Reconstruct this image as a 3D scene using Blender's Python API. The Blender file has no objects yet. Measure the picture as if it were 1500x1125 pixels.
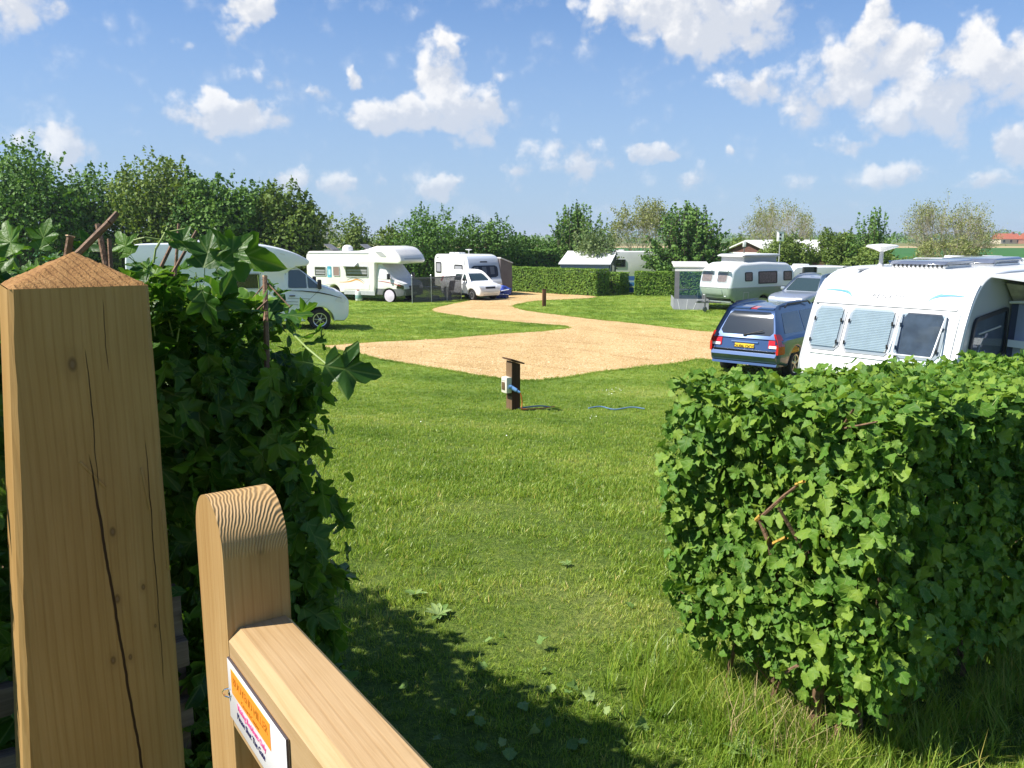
import bpy, bmesh, math, random
import numpy as np
from math import sin, cos, tan, pi, radians, sqrt, atan2
from mathutils import Vector, Matrix, Euler
random.seed(7); rng = np.random.default_rng(7)
SC = bpy.context.scene
COL = SC.collection

# ---------------------------------------------------------------- camera
F = 1213.0; PITCH = radians(10.1); CZ = 1.75
cam = bpy.data.cameras.new('camera'); camo = bpy.data.objects.new('camera', cam); COL.objects.link(camo)
cam.sensor_width = 36; cam.lens = 36 * F / 1500; cam.clip_start = 0.05; cam.clip_end = 9000
camo.location = (0, 0, CZ); camo.rotation_euler = (pi / 2 - PITCH, 0, 0)
SC.camera = camo

# ---------------------------------------------------------------- light and exposure
SUN_EL = radians(50); SUN_S = Vector((-cos(radians(15)), -sin(radians(15)), 0))
sd = Vector((SUN_S.x * cos(SUN_EL), SUN_S.y * cos(SUN_EL), sin(SUN_EL)))
sun = bpy.data.lights.new('sun', 'SUN'); suno = bpy.data.objects.new('sun', sun); COL.objects.link(suno)
sun.energy = 5.0; sun.angle = radians(0.53); sun.color = (1.0, 0.95, 0.87)
suno.rotation_euler = (-sd).to_track_quat('-Z', 'Y').to_euler(); suno.location = (-20, -10, 30)
SC.view_settings.view_transform = 'Standard'; SC.view_settings.look = 'None'
SC.view_settings.gamma = 1; SC.view_settings.exposure = 0.80; SC.view_settings.use_curve_mapping = False
SC.cycles.max_bounces = 7; SC.cycles.transparent_max_bounces = 10; SC.cycles.caustics_reflective = False; SC.cycles.caustics_refractive = False

world = bpy.data.worlds.new('World'); SC.world = world; world.use_nodes = True
SKY = 0.066

class NT:
    """tiny node helper"""
    def __init__(s, tree): s.t = tree; s.n = tree.nodes; s.l = tree.links
    def new(s, typ, **kw):
        nd = s.n.new(typ)
        for k, v in kw.items(): setattr(nd, k, v)
        return nd
    def link(s, a, b): s.l.new(a, b)
    def setin(s, sock, v):
        if hasattr(v, 'links') or isinstance(v, bpy.types.NodeSocket): s.l.new(v, sock)
        else: sock.default_value = v
    def m(s, op, a, b=0.0, c=None, clamp=False):
        nd = s.n.new('ShaderNodeMath'); nd.operation = op; nd.use_clamp = clamp
        s.setin(nd.inputs[0], a); s.setin(nd.inputs[1], b)
        if c is not None: s.setin(nd.inputs[2], c)
        return nd.outputs[0]
    def v(s, op, a, b=None, c=None):
        nd = s.n.new('ShaderNodeVectorMath'); nd.operation = op
        s.setin(nd.inputs[0], a)
        if b is not None: s.setin(nd.inputs[1], b)
        if c is not None: s.setin(nd.inputs[2], c)
        return nd.outputs['Value'] if op in ('DOT_PRODUCT', 'LENGTH', 'DISTANCE') else nd.outputs[0]
    def xyz(s, x, y, z=0.0):
        nd = s.n.new('ShaderNodeCombineXYZ'); s.setin(nd.inputs[0], x); s.setin(nd.inputs[1], y); s.setin(nd.inputs[2], z); return nd.outputs[0]
    def sep(s, v):
        nd = s.n.new('ShaderNodeSeparateXYZ'); s.setin(nd.inputs[0], v); return nd.outputs
    def noise(s, vec, scale=5, detail=2, rough=0.5, dist=0.0, out='Fac'):
        nd = s.n.new('ShaderNodeTexNoise'); s.setin(nd.inputs['Vector'], vec)
        nd.inputs['Scale'].default_value = scale; nd.inputs['Detail'].default_value = detail
        nd.inputs['Roughness'].default_value = rough; nd.inputs['Distortion'].default_value = dist
        return nd.outputs[out]
    def ramp(s, f, stops, interp='LINEAR'):
        nd = s.n.new('ShaderNodeValToRGB'); s.setin(nd.inputs[0], f); cr = nd.color_ramp; cr.interpolation = interp
        while len(cr.elements) < len(stops): cr.elements.new(0.5)
        for e, (p, c) in zip(cr.elements, stops):
            e.position = p; e.color = (*c, 1) if len(c) == 3 else c
        return nd.outputs[0]
    def mix(s, f, a, b, mode='MIX'):
        nd = s.n.new('ShaderNodeMix'); nd.data_type = 'RGBA'; nd.blend_type = mode
        s.setin(nd.inputs[0], f)
        for i, q in ((6, a), (7, b)):
            if isinstance(q, tuple) and len(q) == 3: q = (*q, 1)
            s.setin(nd.inputs[i], q)
        return nd.outputs[2]
    def smooth(s, x, lo, hi, a=0.0, b=1.0):
        nd = s.n.new('ShaderNodeMapRange'); nd.interpolation_type = 'SMOOTHSTEP'
        s.setin(nd.inputs[0], x); nd.inputs[1].default_value = lo; nd.inputs[2].default_value = hi
        nd.inputs[3].default_value = a; nd.inputs[4].default_value = b
        return nd.outputs[0]

def ray(px, py):
    a = (px - 750) / F; b = -(py - 562.5) / F
    return Vector((a, cos(PITCH) + b * sin(PITCH), -sin(PITCH) + b * cos(PITCH)))

# clouds: cumulus laid out by azimuth and elevation on the sky dome
CL = [(25,10,60,42,.85),(265,58,28,14,.5),(370,2,40,22,.9),(352,45,30,30,.55),(385,110,36,22,.75),
 (330,165,84,30,1.0),(325,145,34,22,.7),(590,165,100,28,1.0),(685,170,62,44,1.0),(648,118,44,56,.95),(652,75,28,32,.85),(715,140,22,40,.7),
 (625,45,16,12,.5),(470,130,26,11,.7),(523,118,18,9,.7),(85,218,54,40,.8),(425,258,34,15,.7),(492,272,26,26,.85),(645,276,38,17,.95),
 (830,228,74,36,.7),(845,252,42,20,.7),(745,250,38,18,.6),(960,228,30,16,1.0),(990,10,150,42,1.0),(1060,52,105,36,1.0),(930,5,90,25,.8),
 (1108,122,60,24,.9),(1180,146,44,30,.7),(1240,108,80,40,1.0),(1275,50,32,46,1.0),(1325,78,50,34,1.0),(1430,78,48,52,1.15),(1400,135,70,44,.9),
 (1495,110,66,56,.95),(1320,145,80,38,.8),(1355,178,95,30,.9),(1500,208,36,32,1.0),(1235,212,36,14,.8),(1312,250,40,20,.8),(1005,265,30,16,.6),
 (1460,262,64,16,.65),(1200,264,56,14,.5),(600,262,20,9,.5),(1070,218,12,9,.7),(218,212,18,10,.5),(550,272,16,9,.5),(740,275,26,10,.6),(1050,250,26,10,.5)]
w = NT(world.node_tree)
for nd in list(w.n): w.n.remove(nd)
tc = w.new('ShaderNodeTexCoord')
s3 = w.sep(w.v('NORMALIZE', tc.outputs['Generated']))
az = w.m('ARCTAN2', s3[0], s3[1]); el = w.m('ARCSINE', s3[2])
P0 = w.xyz(az, el, 0)
wn = w.noise(P0, 16, 4, 0.62, out='Color')
PW = w.v('MULTIPLY_ADD', wn, (0.060, 0.048, 0), w.v('ADD', P0, (-0.030, -0.024, 0)))
tot = None; acc = None
for cx, cy, rx, ry, wt in CL:
    r0 = ray(cx, cy).normalized(); az0 = atan2(r0.x, r0.y); el0 = math.asin(r0.z)
    k = cos(az0) * cos(el0) / F
    ax = rx * k * 1.36; ay = ry * k * 1.46
    q = w.v('MULTIPLY_ADD', PW, (1 / ax, 1 / ay, 0), (-az0 / ax, -el0 / ay, 0))
    e = w.m('MULTIPLY_ADD', w.v('DOT_PRODUCT', q, q), -wt, wt, clamp=True)
    dl = w.v('DOT_PRODUCT', q, (-0.45, 0.9, 0))
    tot = e if tot is None else w.m('SMOOTH_MAX', tot, e, 0.35)
    acc = w.m('MULTIPLY', e, dl) if acc is None else w.m('MULTIPLY_ADD', e, dl, acc)
# further cumulus of the same sort where the photograph does not look
om = w.m('MAXIMUM', w.smooth(w.m('ABSOLUTE', az), 0.62, 0.80), w.smooth(el, 0.36, 0.50))
om = w.m('MULTIPLY', om, w.smooth(el, 0.02, 0.10))
gen = w.m('MULTIPLY', w.smooth(w.noise(P0, 4.2, 1, 0.5), 0.54, 0.74), om)
tot = w.m('MAXIMUM', tot, gen)
fb = w.noise(P0, 26, 6, 0.62); fb2 = w.noise(w.v('ADD', P0, (-0.008, 0.014, 0)), 26, 4, 0.58)
dens = w.m('MULTIPLY_ADD', w.m('SUBTRACT', fb, 0.5), w.smooth(tot, 0.06, 0.42, 0.0, 1.0), tot)
vo = w.new('ShaderNodeTexVoronoi'); w.link(PW, vo.inputs['Vector']); vo.inputs['Scale'].default_value = 30; vo.inputs['Detail'].default_value = 1.5
dens = w.m('MULTIPLY_ADD', w.m('SUBTRACT', 0.52, vo.outputs['Distance']), w.smooth(tot, 0.1, 0.5, 0.0, 0.55), dens)
alpha = w.smooth(dens, 0.20, 0.66)
lv = w.m('ADD', w.m('MULTIPLY_ADD', w.m('SUBTRACT', fb, fb2), 1.7, w.m('MULTIPLY', w.m('SUBTRACT', 0.38, vo.outputs['Distance']), 0.35)), w.m('MULTIPLY', w.m('DIVIDE', acc, w.m('ADD', tot, 0.12)), 0.75))
lit = w.smooth(lv, -0.32, 0.34)
thick = w.smooth(dens, 0.3, 1.2)
sky = w.new('ShaderNodeTexSky', sky_type='NISHITA', sun_disc=False, sun_elevation=SUN_EL, sun_rotation=atan2(sd.x, sd.y))
sky.altitude = 0; sky.air_density = 1.0; sky.dust_density = 0.15; sky.ozone_density = 2.2
sk = w.mix(1.0, sky.outputs[0], (0.64, 0.94, 1.28), 'MULTIPLY')
sk = w.mix(w.smooth(el, -0.02, 0.40, 0.78, 0.0), sk, (3.9, 5.0, 6.9))
cc = w.mix(lit, (6.1, 6.5, 7.3), (9.3, 9.2, 9.1))
cc = w.mix(w.m('MULTIPLY', thick, 0.30), cc, (6.2, 6.5, 7.2))
a2 = w.m('MULTIPLY', alpha, w.m('MULTIPLY_ADD', w.smooth(el, 0.02, 0.22), 0.35, 0.63))
fin = w.mix(a2, sk, cc)
bg = w.new('ShaderNodeBackground'); w.link(fin, bg.inputs[0]); bg.inputs[1].default_value = SKY
wo = w.new('ShaderNodeOutputWorld'); w.link(bg.outputs[0], wo.inputs[0])
world.cycles.sampling_method = 'MANUAL'; world.cycles.sample_map_resolution = 256

# ---------------------------------------------------------------- terrain: level by the gate, falling about 1.6 m to the pitches
HY = np.array([-30, 1.6, 2.5, 5, 9, 13, 20, 27, 38, 50, 80, 9000.])
HB = np.array([1.75, 1.75, 1.78, 1.95, 2.35, 2.74, 3.08, 3.26, 3.36, 3.42, 3.45, 3.45])
HC = np.array([0, 0, .0, .012, .045, .045, .038, .035, -.006, 0, 0, 0.])
def gz(x, y):
    return CZ - (np.interp(y, HY, HB) + np.interp(y, HY, HC) * np.clip(x, -12, 14))
def gzf(x, y): return float(gz(np.array(x), np.array(y)))
def ground_at(px, py):
    r = ray(px, py); t = 3.0
    for _ in range(60):
        p = r * t; t = t + (p.z + CZ - gzf(p.x, p.y)) / (-r.z) * 0.7
    p = r * t; return Vector((p.x, p.y, gzf(p.x, p.y)))
def X(px, y, drop=1.5):
    return (px - 750) / F * (y * cos(PITCH) + drop * sin(PITCH))

# ---------------------------------------------------------------- object helpers
def tag(o, label=None, cat=None, group=None, kind=None):
    if label: o['label'] = label
    if cat: o['category'] = cat
    if group: o['group'] = group
    if kind: o['kind'] = kind
    return o
def empty(name, loc=(0, 0, 0), rz=0, label=None, cat=None, group=None):
    o = bpy.data.objects.new(name, None); COL.objects.link(o); o.location = loc; o.rotation_euler = (0, 0, rz)
    o.empty_display_size = 0.3
    return tag(o, label, cat, group)
def link(name, me, mats=None, parent=None):  # mats may be None
    o = bpy.data.objects.new(name, me); COL.objects.link(o)
    if parent: o.parent = parent
    if mats is not None and not me.materials:
        for q in (mats if isinstance(mats, (list, tuple)) else [mats]): me.materials.append(q)
    return o
def finish(bm, name, mats, parent=None, sharp=35, smooth=True):
    bmesh.ops.recalc_face_normals(bm, faces=bm.faces)
    me = bpy.data.meshes.new(name); bm.to_mesh(me); bm.free()
    if smooth:
        me.polygons.foreach_set('use_smooth', [True] * len(me.polygons)); me.set_sharp_from_angle(angle=radians(sharp))
    return link(name, me, mats, parent)
def rawmesh(name, V, T, rnd=None, smooth=False, lxy=None):
    """V (n,3), T (m,3) triangles"""
    me = bpy.data.meshes.new(name); V = np.asarray(V, dtype=np.float32); T = np.asarray(T, dtype=np.int32)
    me.vertices.add(len(V)); me.vertices.foreach_set('co', V.ravel())
    me.loops.add(T.size); me.loops.foreach_set('vertex_index', T.ravel())
    me.polygons.add(len(T)); me.polygons.foreach_set('loop_start', np.arange(0, T.size, 3, dtype=np.int32))
    if smooth: me.polygons.foreach_set('use_smooth', np.ones(len(T), dtype=bool))
    if rnd is not None:
        a = me.attributes.new('rnd', 'FLOAT', 'POINT'); a.data.foreach_set('value', np.asarray(rnd, dtype=np.float32))
    if lxy is not None:
        a = me.attributes.new('lxy', 'FLOAT_VECTOR', 'POINT'); a.data.foreach_set('vector', np.asarray(lxy, dtype=np.float32).ravel())
    me.update(calc_edges=True)
    return me
def scatter_mesh(name, tv, tt, R, Tr, S, rnd=None):
    """copies of a template into one mesh"""
    tv = np.asarray(tv); tt = np.asarray(tt); n = len(Tr)
    V = np.einsum('nij,vj->nvi', R, tv) * S[:, None, None] + Tr[:, None, :]
    T = tt[None] + (np.arange(n) * len(tv))[:, None, None]
    if rnd is None: rnd = rng.random(n)
    return rawmesh(name, V.reshape(-1, 3), T.reshape(-1, 3), np.repeat(rnd, len(tv)))
def frames(N, spin=None, up=None):
    """rotation matrices whose z axis is N; y axis near 'up' projected, or random spin"""
    N = N / np.linalg.norm(N, axis=1, keepdims=True); n = len(N)
    if up is None:
        A = rng.normal(size=(n, 3))
    else: A = np.broadcast_to(up, (n, 3)) + rng.normal(size=(n, 3)) * 0.35
    Yx = A - (A * N).sum(1, keepdims=True) * N; Yx /= np.linalg.norm(Yx, axis=1, keepdims=True) + 1e-9
    Xx = np.cross(Yx, N)
    return np.stack([Xx, Yx, N], axis=2)

class MB:
    """collects simple solids into one mesh"""
    def __init__(s): s.bm = bmesh.new()
    def box(s, c, d, rot=None, bev=0.0, taper=None):
        M = Matrix.Translation(c) @ (rot.to_4x4() if rot is not None else Matrix.Identity(4)) @ Matrix.Diagonal((d[0], d[1], d[2], 1))
        r = bmesh.ops.create_cube(s.bm, size=1, matrix=M)
        if bev > 0:
            es = list({e for v in r['verts'] for e in v.link_edges})
            bmesh.ops.bevel(s.bm, geom=es, offset=bev, segments=2, affect='EDGES', profile=0.6)
        return s
    def tube(s, a, b, r1, r2=None, n=8, caps=True):
        a = Vector(a); b = Vector(b); r2 = r1 if r2 is None else r2
        d = b - a; L = d.length
        if L < 1e-6: return s
        q = Vector((0, 0, 1)).rotation_difference(d).to_matrix().to_4x4()
        bmesh.ops.create_cone(s.bm, cap_ends=caps, segments=n, radius1=r1, radius2=r2, depth=L, matrix=Matrix.Translation((a + b) / 2) @ q)
        return s
    def path(s, pts, r, n=6):
        for a, b in zip(pts[:-1], pts[1:]): s.tube(a, b, r, r, n)
        return s
    def lathe(s, prof, n=24, axis='Z', c=(0, 0, 0)):
        """prof: list of (radius, height)"""
        rings = []
        for (r, h) in prof:
            ring = []
            for k in range(n):
                a = 2 * pi * k / n; p = (r * cos(a), r * sin(a), h)
                if axis == 'Y': p = (p[0], p[2], p[1])
                elif axis == 'X': p = (p[2], p[0], p[1])
                ring.append(s.bm.verts.new((p[0] + c[0], p[1] + c[1], p[2] + c[2])))
            rings.append(ring)
        for A, B in zip(rings[:-1], rings[1:]):
            for k in range(n):
                s.bm.faces.new((A[k], A[(k + 1) % n], B[(k + 1) % n], B[k]))
        s.bm.faces.new(rings[0]); s.bm.faces.new(rings[-1][::-1])
        return s
    def prism(s, poly, y0, y1, plane='XZ'):
        A = []; B = []
        for (u, v_) in poly:
            f = {'XZ': lambda y: (u, y, v_), 'XY': lambda y: (u, v_, y), 'YZ': lambda y: (y, u, v_)}[plane]
            A.append(s.bm.verts.new(f(y0))); B.append(s.bm.verts.new(f(y1)))
        n = len(poly)
        s.bm.faces.new(A); s.bm.faces.new(B[::-1])
        for i in range(n): s.bm.faces.new((A[i], B[i], B[(i + 1) % n], A[(i + 1) % n]))
        return s
    def done(s, name, mats, parent=None, sharp=35, smooth=True): return finish(s.bm, name, mats, parent, sharp, smooth)

def copy_tree(o, parent=None):
    c = o.copy(); COL.objects.link(c); c.parent = parent
    for ch in list(o.children): copy_tree(ch, c)
    return c

# ---------------------------------------------------------------- materials
MATS = {}
def pmat(name, col, rough=0.5, metal=0.0, coat=0.0, var=0.0, vscale=8, bump=0.0, bscale=60, emit=None, alpha=None, spec=0.5, trans=0.0):
    if name in MATS: return MATS[name]
    m = bpy.data.materials.new(name); m.use_nodes = True; t = NT(m.node_tree)
    b = m.node_tree.nodes['Principled BSDF']
    b.inputs['Base Color'].default_value = (*col, 1); b.inputs['Roughness'].default_value = rough
    b.inputs['Metallic'].default_value = metal; b.inputs['Coat Weight'].default_value = coat
    b.inputs['Coat Roughness'].default_value = 0.05; b.inputs['Specular IOR Level'].default_value = spec
    if trans: b.inputs['Transmission Weight'].default_value = trans
    if alpha is not None: b.inputs['Alpha'].default_value = alpha
    tcn = t.new('ShaderNodeTexCoord').outputs['Object']
    if var > 0:
        f = t.noise(tcn, vscale, 4, 0.6)
        c = t.mix(t.smooth(f, 0.3, 0.72), tuple(q * (1 - var) for q in col), tuple(min(1, q * (1 + var * 0.6)) for q in col))
        t.link(c, b.inputs['Base Color'])
    if bump > 0:
        bn_ = t.new('ShaderNodeBump'); bn_.inputs['Strength'].default_value = bump; bn_.inputs['Distance'].default_value = 0.01
        t.link(t.noise(tcn, bscale, 3, 0.6), bn_.inputs['Height']); t.link(bn_.outputs[0], b.inputs['Normal'])
    MATS[name] = m; return m

def leaf_mat(name, dark, mid, light, rough=0.6, trans=0.32, spec=0.22, shift=0.0):
    m = bpy.data.materials.new(name); m.use_nodes = True; t = NT(m.node_tree)
    b = m.node_tree.nodes['Principled BSDF']; out = m.node_tree.nodes['Material Output']
    at = t.new('ShaderNodeAttribute', attribute_name='rnd').outputs['Fac']
    oi = t.new('ShaderNodeObjectInfo')
    geo = t.new('ShaderNodeNewGeometry').outputs['Position']
    f = t.m('FRACT', t.m('ADD', at, oi.outputs['Random']))
    f = t.m('ADD', t.m('MULTIPLY', f, 0.7), t.m('MULTIPLY', t.noise(geo, 0.9, 2, 0.5), 0.55))
    c = t.ramp(f, [(0.15, dark), (0.55, mid), (0.98, light)])
    if 'maple' in name or 'fallen' in name:
        lv_ = t.sep(t.new('ShaderNodeAttribute', attribute_name='lxy').outputs['Vector']); ax_ = t.m('ABSOLUTE', lv_[0])
        d1 = ax_; d2 = t.m('MULTIPLY', t.m('ABSOLUTE', t.m('MULTIPLY_ADD', lv_[1], -1.05, ax_)), 0.69); d3 = t.m('MULTIPLY', t.m('ABSOLUTE', t.m('MULTIPLY_ADD', t.m('SUBTRACT', lv_[1], 0.36), -0.75, ax_)), 0.8)
        vn = t.smooth(t.m('MINIMUM', t.m('MINIMUM', d1, d2), t.m('MAXIMUM', d3, t.m('MULTIPLY', t.m('SUBTRACT', 0.36, lv_[1]), 9))), 0.006, 0.028, 1.0, 0.0)
        c = t.mix(t.m('MULTIPLY', vn, 0.30), c, (0.30, 0.40, 0.12))
        bl = t.noise(t.v('ADD', t.xyz(lv_[0], lv_[1], 0), t.xyz(f, f, f)), 5, 3, 0.6); c = t.mix(t.smooth(bl, 0.45, 0.75), c, t.mix(1.0, c, (1.25, 1.15, 0.9), 'MULTIPLY'))
        bp = t.new('ShaderNodeBump'); bp.inputs['Strength'].default_value = 0.5; bp.inputs['Distance'].default_value = 0.002
        t.link(t.m('ADD', t.m('MULTIPLY', vn, -0.7), t.noise(t.xyz(lv_[0], lv_[1], f), 9, 2, 0.6)), bp.inputs['Height']); t.link(bp.outputs[0], b.inputs['Normal'])
    t.link(c, b.inputs['Base Color']); b.inputs['Roughness'].default_value = rough; b.inputs['Specular IOR Level'].default_value = spec
    tr = t.new('ShaderNodeBsdfTranslucent')
    t.link(t.mix(0.6, c, (1.35, 1.25, 0.35), 'MULTIPLY'), tr.inputs[0])
    mx = t.new('ShaderNodeMixShader'); mx.inputs[0].default_value = trans
    t.link(b.outputs[0], mx.inputs[1]); t.link(tr.outputs[0], mx.inputs[2]); t.link(mx.outputs[0], out.inputs[0])
    MATS[name] = m; return m

WHITE = pmat('white_gelcoat', (0.80, 0.80, 0.78), 0.3, coat=0.4, var=0.05, vscale=1.5)
CREAM = pmat('cream_gelcoat', (0.82, 0.79, 0.74), 0.32, coat=0.4, var=0.05, vscale=1.5)
BLACKP = pmat('black_plastic', (0.02, 0.02, 0.022), 0.5, var=0.3)
GREYP = pmat('grey_plastic', (0.16, 0.165, 0.17), 0.5, var=0.15)
LGREY = pmat('light_grey_trim', (0.45, 0.46, 0.47), 0.4, var=0.1)
RUBBER = pmat('tyre_rubber', (0.018, 0.018, 0.018), 0.85, var=0.3, bump=0.3)
ALLOY = pmat('alloy', (0.62, 0.63, 0.65), 0.28, metal=0.9)
CHROME = pmat('chrome', (0.8, 0.8, 0.8), 0.08, metal=1.0)
GLASSD = pmat('tinted_glass', (0.016, 0.02, 0.022), 0.04, spec=0.9, coat=0.5)
GLASSC = pmat('car_glass', (0.03, 0.05, 0.05), 0.03, spec=0.9, coat=0.6)
DARK = pmat('dark_underbody', (0.012, 0.012, 0.012), 0.8)
REDL = pmat('red_lens', (0.50, 0.012, 0.012), 0.12, coat=0.8)
CLEARL = pmat('clear_lens', (0.75, 0.76, 0.78), 0.1, coat=0.8)
AMBER = pmat('amber_lens', (0.8, 0.25, 0.02), 0.15, coat=0.6)

def blind_mat(name, c1, c2):
    return pmat(name, c1, 0.6, var=0.08, vscale=6)
BLIND = blind_mat('pale_blue_blind', (0.46, 0.46, 0.45), None)

def glass_mat():
    m = bpy.data.materials.new('clear_acrylic'); m.use_nodes = True; t = NT(m.node_tree)
    out = m.node_tree.nodes['Material Output']; m.node_tree.nodes.remove(m.node_tree.nodes['Principled BSDF'])
    tr = t.new('ShaderNodeBsdfTransparent'); tr.inputs[0].default_value = (0.86, 0.92, 0.95, 1)
    gl = t.new('ShaderNodeBsdfGlossy'); gl.inputs['Roughness'].default_value = 0.03
    ge = t.new('ShaderNodeNewGeometry'); cs = t.m('SUBTRACT', 1.0, t.m('ABSOLUTE', t.v('DOT_PRODUCT', ge.outputs['Normal'], ge.outputs['Incoming']))); fr = t.m('MULTIPLY_ADD', t.m('POWER', cs, 5.0), 0.9, 0.05)
    mx = t.new('ShaderNodeMixShader'); t.link(fr, mx.inputs[0])
    t.link(tr.outputs[0], mx.inputs[1]); t.link(gl.outputs[0], mx.inputs[2]); t.link(mx.outputs[0], out.inputs[0])
    return m
GLASS = glass_mat()

# lawn colour shared by the ground sheet and the grass blades: mowing bands and patches by world position
def lawn_color(t, pos, fine=True):
    n1 = t.noise(pos, 0.35, 3, 0.55); n2 = t.noise(pos, 2.2, 3, 0.6)
    s = t.sep(pos)
    band = t.m('SINE', t.m('ADD', t.m('MULTIPLY', s[1], 2.6), t.m('MULTIPLY', t.noise(pos, 0.12, 1, 0.5), 9.0)))
    f = t.m('ADD', t.m('MULTIPLY', n1, 0.55), t.m('MULTIPLY', n2, 0.40))
    f = t.m('ADD', f, t.m('MULTIPLY', band, 0.055))
    c = t.ramp(f, [(0.30, (0.165, 0.265, 0.030)), (0.50, (0.285, 0.385, 0.058)), (0.70, (0.44, 0.49, 0.12))])
    return c
def ground_mat():
    m = bpy.data.materials.new('lawn'); m.use_nodes = True; t = NT(m.node_tree); b = m.node_tree.nodes['Principled BSDF']
    pos = t.new('ShaderNodeNewGeometry').outputs['Position']
    c = lawn_color(t, pos)
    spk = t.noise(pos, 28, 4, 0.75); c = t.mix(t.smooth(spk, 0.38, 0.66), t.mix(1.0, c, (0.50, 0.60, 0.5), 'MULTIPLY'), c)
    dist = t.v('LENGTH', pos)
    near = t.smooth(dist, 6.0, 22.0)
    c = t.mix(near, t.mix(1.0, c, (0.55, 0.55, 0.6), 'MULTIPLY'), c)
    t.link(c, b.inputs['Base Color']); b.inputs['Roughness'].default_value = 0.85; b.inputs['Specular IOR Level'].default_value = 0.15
    bp = t.new('ShaderNodeBump'); bp.inputs['Strength'].default_value = 0.9; bp.inputs['Distance'].default_value = 0.04
    t.link(t.noise(pos, 40, 4, 0.7), bp.inputs['Height']); t.link(bp.outputs[0], b.inputs['Normal'])
    return m
def blade_mat(name, gain):
    m = bpy.data.materials.new(name); m.use_nodes = True; t = NT(m.node_tree); b = m.node_tree.nodes['Principled BSDF']
    out = m.node_tree.nodes['Material Output']
    oi = t.new('ShaderNodeObjectInfo'); pos = t.new('ShaderNodeNewGeometry').outputs['Position']
    c = lawn_color(t, pos)
    at = t.new('ShaderNodeAttribute', attribute_name='rnd').outputs['Fac']
    r = t.m('FRACT', t.m('ADD', at, oi.outputs['Random']))
    tint = t.ramp(r, [(0.0, (0.55 * gain, 0.74 * gain, 0.5 * gain)), (0.5, (1.0 * gain, 1.05 * gain, .95 * gain)), (0.88, (1.35 * gain, 1.25 * gain, 1.2 * gain)), (0.955, (1.7 * gain, 1.3 * gain, 2.2 * gain)), (1.0, (2.1 * gain, 1.25 * gain, 2.4 * gain))])
    c = t.mix(1.0, c, tint, 'MULTIPLY')
    t.link(c, b.inputs['Base Color']); b.inputs['Roughness'].default_value = 0.4; b.inputs['Specular IOR Level'].default_value = 0.35
    tr = t.new('ShaderNodeBsdfTranslucent'); t.link(t.mix(0.5, c, (1.3, 1.25, 0.4), 'MULTIPLY'), tr.inputs[0])
    mx = t.new('ShaderNodeMixShader'); mx.inputs[0].default_value = 0.42
    t.link(b.outputs[0], mx.inputs[1]); t.link(tr.outputs[0], mx.inputs[2]); t.link(mx.outputs[0], out.inputs[0])
    return m
def gravel_mat():
    m = bpy.data.materials.new('gravel'); m.use_nodes = True; t = NT(m.node_tree); b = m.node_tree.nodes['Principled BSDF']
    pos = t.new('ShaderNodeNewGeometry').outputs['Position']
    vo = t.new('ShaderNodeTexVoronoi'); t.link(pos, vo.inputs['Vector']); vo.inputs['Scale'].default_value = 42
    sc_ = t.sep(vo.outputs['Color'])[0]
    c = t.ramp(sc_, [(0.0, (0.33, 0.215, 0.09)), (0.35, (0.52, 0.355, 0.155)), (0.75, (0.61, 0.44, 0.21)), (1.0, (0.74, 0.61, 0.40))])
    big = t.noise(t.v('MULTIPLY', pos, (1, 0.45, 1)), 0.8, 4, 0.6); c = t.mix(t.smooth(big, 0.35, 0.7), t.mix(1.0, c, (0.86, 0.82, 0.76), 'MULTIPLY'), c)
    ru = t.noise(t.v('MULTIPLY', pos, (0.6, 2.2, 1)), 1.6, 3, 0.7); c = t.mix(t.smooth(ru, 0.62, 0.72), c, t.mix(1.0, c, (0.78, 0.70, 0.60), 'MULTIPLY'))
    arc = t.v('SUBTRACT', pos, (-9.0, 9.0, 0)); arc = t.m('ADD', t.v('LENGTH', t.v('MULTIPLY', arc, (1, 1, 0))), t.m('MULTIPLY', t.noise(pos, .5, 2, .5), 1.2)); tr_ = t.smooth(t.m('SINE', t.m('MULTIPLY', arc, 3.4)), 0.80, 0.98)
    c = t.mix(t.m('MULTIPLY', tr_, t.smooth(t.noise(pos, 0.7, 2, .5), .4, .6, 0, .8)), c, t.mix(1.0, c, (0.80, 0.74, 0.66), 'MULTIPLY'))
    fz = t.noise(pos, 9, 4, .7); c = t.mix(t.smooth(fz, .58, .72), c, t.mix(1.0, c, (0.84, 0.80, 0.72), 'MULTIPLY'))
    t.link(c, b.inputs['Base Color']); b.inputs['Roughness'].default_value = 0.9; b.inputs['Specular IOR Level'].default_value = 0.2
    bp = t.new('ShaderNodeBump'); bp.inputs['Strength'].default_value = 0.8; bp.inputs['Distance'].default_value = 0.012
    hgt = t.m('ADD', t.m('MULTIPLY', vo.outputs['Distance'], -1.0), t.m('MULTIPLY', t.noise(pos, 3, 4, 0.7), 3.0))
    t.link(hgt, bp.inputs['Height']); t.link(bp.outputs[0], b.inputs['Normal'])
    return m
GRAVEL = gravel_mat()

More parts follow.
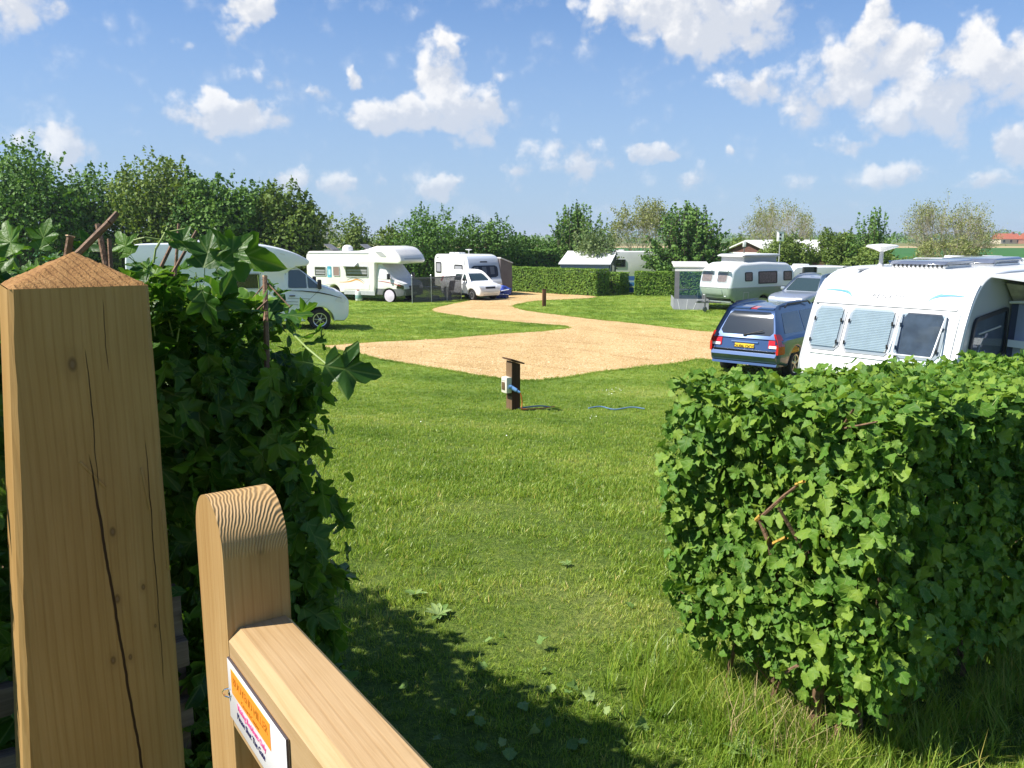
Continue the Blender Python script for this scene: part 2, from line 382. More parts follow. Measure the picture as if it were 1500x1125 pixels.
def wood_mat(name, base, dark, light, scale=1.0, axis='Z', rings=None, crack=None, rough=0.6, knots=(), grain=1.0, side='X'):
    """long grain along the local axis; optional end-grain rings, cracks and knots in local coordinates"""
    m = bpy.data.materials.new(name); m.use_nodes = True; t = NT(m.node_tree); b = m.node_tree.nodes['Principled BSDF']
    oc = t.new('ShaderNodeTexCoord').outputs['Object']
    st = {'Z': (1, 1, 0.03), 'X': (0.03, 1, 1), 'Y': (1, 0.03, 1)}[axis]
    wob = t.noise(oc, 3.0, 2, 0.5, out='Color')
    p = t.v('ADD', t.v('MULTIPLY', oc, st), t.v('MULTIPLY', t.v('SUBTRACT', wob, (0.5, 0.5, 0.5)), (0.012, 0.012, 0.012)))
    sU = t.sep(p)[0 if side == 'X' else 1]; sV = t.sep(oc)
    wander = t.m('MULTIPLY', t.m('SUBTRACT', t.noise(t.v('MULTIPLY', oc, st), 7, 2, 0.5), 0.5), 0.030)
    ln = t.m('SINE', t.m('MULTIPLY', t.m('ADD', t.m('ADD', sU, wander), t.m('MULTIPLY', t.sep(p)[1 if side == 'X' else 0], 0.6)), 2 * pi / 0.0125))
    ln = t.smooth(ln, 0.55, 1.0)
    f = t.m('ADD', t.m('MULTIPLY', t.noise(p, 30 * scale, 3, 0.6), 0.45), t.m('MULTIPLY', t.noise(p, 150 * scale, 4, 0.7), 0.55))
    f = t.m('SUBTRACT', f, t.m('MULTIPLY', ln, 0.13))
    c = t.ramp(f, [(0.28, dark), (0.5, base), (0.72, light)])
    broad = t.noise(t.v('MULTIPLY', oc, (1, 1, 0.4)), 5, 3, 0.5)
    c = t.mix(t.smooth(broad, 0.35, 0.7), t.mix(1.0, c, (0.86, 0.82, 0.74), 'MULTIPLY'), c)
    stn = t.noise(t.v('MULTIPLY', oc, (1, 1, .35)), 11, 5, 0.65); c = t.mix(t.smooth(stn, .56, .74, 0, .5), c, t.mix(1.0, c, (0.80, 0.80, 0.72), 'MULTIPLY'))
    wsh = t.noise(oc, 2.3, 4, 0.6); c = t.mix(t.smooth(wsh, .52, .70, 0, .45), c, t.mix(1.0, c, (1.14, 1.12, 1.10), 'MULTIPLY'))
    hgt = f
    s = t.sep(oc); U = s[0] if side == 'X' else s[1]
    for (ku, kz, kr) in knots:
        dx = t.m('SUBTRACT', U, ku); dz = t.m('MULTIPLY', t.m('SUBTRACT', s[2], kz), 0.55)
        dd = t.m('SQRT', t.m('ADD', t.m('MULTIPLY', dx, dx), t.m('MULTIPLY', dz, dz)))
        k = t.smooth(dd, kr * 0.55, kr * 1.3, 1.0, 0.0)
        c = t.mix(k, c, (0.10, 0.055, 0.02)); k2 = t.smooth(dd, kr * 0.3, kr * 0.6, 1.0, 0.0); c = t.mix(k2, c, (0.16, 0.10, 0.06))
        halo = t.smooth(dd, kr * 1.2, kr * 3.2, 0.35, 0.0); c = t.mix(halo, c, (0.24, 0.14, 0.05))
    if crack:
        for (u0, slope, z0, z1, wd) in crack:
            cu = t.m('ADD', t.m('MULTIPLY_ADD', s[2], slope, u0), t.m('MULTIPLY', t.m('SUBTRACT', t.noise(t.xyz(0, 0, s[2]), 9, 3, 0.6), 0.5), 0.010))
            dd = t.m('ABSOLUTE', t.m('SUBTRACT', U, cu))
            zm = t.m('MULTIPLY', t.smooth(s[2], z0, z0 + 0.25), t.smooth(s[2], z1 - 0.12, z1, 1.0, 0.0))
            wdv = t.m('MULTIPLY', zm, wd)
            k = t.smooth(t.m('SUBTRACT', dd, wdv), 0.0, 0.0008, 1.0, 0.0)
            k = t.m('MULTIPLY', k, t.smooth(zm, 0.02, 0.1))
            c = t.mix(k, c, (0.035, 0.015, 0.006)); hgt = t.m('SUBTRACT', hgt, t.m('MULTIPLY', k, 4.0))
    if rings:
        (rx, rz, r0, zlo) = rings
        q = t.v('SUBTRACT', oc, (0, rx, rz)); q = t.v('MULTIPLY', q, (0.0, 1.0, 0.75))
        rad = t.m('ADD', t.v('LENGTH', q), t.m('MULTIPLY', t.noise(oc, 17, 3, 0.6), 0.013))
        wv_ = t.m('SINE', t.m('MULTIPLY', rad, 1650))
        end = t.m('MULTIPLY', t.smooth(s[2], zlo, zlo + 0.012), t.smooth(t.m('ABSOLUTE', t.sep(t.new('ShaderNodeTexCoord').outputs['Normal'])[1]), 0.4, 0.6, 1.0, 0.0))
        rc = t.ramp(t.m('MULTIPLY_ADD', wv_, 0.5, 0.5), [(0.08, tuple(q_ * 0.62 for q_ in base)), (0.35, tuple(q_ * 1.0 for q_ in base)), (0.9, tuple(q_ * 1.05 for q_ in light))])
        c = t.mix(t.m('MULTIPLY', end, 0.7), c, rc)
        hgt = t.m('ADD', t.m('MULTIPLY', hgt, 0.5), t.m('MULTIPLY', t.m('MULTIPLY', wv_, end), 0.6))
    t.link(c, b.inputs['Base Color']); b.inputs['Roughness'].default_value = rough; b.inputs['Specular IOR Level'].default_value = 0.25
    bp = t.new('ShaderNodeBump'); bp.inputs['Strength'].default_value = 0.45 * grain; bp.inputs['Distance'].default_value = 0.003
    t.link(hgt, bp.inputs['Height']); t.link(bp.outputs[0], b.inputs['Normal'])
    return m

# ---------------------------------------------------------------- SETTING: ground, gravel drive, fields
def axis_pts(*segs):
    out = []
    for a, b_, st in segs:
        out += list(np.arange(a, b_, st))
    out.append(segs[-1][1]); return np.array(out)
def grid_sheet(name, xs, ys, mat, dz=0.0, keep=None, disp=True):
    Xg, Yg = np.meshgrid(xs, ys, indexing='ij'); Z = gz(Xg, Yg) + dz
    V = np.stack([Xg, Yg, Z], -1).reshape(-1, 3); nx, ny = len(xs), len(ys)
    i, j = np.meshgrid(np.arange(nx - 1), np.arange(ny - 1), indexing='ij'); a = (i * ny + j).ravel()
    q = np.stack([a, a + ny, a + ny + 1, a + 1], 1)
    T = np.concatenate([q[:, [0, 1, 2]], q[:, [0, 2, 3]]])
    if keep is not None:
        cen = V[T].mean(1); T = T[keep(cen[:, 0], cen[:, 1])]
    return link(name, rawmesh(name, V, T, smooth=True), mat)
xs = axis_pts((-2600, -600, 400), (-600, -60, 60), (-60, -16, 4), (-16, 18, 0.5), (18, 60, 4), (60, 600, 60), (600, 2600, 400))
ys = axis_pts((-300, -20, 50), (-20, 2, 2), (2, 40, 0.5), (40, 90, 2), (90, 600, 40), (600, 3600, 400))
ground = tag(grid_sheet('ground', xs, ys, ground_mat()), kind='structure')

GP = [(470,508),(520,518),(560,527),(620,537),(680,547),(730,555),(775,558),(830,553),(880,545),(940,538),(990,533),(1030,527),(1120,540),(1250,560),
      (1330,560),(1260,500),(1180,486),(1100,486),(1037,486),(980,480),(920,473),(870,468),(830,463),(790,458),(765,454),(752,449),(762,445),(790,441),(830,439),(868,437),(872,434.5),
      (840,431),(800,427),(770,426),(745,428),(735,431),(720,434),(690,440),(660,446),(638,451),(632,455),(645,459),(690,466),(740,471),(790,475),(825,478),(832,481),
      (800,485),(740,489),(690,493),(640,497),(560,501),(500,505)]
GPW = [ground_at(*p) for p in GP]
def smooth_poly(P, k=5):
    out = []; n = len(P)
    for i in range(n):
        p0, p1, p2, p3 = P[i - 1], P[i], P[(i + 1) % n], P[(i + 2) % n]
        for s in range(k):
            u = s / k
            out.append(0.5 * ((2 * p1) + (-p0 + p2) * u + (2 * p0 - 5 * p1 + 4 * p2 - p3) * u * u + (-p0 + 3 * p1 - 3 * p2 + p3) * u ** 3))
    return out
GW = smooth_poly(GPW); GWA = np.array([(p.x, p.y) for p in GW])
GWA = GWA + rng.normal(size=GWA.shape) * 0.02
def in_poly(x, y, P=GWA):
    x = np.asarray(x); y = np.asarray(y); c = np.zeros(x.shape, bool); n = len(P); j = n - 1
    for i in range(n):
        xi, yi = P[i]; xj, yj = P[j]
        if yi != yj: c ^= ((yi > y) != (yj > y)) & (x < (xj - xi) * (y - yi) / (yj - yi) + xi)
        j = i
    return c
def gravel_sheet():
    bm = bmesh.new(); vs = [bm.verts.new((a, b_, 0)) for a, b_ in GWA]; bm.faces.new(vs)
    for xx in np.arange(-16, 18.1, 0.5): bmesh.ops.bisect_plane(bm, geom=bm.verts[:] + bm.edges[:] + bm.faces[:], plane_co=(xx, 0, 0), plane_no=(1, 0, 0))
    for yy in np.arange(5, 60, 0.5): bmesh.ops.bisect_plane(bm, geom=bm.verts[:] + bm.edges[:] + bm.faces[:], plane_co=(0, yy, 0), plane_no=(0, 1, 0))
    bmesh.ops.triangulate(bm, faces=bm.faces[:])
    for v in bm.verts: v.co.z = gzf(v.co.x, v.co.y) + 0.012
    for f in bm.faces:
        if f.normal.z < 0: f.normal_flip()
    return finish(bm, 'gravel_drive', GRAVEL, None, 60)
tag(gravel_sheet(), kind='structure')

def field_mat(name, c1, c2, sc=0.05):
    m = bpy.data.materials.new(name); m.use_nodes = True; t = NT(m.node_tree); b = m.node_tree.nodes['Principled BSDF']
    pos = t.new('ShaderNodeNewGeometry').outputs['Position']
    f = t.m('ADD', t.m('MULTIPLY', t.noise(pos, sc, 4, 0.6), 0.6), t.m('MULTIPLY', t.noise(t.v('MULTIPLY', pos, (0.2, 2, 1)), 0.6, 3, 0.7), 0.4))
    t.link(t.ramp(f, [(0.35, c1), (0.65, c2)]), b.inputs['Base Color']); b.inputs['Roughness'].default_value = 0.95; b.inputs['Specular IOR Level'].default_value = 0.1
    return m
def slab(name, x0, x1, y0, y1, mat, dz):
    V = [(x0, y0, gzf(0, y0) + dz), (x1, y0, gzf(0, y0) + dz), (x1, y1, gzf(0, y1) + dz), (x0, y1, gzf(0, y1) + dz)]
    o = link(name, rawmesh(name, V, [(0, 1, 2), (0, 2, 3)]), mat); return tag(o, kind='structure')
slab('crop_field', -300, 600, 82, 255, field_mat('crop', (0.035, 0.115, 0.03), (0.05, 0.15, 0.04)), 0.03)
slab('stubble_strip', -300, 700, 255.5, 300, field_mat('stubble', (0.36, 0.27, 0.14), (0.46, 0.36, 0.20)), 0.04)
slab('rough_field', -600, 900, 300.5, 420, field_mat('rough', (0.13, 0.14, 0.05), (0.22, 0.21, 0.09)), 0.03)
slab('far_field', -2500, 2500, 421, 2500, field_mat('farf', (0.08, 0.14, 0.04), (0.16, 0.20, 0.07), 0.01), 0.03)

# ---------------------------------------------------------------- leaves and trees
SYC = [(0.05, -0.02), (0.16, -0.04), (0.30, 0.02), (0.37, 0.10), (0.28, 0.17), (0.23, 0.27), (0.33, 0.30), (0.42, 0.37), (0.55, 0.48), (0.50, 0.55), (0.41, 0.58), (0.30, 0.57), (0.19, 0.58), (0.22, 0.68), (0.20, 0.76), (0.13, 0.84), (0.10, 0.92), (0.0, 1.04)]
def maple(fold=0.25, droop=0.15, wide=1.0, seed=0, half=None):
    half = half or [(0.06, -0.03), (0.22, -0.03), (0.36, 0.04), (0.38, 0.14), (0.35, 0.24), (0.46, 0.33), (0.54, 0.47), (0.47, 0.51), (0.46, 0.61), (0.33, 0.63), (0.33, 0.74), (0.20, 0.82), (0.13, 0.93), (0.0, 0.98)]
    r = random.Random(seed)
    pts = [(x * wide * (1 + r.uniform(-.12, .12)), y * (1 + r.uniform(-.03, .03))) for x, y in half]
    outl = [(x, y) for x, y in pts] + [(-x * (1 + r.uniform(-.15, .15)), y) for x, y in pts[:-1][::-1]]
    V = [(0, 0.34)] + outl
    V3 = [(x, y, abs(x) * fold - droop * y * y + 0.06 * sin(7 * x + 5 * y + seed) + 0.03 * sin(13 * x - 9 * y)) for x, y in V]
    n = len(outl); T = [(0, 1 + i, 1 + (i + 1) % n) for i in range(n)]
    # stalk
    b0 = len(V3); V3 += [(-0.012, 0.0, 0), (0.012, 0.0, 0), (0.0, -0.55, -0.08)]; T.append((b0, b0 + 2, b0 + 1))
    return np.array(V3), np.array(T)
MAPLES = [maple(0.22, 0.12, 1.0, 1), maple(0.45, 0.35, 1.05, 2), maple(0.1, 0.05, 0.85, 3), maple(-0.25, 0.3, 1.0, 4), maple(0.8, 0.2, 1.0, 5)]
SYCS = [maple(0.22, 0.12, 1.0, 1, SYC), maple(0.45, 0.35, 1.05, 2, SYC), maple(0.1, 0.1, 0.9, 3, SYC), maple(-0.25, 0.3, 1.0, 4, SYC), maple(0.8, 0.25, 1.0, 5, SYC)]
OVAL = (np.array([(0, 0, 0), (0.22, 0.25, 0.05), (0.27, 0.55, 0.05), (0.14, 0.85, 0), (0, 1.0, -0.06), (-0.14, 0.85, 0), (-0.27, 0.55, 0.05), (-0.22, 0.25, 0.05)]),
        np.array([(0, 1, 2), (0, 2, 3), (0, 3, 4), (0, 4, 5), (0, 5, 6), (0, 6, 7)]))
BITS = (np.array([(0, -0.5, 0), (0.42, 0.02, 0.12), (0, 0.55, -0.05), (-0.4, 0.0, 0.1)]), np.array([(0, 1, 2), (0, 2, 3)]))

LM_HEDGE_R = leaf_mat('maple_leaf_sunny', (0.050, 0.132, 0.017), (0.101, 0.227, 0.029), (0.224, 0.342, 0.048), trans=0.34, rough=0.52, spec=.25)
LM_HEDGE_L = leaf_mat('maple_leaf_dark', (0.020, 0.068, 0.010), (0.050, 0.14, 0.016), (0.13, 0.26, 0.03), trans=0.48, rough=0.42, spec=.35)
LM_TREE = leaf_mat('tree_leaf', (0.040, 0.101, 0.018), (0.083, 0.182, 0.029), (0.161, 0.284, 0.050), trans=0.25)
LM_TREE2 = leaf_mat('tree_leaf_warm', (0.068, 0.120, 0.020), (0.126, 0.198, 0.036), (0.221, 0.300, 0.070), trans=0.3)
LM_SPIKY = leaf_mat('tree_leaf_fresh', (0.044, 0.112, 0.022), (0.094, 0.194, 0.037), (0.176, 0.300, 0.066), trans=0.3)
LM_PALE = leaf_mat('tree_leaf_pale', (0.06, 0.10, 0.03), (0.12, 0.185, 0.06), (0.24, 0.30, 0.13), trans=0.3)
LM_WILLOW = leaf_mat('willow_leaf', (0.13, 0.15, 0.05), (0.23, 0.26, 0.09), (0.36, 0.39, 0.16), trans=0.3)
LM_BOX = leaf_mat('hedge_leaf_far', (0.069, 0.156, 0.020), (0.138, 0.254, 0.031), (0.250, 0.377, 0.055), trans=0.25)
BARK = pmat('bark', (0.11, 0.085, 0.06), 0.9, var=0.35, vscale=14, bump=0.6, bscale=40)
TWIG = pmat('bare_twig', (.38, .34, .24), 0.85, var=0.3, vscale=9)
STEM = pmat('cut_stem', (0.20, 0.115, 0.065), 0.75, var=0.35, vscale=30, bump=0.5, bscale=90)
CUTEND = pmat('cut_wood', (0.62, 0.42, 0.24), 0.8, var=0.25, vscale=60)
LICHEN = pmat('yellow_lichen', (0.50, 0.31, 0.05), 0.9, var=0.3, vscale=40, bump=0.6)

def ell_dirs(n):
    d = rng.normal(size=(n, 3)); return d / np.linalg.norm(d, axis=1, keepdims=True)

def leafy_tree(name, x, y, h, wd, label, mat=None, n=6000, leaf=0.17, cat='tree', group=None, base=0.05, nb=34, dp=None, shoots=26, top=1.0):
    mat = mat or LM_TREE; z0 = gzf(x, y); dp = dp or wd * 0.8
    t = empty(name, (x, y, z0), 0, label, cat, group)
    cz = h * (0.5 + base / 2); H2 = h * (1 - base) / 2
    cs = []; rs = []
    for k in range(nb):
        d = ell_dirs(1)[0]; rr = rng.uniform(0.45, 0.86)
        c = np.array([d[0] * wd / 2 * rr, d[1] * dp / 2 * rr, cz + d[2] * H2 * rr])
        wz = (c[2] - (cz - H2)) / (2 * H2)
        k_ = 1.0 - 0.22 * max(0, wz - 0.6) / 0.4
        c[0] *= k_; c[1] *= k_
        cs.append(c); rs.append(min(wd, h) * rng.uniform(0.14, 0.26))
    cs = np.array(cs); rs = np.array(rs)
    pk = rng.choice(nb, n, p=rs ** 2 / (rs ** 2).sum()); d = ell_dirs(n)
    rad = rs[pk] * (0.55 + 0.5 * rng.random(n) ** 0.6)
    lump = 1 + 0.22 * np.sin(cs[pk, 0] * 3 + d[:, 0] * 5) * np.cos(d[:, 2] * 6 + cs[pk, 2])
    P = cs[pk] + d * (rad * lump)[:, None]
    N = d + rng.normal(size=(n, 3)) * 0.75 + np.array([0, 0, 0.35])
    # shoots sticking out of the outline
    SP = []; SN = []
    top_idx = np.argsort(-(cs[:, 2] + rng.normal(size=nb) * h * 0.12))[:shoots]
    for k in top_idx:
        for q in range(3):
            dd = cs[k] - np.array([0, 0, cz * 0.75]); dd /= np.linalg.norm(dd); dd = dd + rng.normal(size=3) * 0.3 + np.array([0, 0, 0.35]); dd /= np.linalg.norm(dd)
            L = rs[k] * rng.uniform(1.1, 1.65); s_ = np.linspace(0.6, 1, 9)[:, None]
            pp = cs[k] + dd * L * s_ + rng.normal(size=(9, 3)) * leaf * 0.45 * (1.3 - s_)
            SP.append(pp); SN.append(rng.normal(size=(9, 3)) + dd)
    P = np.concatenate([P] + SP); N = np.concatenate([N] + SN)
    P[:, 2] = np.maximum(P[:, 2], 0.05)
    S = leaf * rng.uniform(0.6, 1.25, len(P))
    # leaf clumps keep one tone so that the crown mottles
    tone = rng.random(nb) * 0.55; rn = np.concatenate([tone[pk], rng.random(len(P) - n) * 0.55]) + rng.random(len(P)) * 0.45
    link('crown', scatter_mesh('crown', *BITS, frames(N), P, S, rn), mat, t)
    mb = MB(); tr = max(0.09, wd * 0.03)
    mb.tube((0, 0, -0.1), (0.03 * wd, 0, h * 0.35), tr, tr * 0.6, 8)
    for k in range(0, nb, 3):
        a = np.array([0.03 * wd, 0, h * 0.3]) * rng.uniform(0.6, 1.0); mid = (a + cs[k]) / 2 + np.array([0, 0, 0.05 * h])
        mb.tube(a, mid, tr * 0.42, tr * 0.25, 5).tube(mid, cs[k], tr * 0.25, tr * 0.08, 5)
    mb.done('trunk', BARK, t)
    return t

def shoot_tree(name, x, y, h, wd, label, mat, nsh=90, leaf=0.2, base=0.12, cat='tree', group=None, per=46):
    """open crown of rising shoots, each clothed with hanging leaves"""
    z0 = gzf(x, y); t = empty(name, (x, y, z0), 0, label, cat, group); P = []; N = []; mb = MB()
    tr = max(0.08, wd * 0.025); mb.tube((0, 0, -0.1), (0, 0, h * 0.3), tr, tr * 0.7, 8); TN = []
    for k in range(nsh):
        a = rng.uniform(0, 2 * pi); e = rng.uniform(0.0, 1.0) ** 0.8 if rng.random() > 0.2 else rng.uniform(0, 0.3)
        el = e * pi / 2; st = np.array([0, 0, h * rng.uniform(base, 0.45)])
        st = st + np.array([cos(a), sin(a), 0]) * wd * 0.12 * rng.random()
        tgt = np.array([cos(a) * cos(el) * wd / 2, sin(a) * cos(el) * wd / 2, h * (base + 0.12) + sin(el) * h * (0.86 - base)]) * rng.uniform(0.8, 1.0)
        mid = (st + tgt) / 2 + np.array([cos(a), sin(a), -0.4]) * wd * 0.07
        m = per; u = np.linspace(0.25, 1.0, m)[:, None]
        c = (1 - u) ** 2 * st + 2 * u * (1 - u) * mid + u * u * tgt
        P.append(c + rng.normal(size=(m, 3)) * leaf * 0.55 * (1.25 - u * 0.75) + np.array([0, 0, -leaf * 0.15]))
        N.append(rng.normal(size=(m, 3)) * 0.7 + np.array([cos(a) * 0.5, sin(a) * 0.5, 0.6]))
        TN.append(np.full(m, rng.random() * 0.5))
        if k % 2 == 0: mb.tube(st, mid, tr * 0.3, tr * 0.18, 4).tube(mid, tgt, tr * 0.18, tr * 0.05, 4)
    P = np.concatenate(P); N = np.concatenate(N); rn = np.concatenate(TN) + rng.random(len(P)) * 0.5
    P[:, 2] = np.maximum(P[:, 2], 0.05)
    link('crown', scatter_mesh('crown', *BITS, frames(N), P, leaf * rng.uniform(0.6, 1.2, len(P)), rn), mat, t)
    mb.done('trunk', BARK, t); return t

def twig_tree(name, x, y, h, wd, label, mat, leaves=1800, leaf=0.12, stems=7, cat='tree', depth=4):
    """nearly bare willow: many fine twigs, a dusting of small leaves"""
    z0 = gzf(x, y); t = empty(name, (x, y, z0), 0, label, cat); tips = []; segs = []
    r = random.Random(int(x * 10) + 5)
    def grow(p, d, L, rad, k):
        q = p + d * L; segs.append((p, q, rad, rad * 0.7, 4 if k < 3 else 3))
        if k == 0: tips.append((q, d)); return
        for _ in range(3 if k > 1 else 4):
            nd = (d + Vector((r.gauss(0, .33), r.gauss(0, .33), r.gauss(0.08, .22)))).normalized()
            grow(q - d * L * r.uniform(0, 0.35), nd, L * r.uniform(0.68, 0.9), rad * 0.58, k - 1)
    for s_ in range(stems):
        a = 2 * pi * s_ / stems + r.uniform(-.3, .3); sp = r.uniform(0.35, 1.0) * wd / h * 0.95
        d = Vector((cos(a) * sp, sin(a) * sp, 1)).normalized()
        grow(Vector((cos(a) * .15, sin(a) * .15, 0)), d, h * 0.27, 0.055 * h / 6, depth)
    # thin triangular prisms, batched
    V = []; T = []
    for a, b_, r1, r2, n in segs:
        d = (b_ - a).normalized(); u = d.orthogonal().normalized(); w_ = d.cross(u); i0 = len(V)
        for c, rr in ((a, r1), (b_, r2)):
            for k in range(3):
                an = 2 * pi * k / 3; q = c + (u * cos(an) + w_ * sin(an)) * rr; V.append((q.x, q.y, q.z))
        for k in range(3):
            k2 = (k + 1) % 3; T += [(i0 + k, i0 + k2, i0 + 3 + k2), (i0 + k, i0 + 3 + k2, i0 + 3 + k)]
    V = np.array(V); sc_ = np.array([wd / (V[:, 0].max() - V[:, 0].min()), wd / (V[:, 1].max() - V[:, 1].min()), h / V[:, 2].max()]); V *= sc_
    link('branches', rawmesh('branches', V, T, rng.random(len(V))), TWIG, t)
    tp = np.array([tuple(q) for q, _ in tips]) * sc_
    k = rng.integers(0, len(tp), leaves); P = tp[k] + rng.normal(size=(leaves, 3)) * 0.14
    link('crown', scatter_mesh('crown', *BITS, frames(rng.normal(size=(leaves, 3))), P, leaf * rng.uniform(.5, 1.1, leaves)), mat, t)
    return t

def box_hedge(name, P, h, thick, label, mat, cat='hedge', leaf=0.085, dens=420, group=None, core=True):
    """clipped hedge along the polyline P (world xy)"""
    t = empty(name, (P[0][0], P[0][1], gzf(*P[0])), 0, label, cat, group); o = Vector((P[0][0], P[0][1], gzf(*P[0])))
    A = []; Nn = []
    for (x0, y0), (x1, y1) in zip(P[:-1], P[1:]):
        L = sqrt((x1 - x0) ** 2 + (y1 - y0) ** 2); d = np.array([(x1 - x0) / L, (y1 - y0) / L]); nrm = np.array([d[1], -d[0]])
        def put(n, u, v, z, N):
            bx = x0 + d[0] * u + nrm[0] * v; by = y0 + d[1] * u + nrm[1] * v
            A.append(np.stack([bx, by, gz(bx, by) + z], 1)); Nn.append(N)
        for sgn in (1, -1):
            n = int(dens * L * h); u = rng.uniform(0, L, n); z = rng.uniform(0.03, h, n); ins = rng.exponential(0.05, n) + 0.04 * np.sin(u * 3.1 + z * 4) 
            put(n, u, sgn * (thick / 2 - ins), z, np.tile(np.array([nrm[0] * sgn, nrm[1] * sgn, 0.45]), (n, 1)))
        n = int(dens * L * thick); u = rng.uniform(0, L, n); v = rng.uniform(-thick / 2, thick / 2, n)
        put(n, u, v, h - rng.exponential(0.03, n) + 0.025 * np.sin(u * 5), np.tile(np.array([0, 0, 1.0]), (n, 1)))
        for e_, sg in ((0, -1), (L, 1)):
            n = int(dens * thick * h * 0.9); v = rng.uniform(-thick / 2, thick / 2, n); z = rng.uniform(0.03, h, n)
            put(n, e_ + sg * (-rng.exponential(0.05, n) + 0.03), v, z, np.tile(np.array([d[0] * sg, d[1] * sg, 0.4]), (n, 1)))
    A = np.concatenate(A); Nn = np.concatenate(Nn); n = len(A)
    A = A - np.array(o); R = frames(Nn + rng.normal(size=(n, 3)) * 0.55)
    link('foliage', scatter_mesh('foliage', *BITS, R, A, leaf * rng.uniform(.6, 1.2, n)), mat, t)
    mb = MB()
    for (x0, y0), (x1, y1) in zip(P[:-1], P[1:]):
        L = sqrt((x1 - x0) ** 2 + (y1 - y0) ** 2)
        for u in np.arange(0.15, L, 0.28):
            bx = x0 + (x1 - x0) * u / L; by = y0 + (y1 - y0) * u / L; z = gzf(bx, by)
            for q in range(5):
                ex = random.uniform(-1, 1) * thick * .38; ey = random.uniform(-1, 1) * thick * .38
                mb.tube(Vector((bx, by, z - 0.03)) - o, Vector((bx + ex, by + ey, z + h * random.uniform(.6, .93))) - o, 0.02, 0.006, 4, False)
        if core:  # solid dark boxes added inside, standing for the dense unlit middle
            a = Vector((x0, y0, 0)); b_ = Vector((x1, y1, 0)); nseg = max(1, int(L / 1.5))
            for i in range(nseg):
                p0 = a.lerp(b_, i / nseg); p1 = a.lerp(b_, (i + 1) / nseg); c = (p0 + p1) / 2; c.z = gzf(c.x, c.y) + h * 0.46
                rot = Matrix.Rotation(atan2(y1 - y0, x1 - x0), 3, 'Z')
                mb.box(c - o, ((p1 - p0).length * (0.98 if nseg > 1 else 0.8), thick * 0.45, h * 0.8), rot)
    mb.done('stems', pmat('hedge_stems_and_core', (0.03, 0.035, 0.015), 1.0, var=0.5, vscale=12, bump=1.0, bscale=20), t)  # mesh holds the stems and the added dark core
    return t
# ==================================================================== TREES
def tree_at(px0, px1, pytop, y):
    """centre x, width and height of a crown seen between two columns, at distance y"""
    x = X((px0 + px1) / 2, y, 0.5); D = y * cos(PITCH) + 0.3; wd = (px1 - px0) / F * D
    r = ray((px0 + px1) / 2, pytop); top = CZ + r.z / r.y * y
    return x, y, top - gzf(x, y), wd
GL = 'trees of the tall belt on the left'
for a, (px0, px1, pt, yy), lab, mt, nn in [
    ('tall_tree', (-175, -20, 235, 47), 'dense green tree at the far left edge of the picture', LM_TREE, 5200),
    ('tall_tree', (-60, 105, 214, 46), 'dense dark green tree at the left end of the tall belt, behind the gatepost', LM_TREE, 7000),
    ('tall_tree', (90, 215, 236, 49), 'green tree second from the left in the tall belt', LM_TREE, 6000),
    ('tall_tree', (170, 300, 221, 48), 'tallest olive green tree in the middle of the tall belt', LM_TREE2, 7500),
    ('tall_tree', (265, 365, 233, 47), 'dark green pointed tree right of the tallest one in the belt', LM_TREE, 6500),
    ('tall_tree', (330, 410, 256, 50), 'narrow dark green tree behind the coachbuilt motorhome roof', LM_TREE, 4800),
    ('tall_tree', (375, 470, 264, 48), 'yellowish green tree at the right end of the tall belt', LM_TREE2, 5600)]:
    x, y, h, wd = tree_at(px0, px1, pt, yy)
    leafy_tree(a, x, y, h * .93, wd * 1.18, lab, mt, n=int(nn * 2.1), leaf=0.21, group=GL, base=0.0, nb=64, shoots=36)
twig_tree('bare_tree', *tree_at(463, 503, 309, 62), 'small pale nearly bare tree at the right end of the tall belt', LM_WILLOW, leaves=500, stems=5, depth=4)
for nm, sp, lab, mt, nn, lf in [
    ('bush', (478, 552, 327, 56), 'light green bush behind the roof of the overcab motorhome', LM_TREE2, 4200, 0.17),
    ('bush', (542, 600, 322, 58), 'yellow green bush left of the hawthorn', LM_TREE2, 3600, 0.17),
    ('hawthorn_tree', (566, 676, 307, 55), 'broad hawthorn with pale blossom behind the overcab motorhome', LM_TREE, 8500, 0.17),
    ('bush', (665, 757, 315, 56), 'rounded fresh green tree behind the small white caravan', LM_TREE, 7000, 0.17),
    ('bush', (738, 800, 345, 60), 'low dark bush above the clipped hedge', LM_TREE, 4600, 0.16),
    ('bush', (775, 850, 340, 63), 'low dark green bush left of the pale ornamental tree', LM_TREE, 4200, 0.16)]:
    x, y, h, wd = tree_at(*sp)
    leafy_tree(nm, x, y, h, wd * 1.06, lab, mt, n=nn, leaf=lf, cat='tree' if 'tree' in nm else 'bush', base=0.0, nb=30, shoots=22)
# blossom on the left of the hawthorn
x, y, h, wd = tree_at(566, 676, 307, 55)
shoot_tree('ash_tree', *tree_at(788, 902, 291, 61), 'spreading green tree with pointed shoots right of the clipped hedge middle', LM_SPIKY, nsh=170, leaf=0.2, per=40)
x, y, h, wd = tree_at(834, 906, 336, 55)
leafy_tree('ornamental_tree', x, y, h, wd, 'small pale leaved ornamental tree over the white awning roof', LM_PALE, n=3400, leaf=0.15, base=0.28, nb=22, shoots=14)
twig_tree('willow_tree', *tree_at(893, 990, 291, 68), 'hazy brown half bare willow between the two spiky green trees', LM_WILLOW, leaves=5000, leaf=0.17, stems=9)
shoot_tree('ash_tree', *tree_at(935, 1078, 290, 56), 'big dark green tree with long pointed shoots behind the pop-top caravan', LM_SPIKY, nsh=230, leaf=0.21, per=44)
leafy_tree('bush', *tree_at(1045, 1105, 348, 66), 'olive bush left of the brown chalet gable', LM_TREE2, n=3000, leaf=0.16, cat='bush', base=0, nb=18, shoots=10)
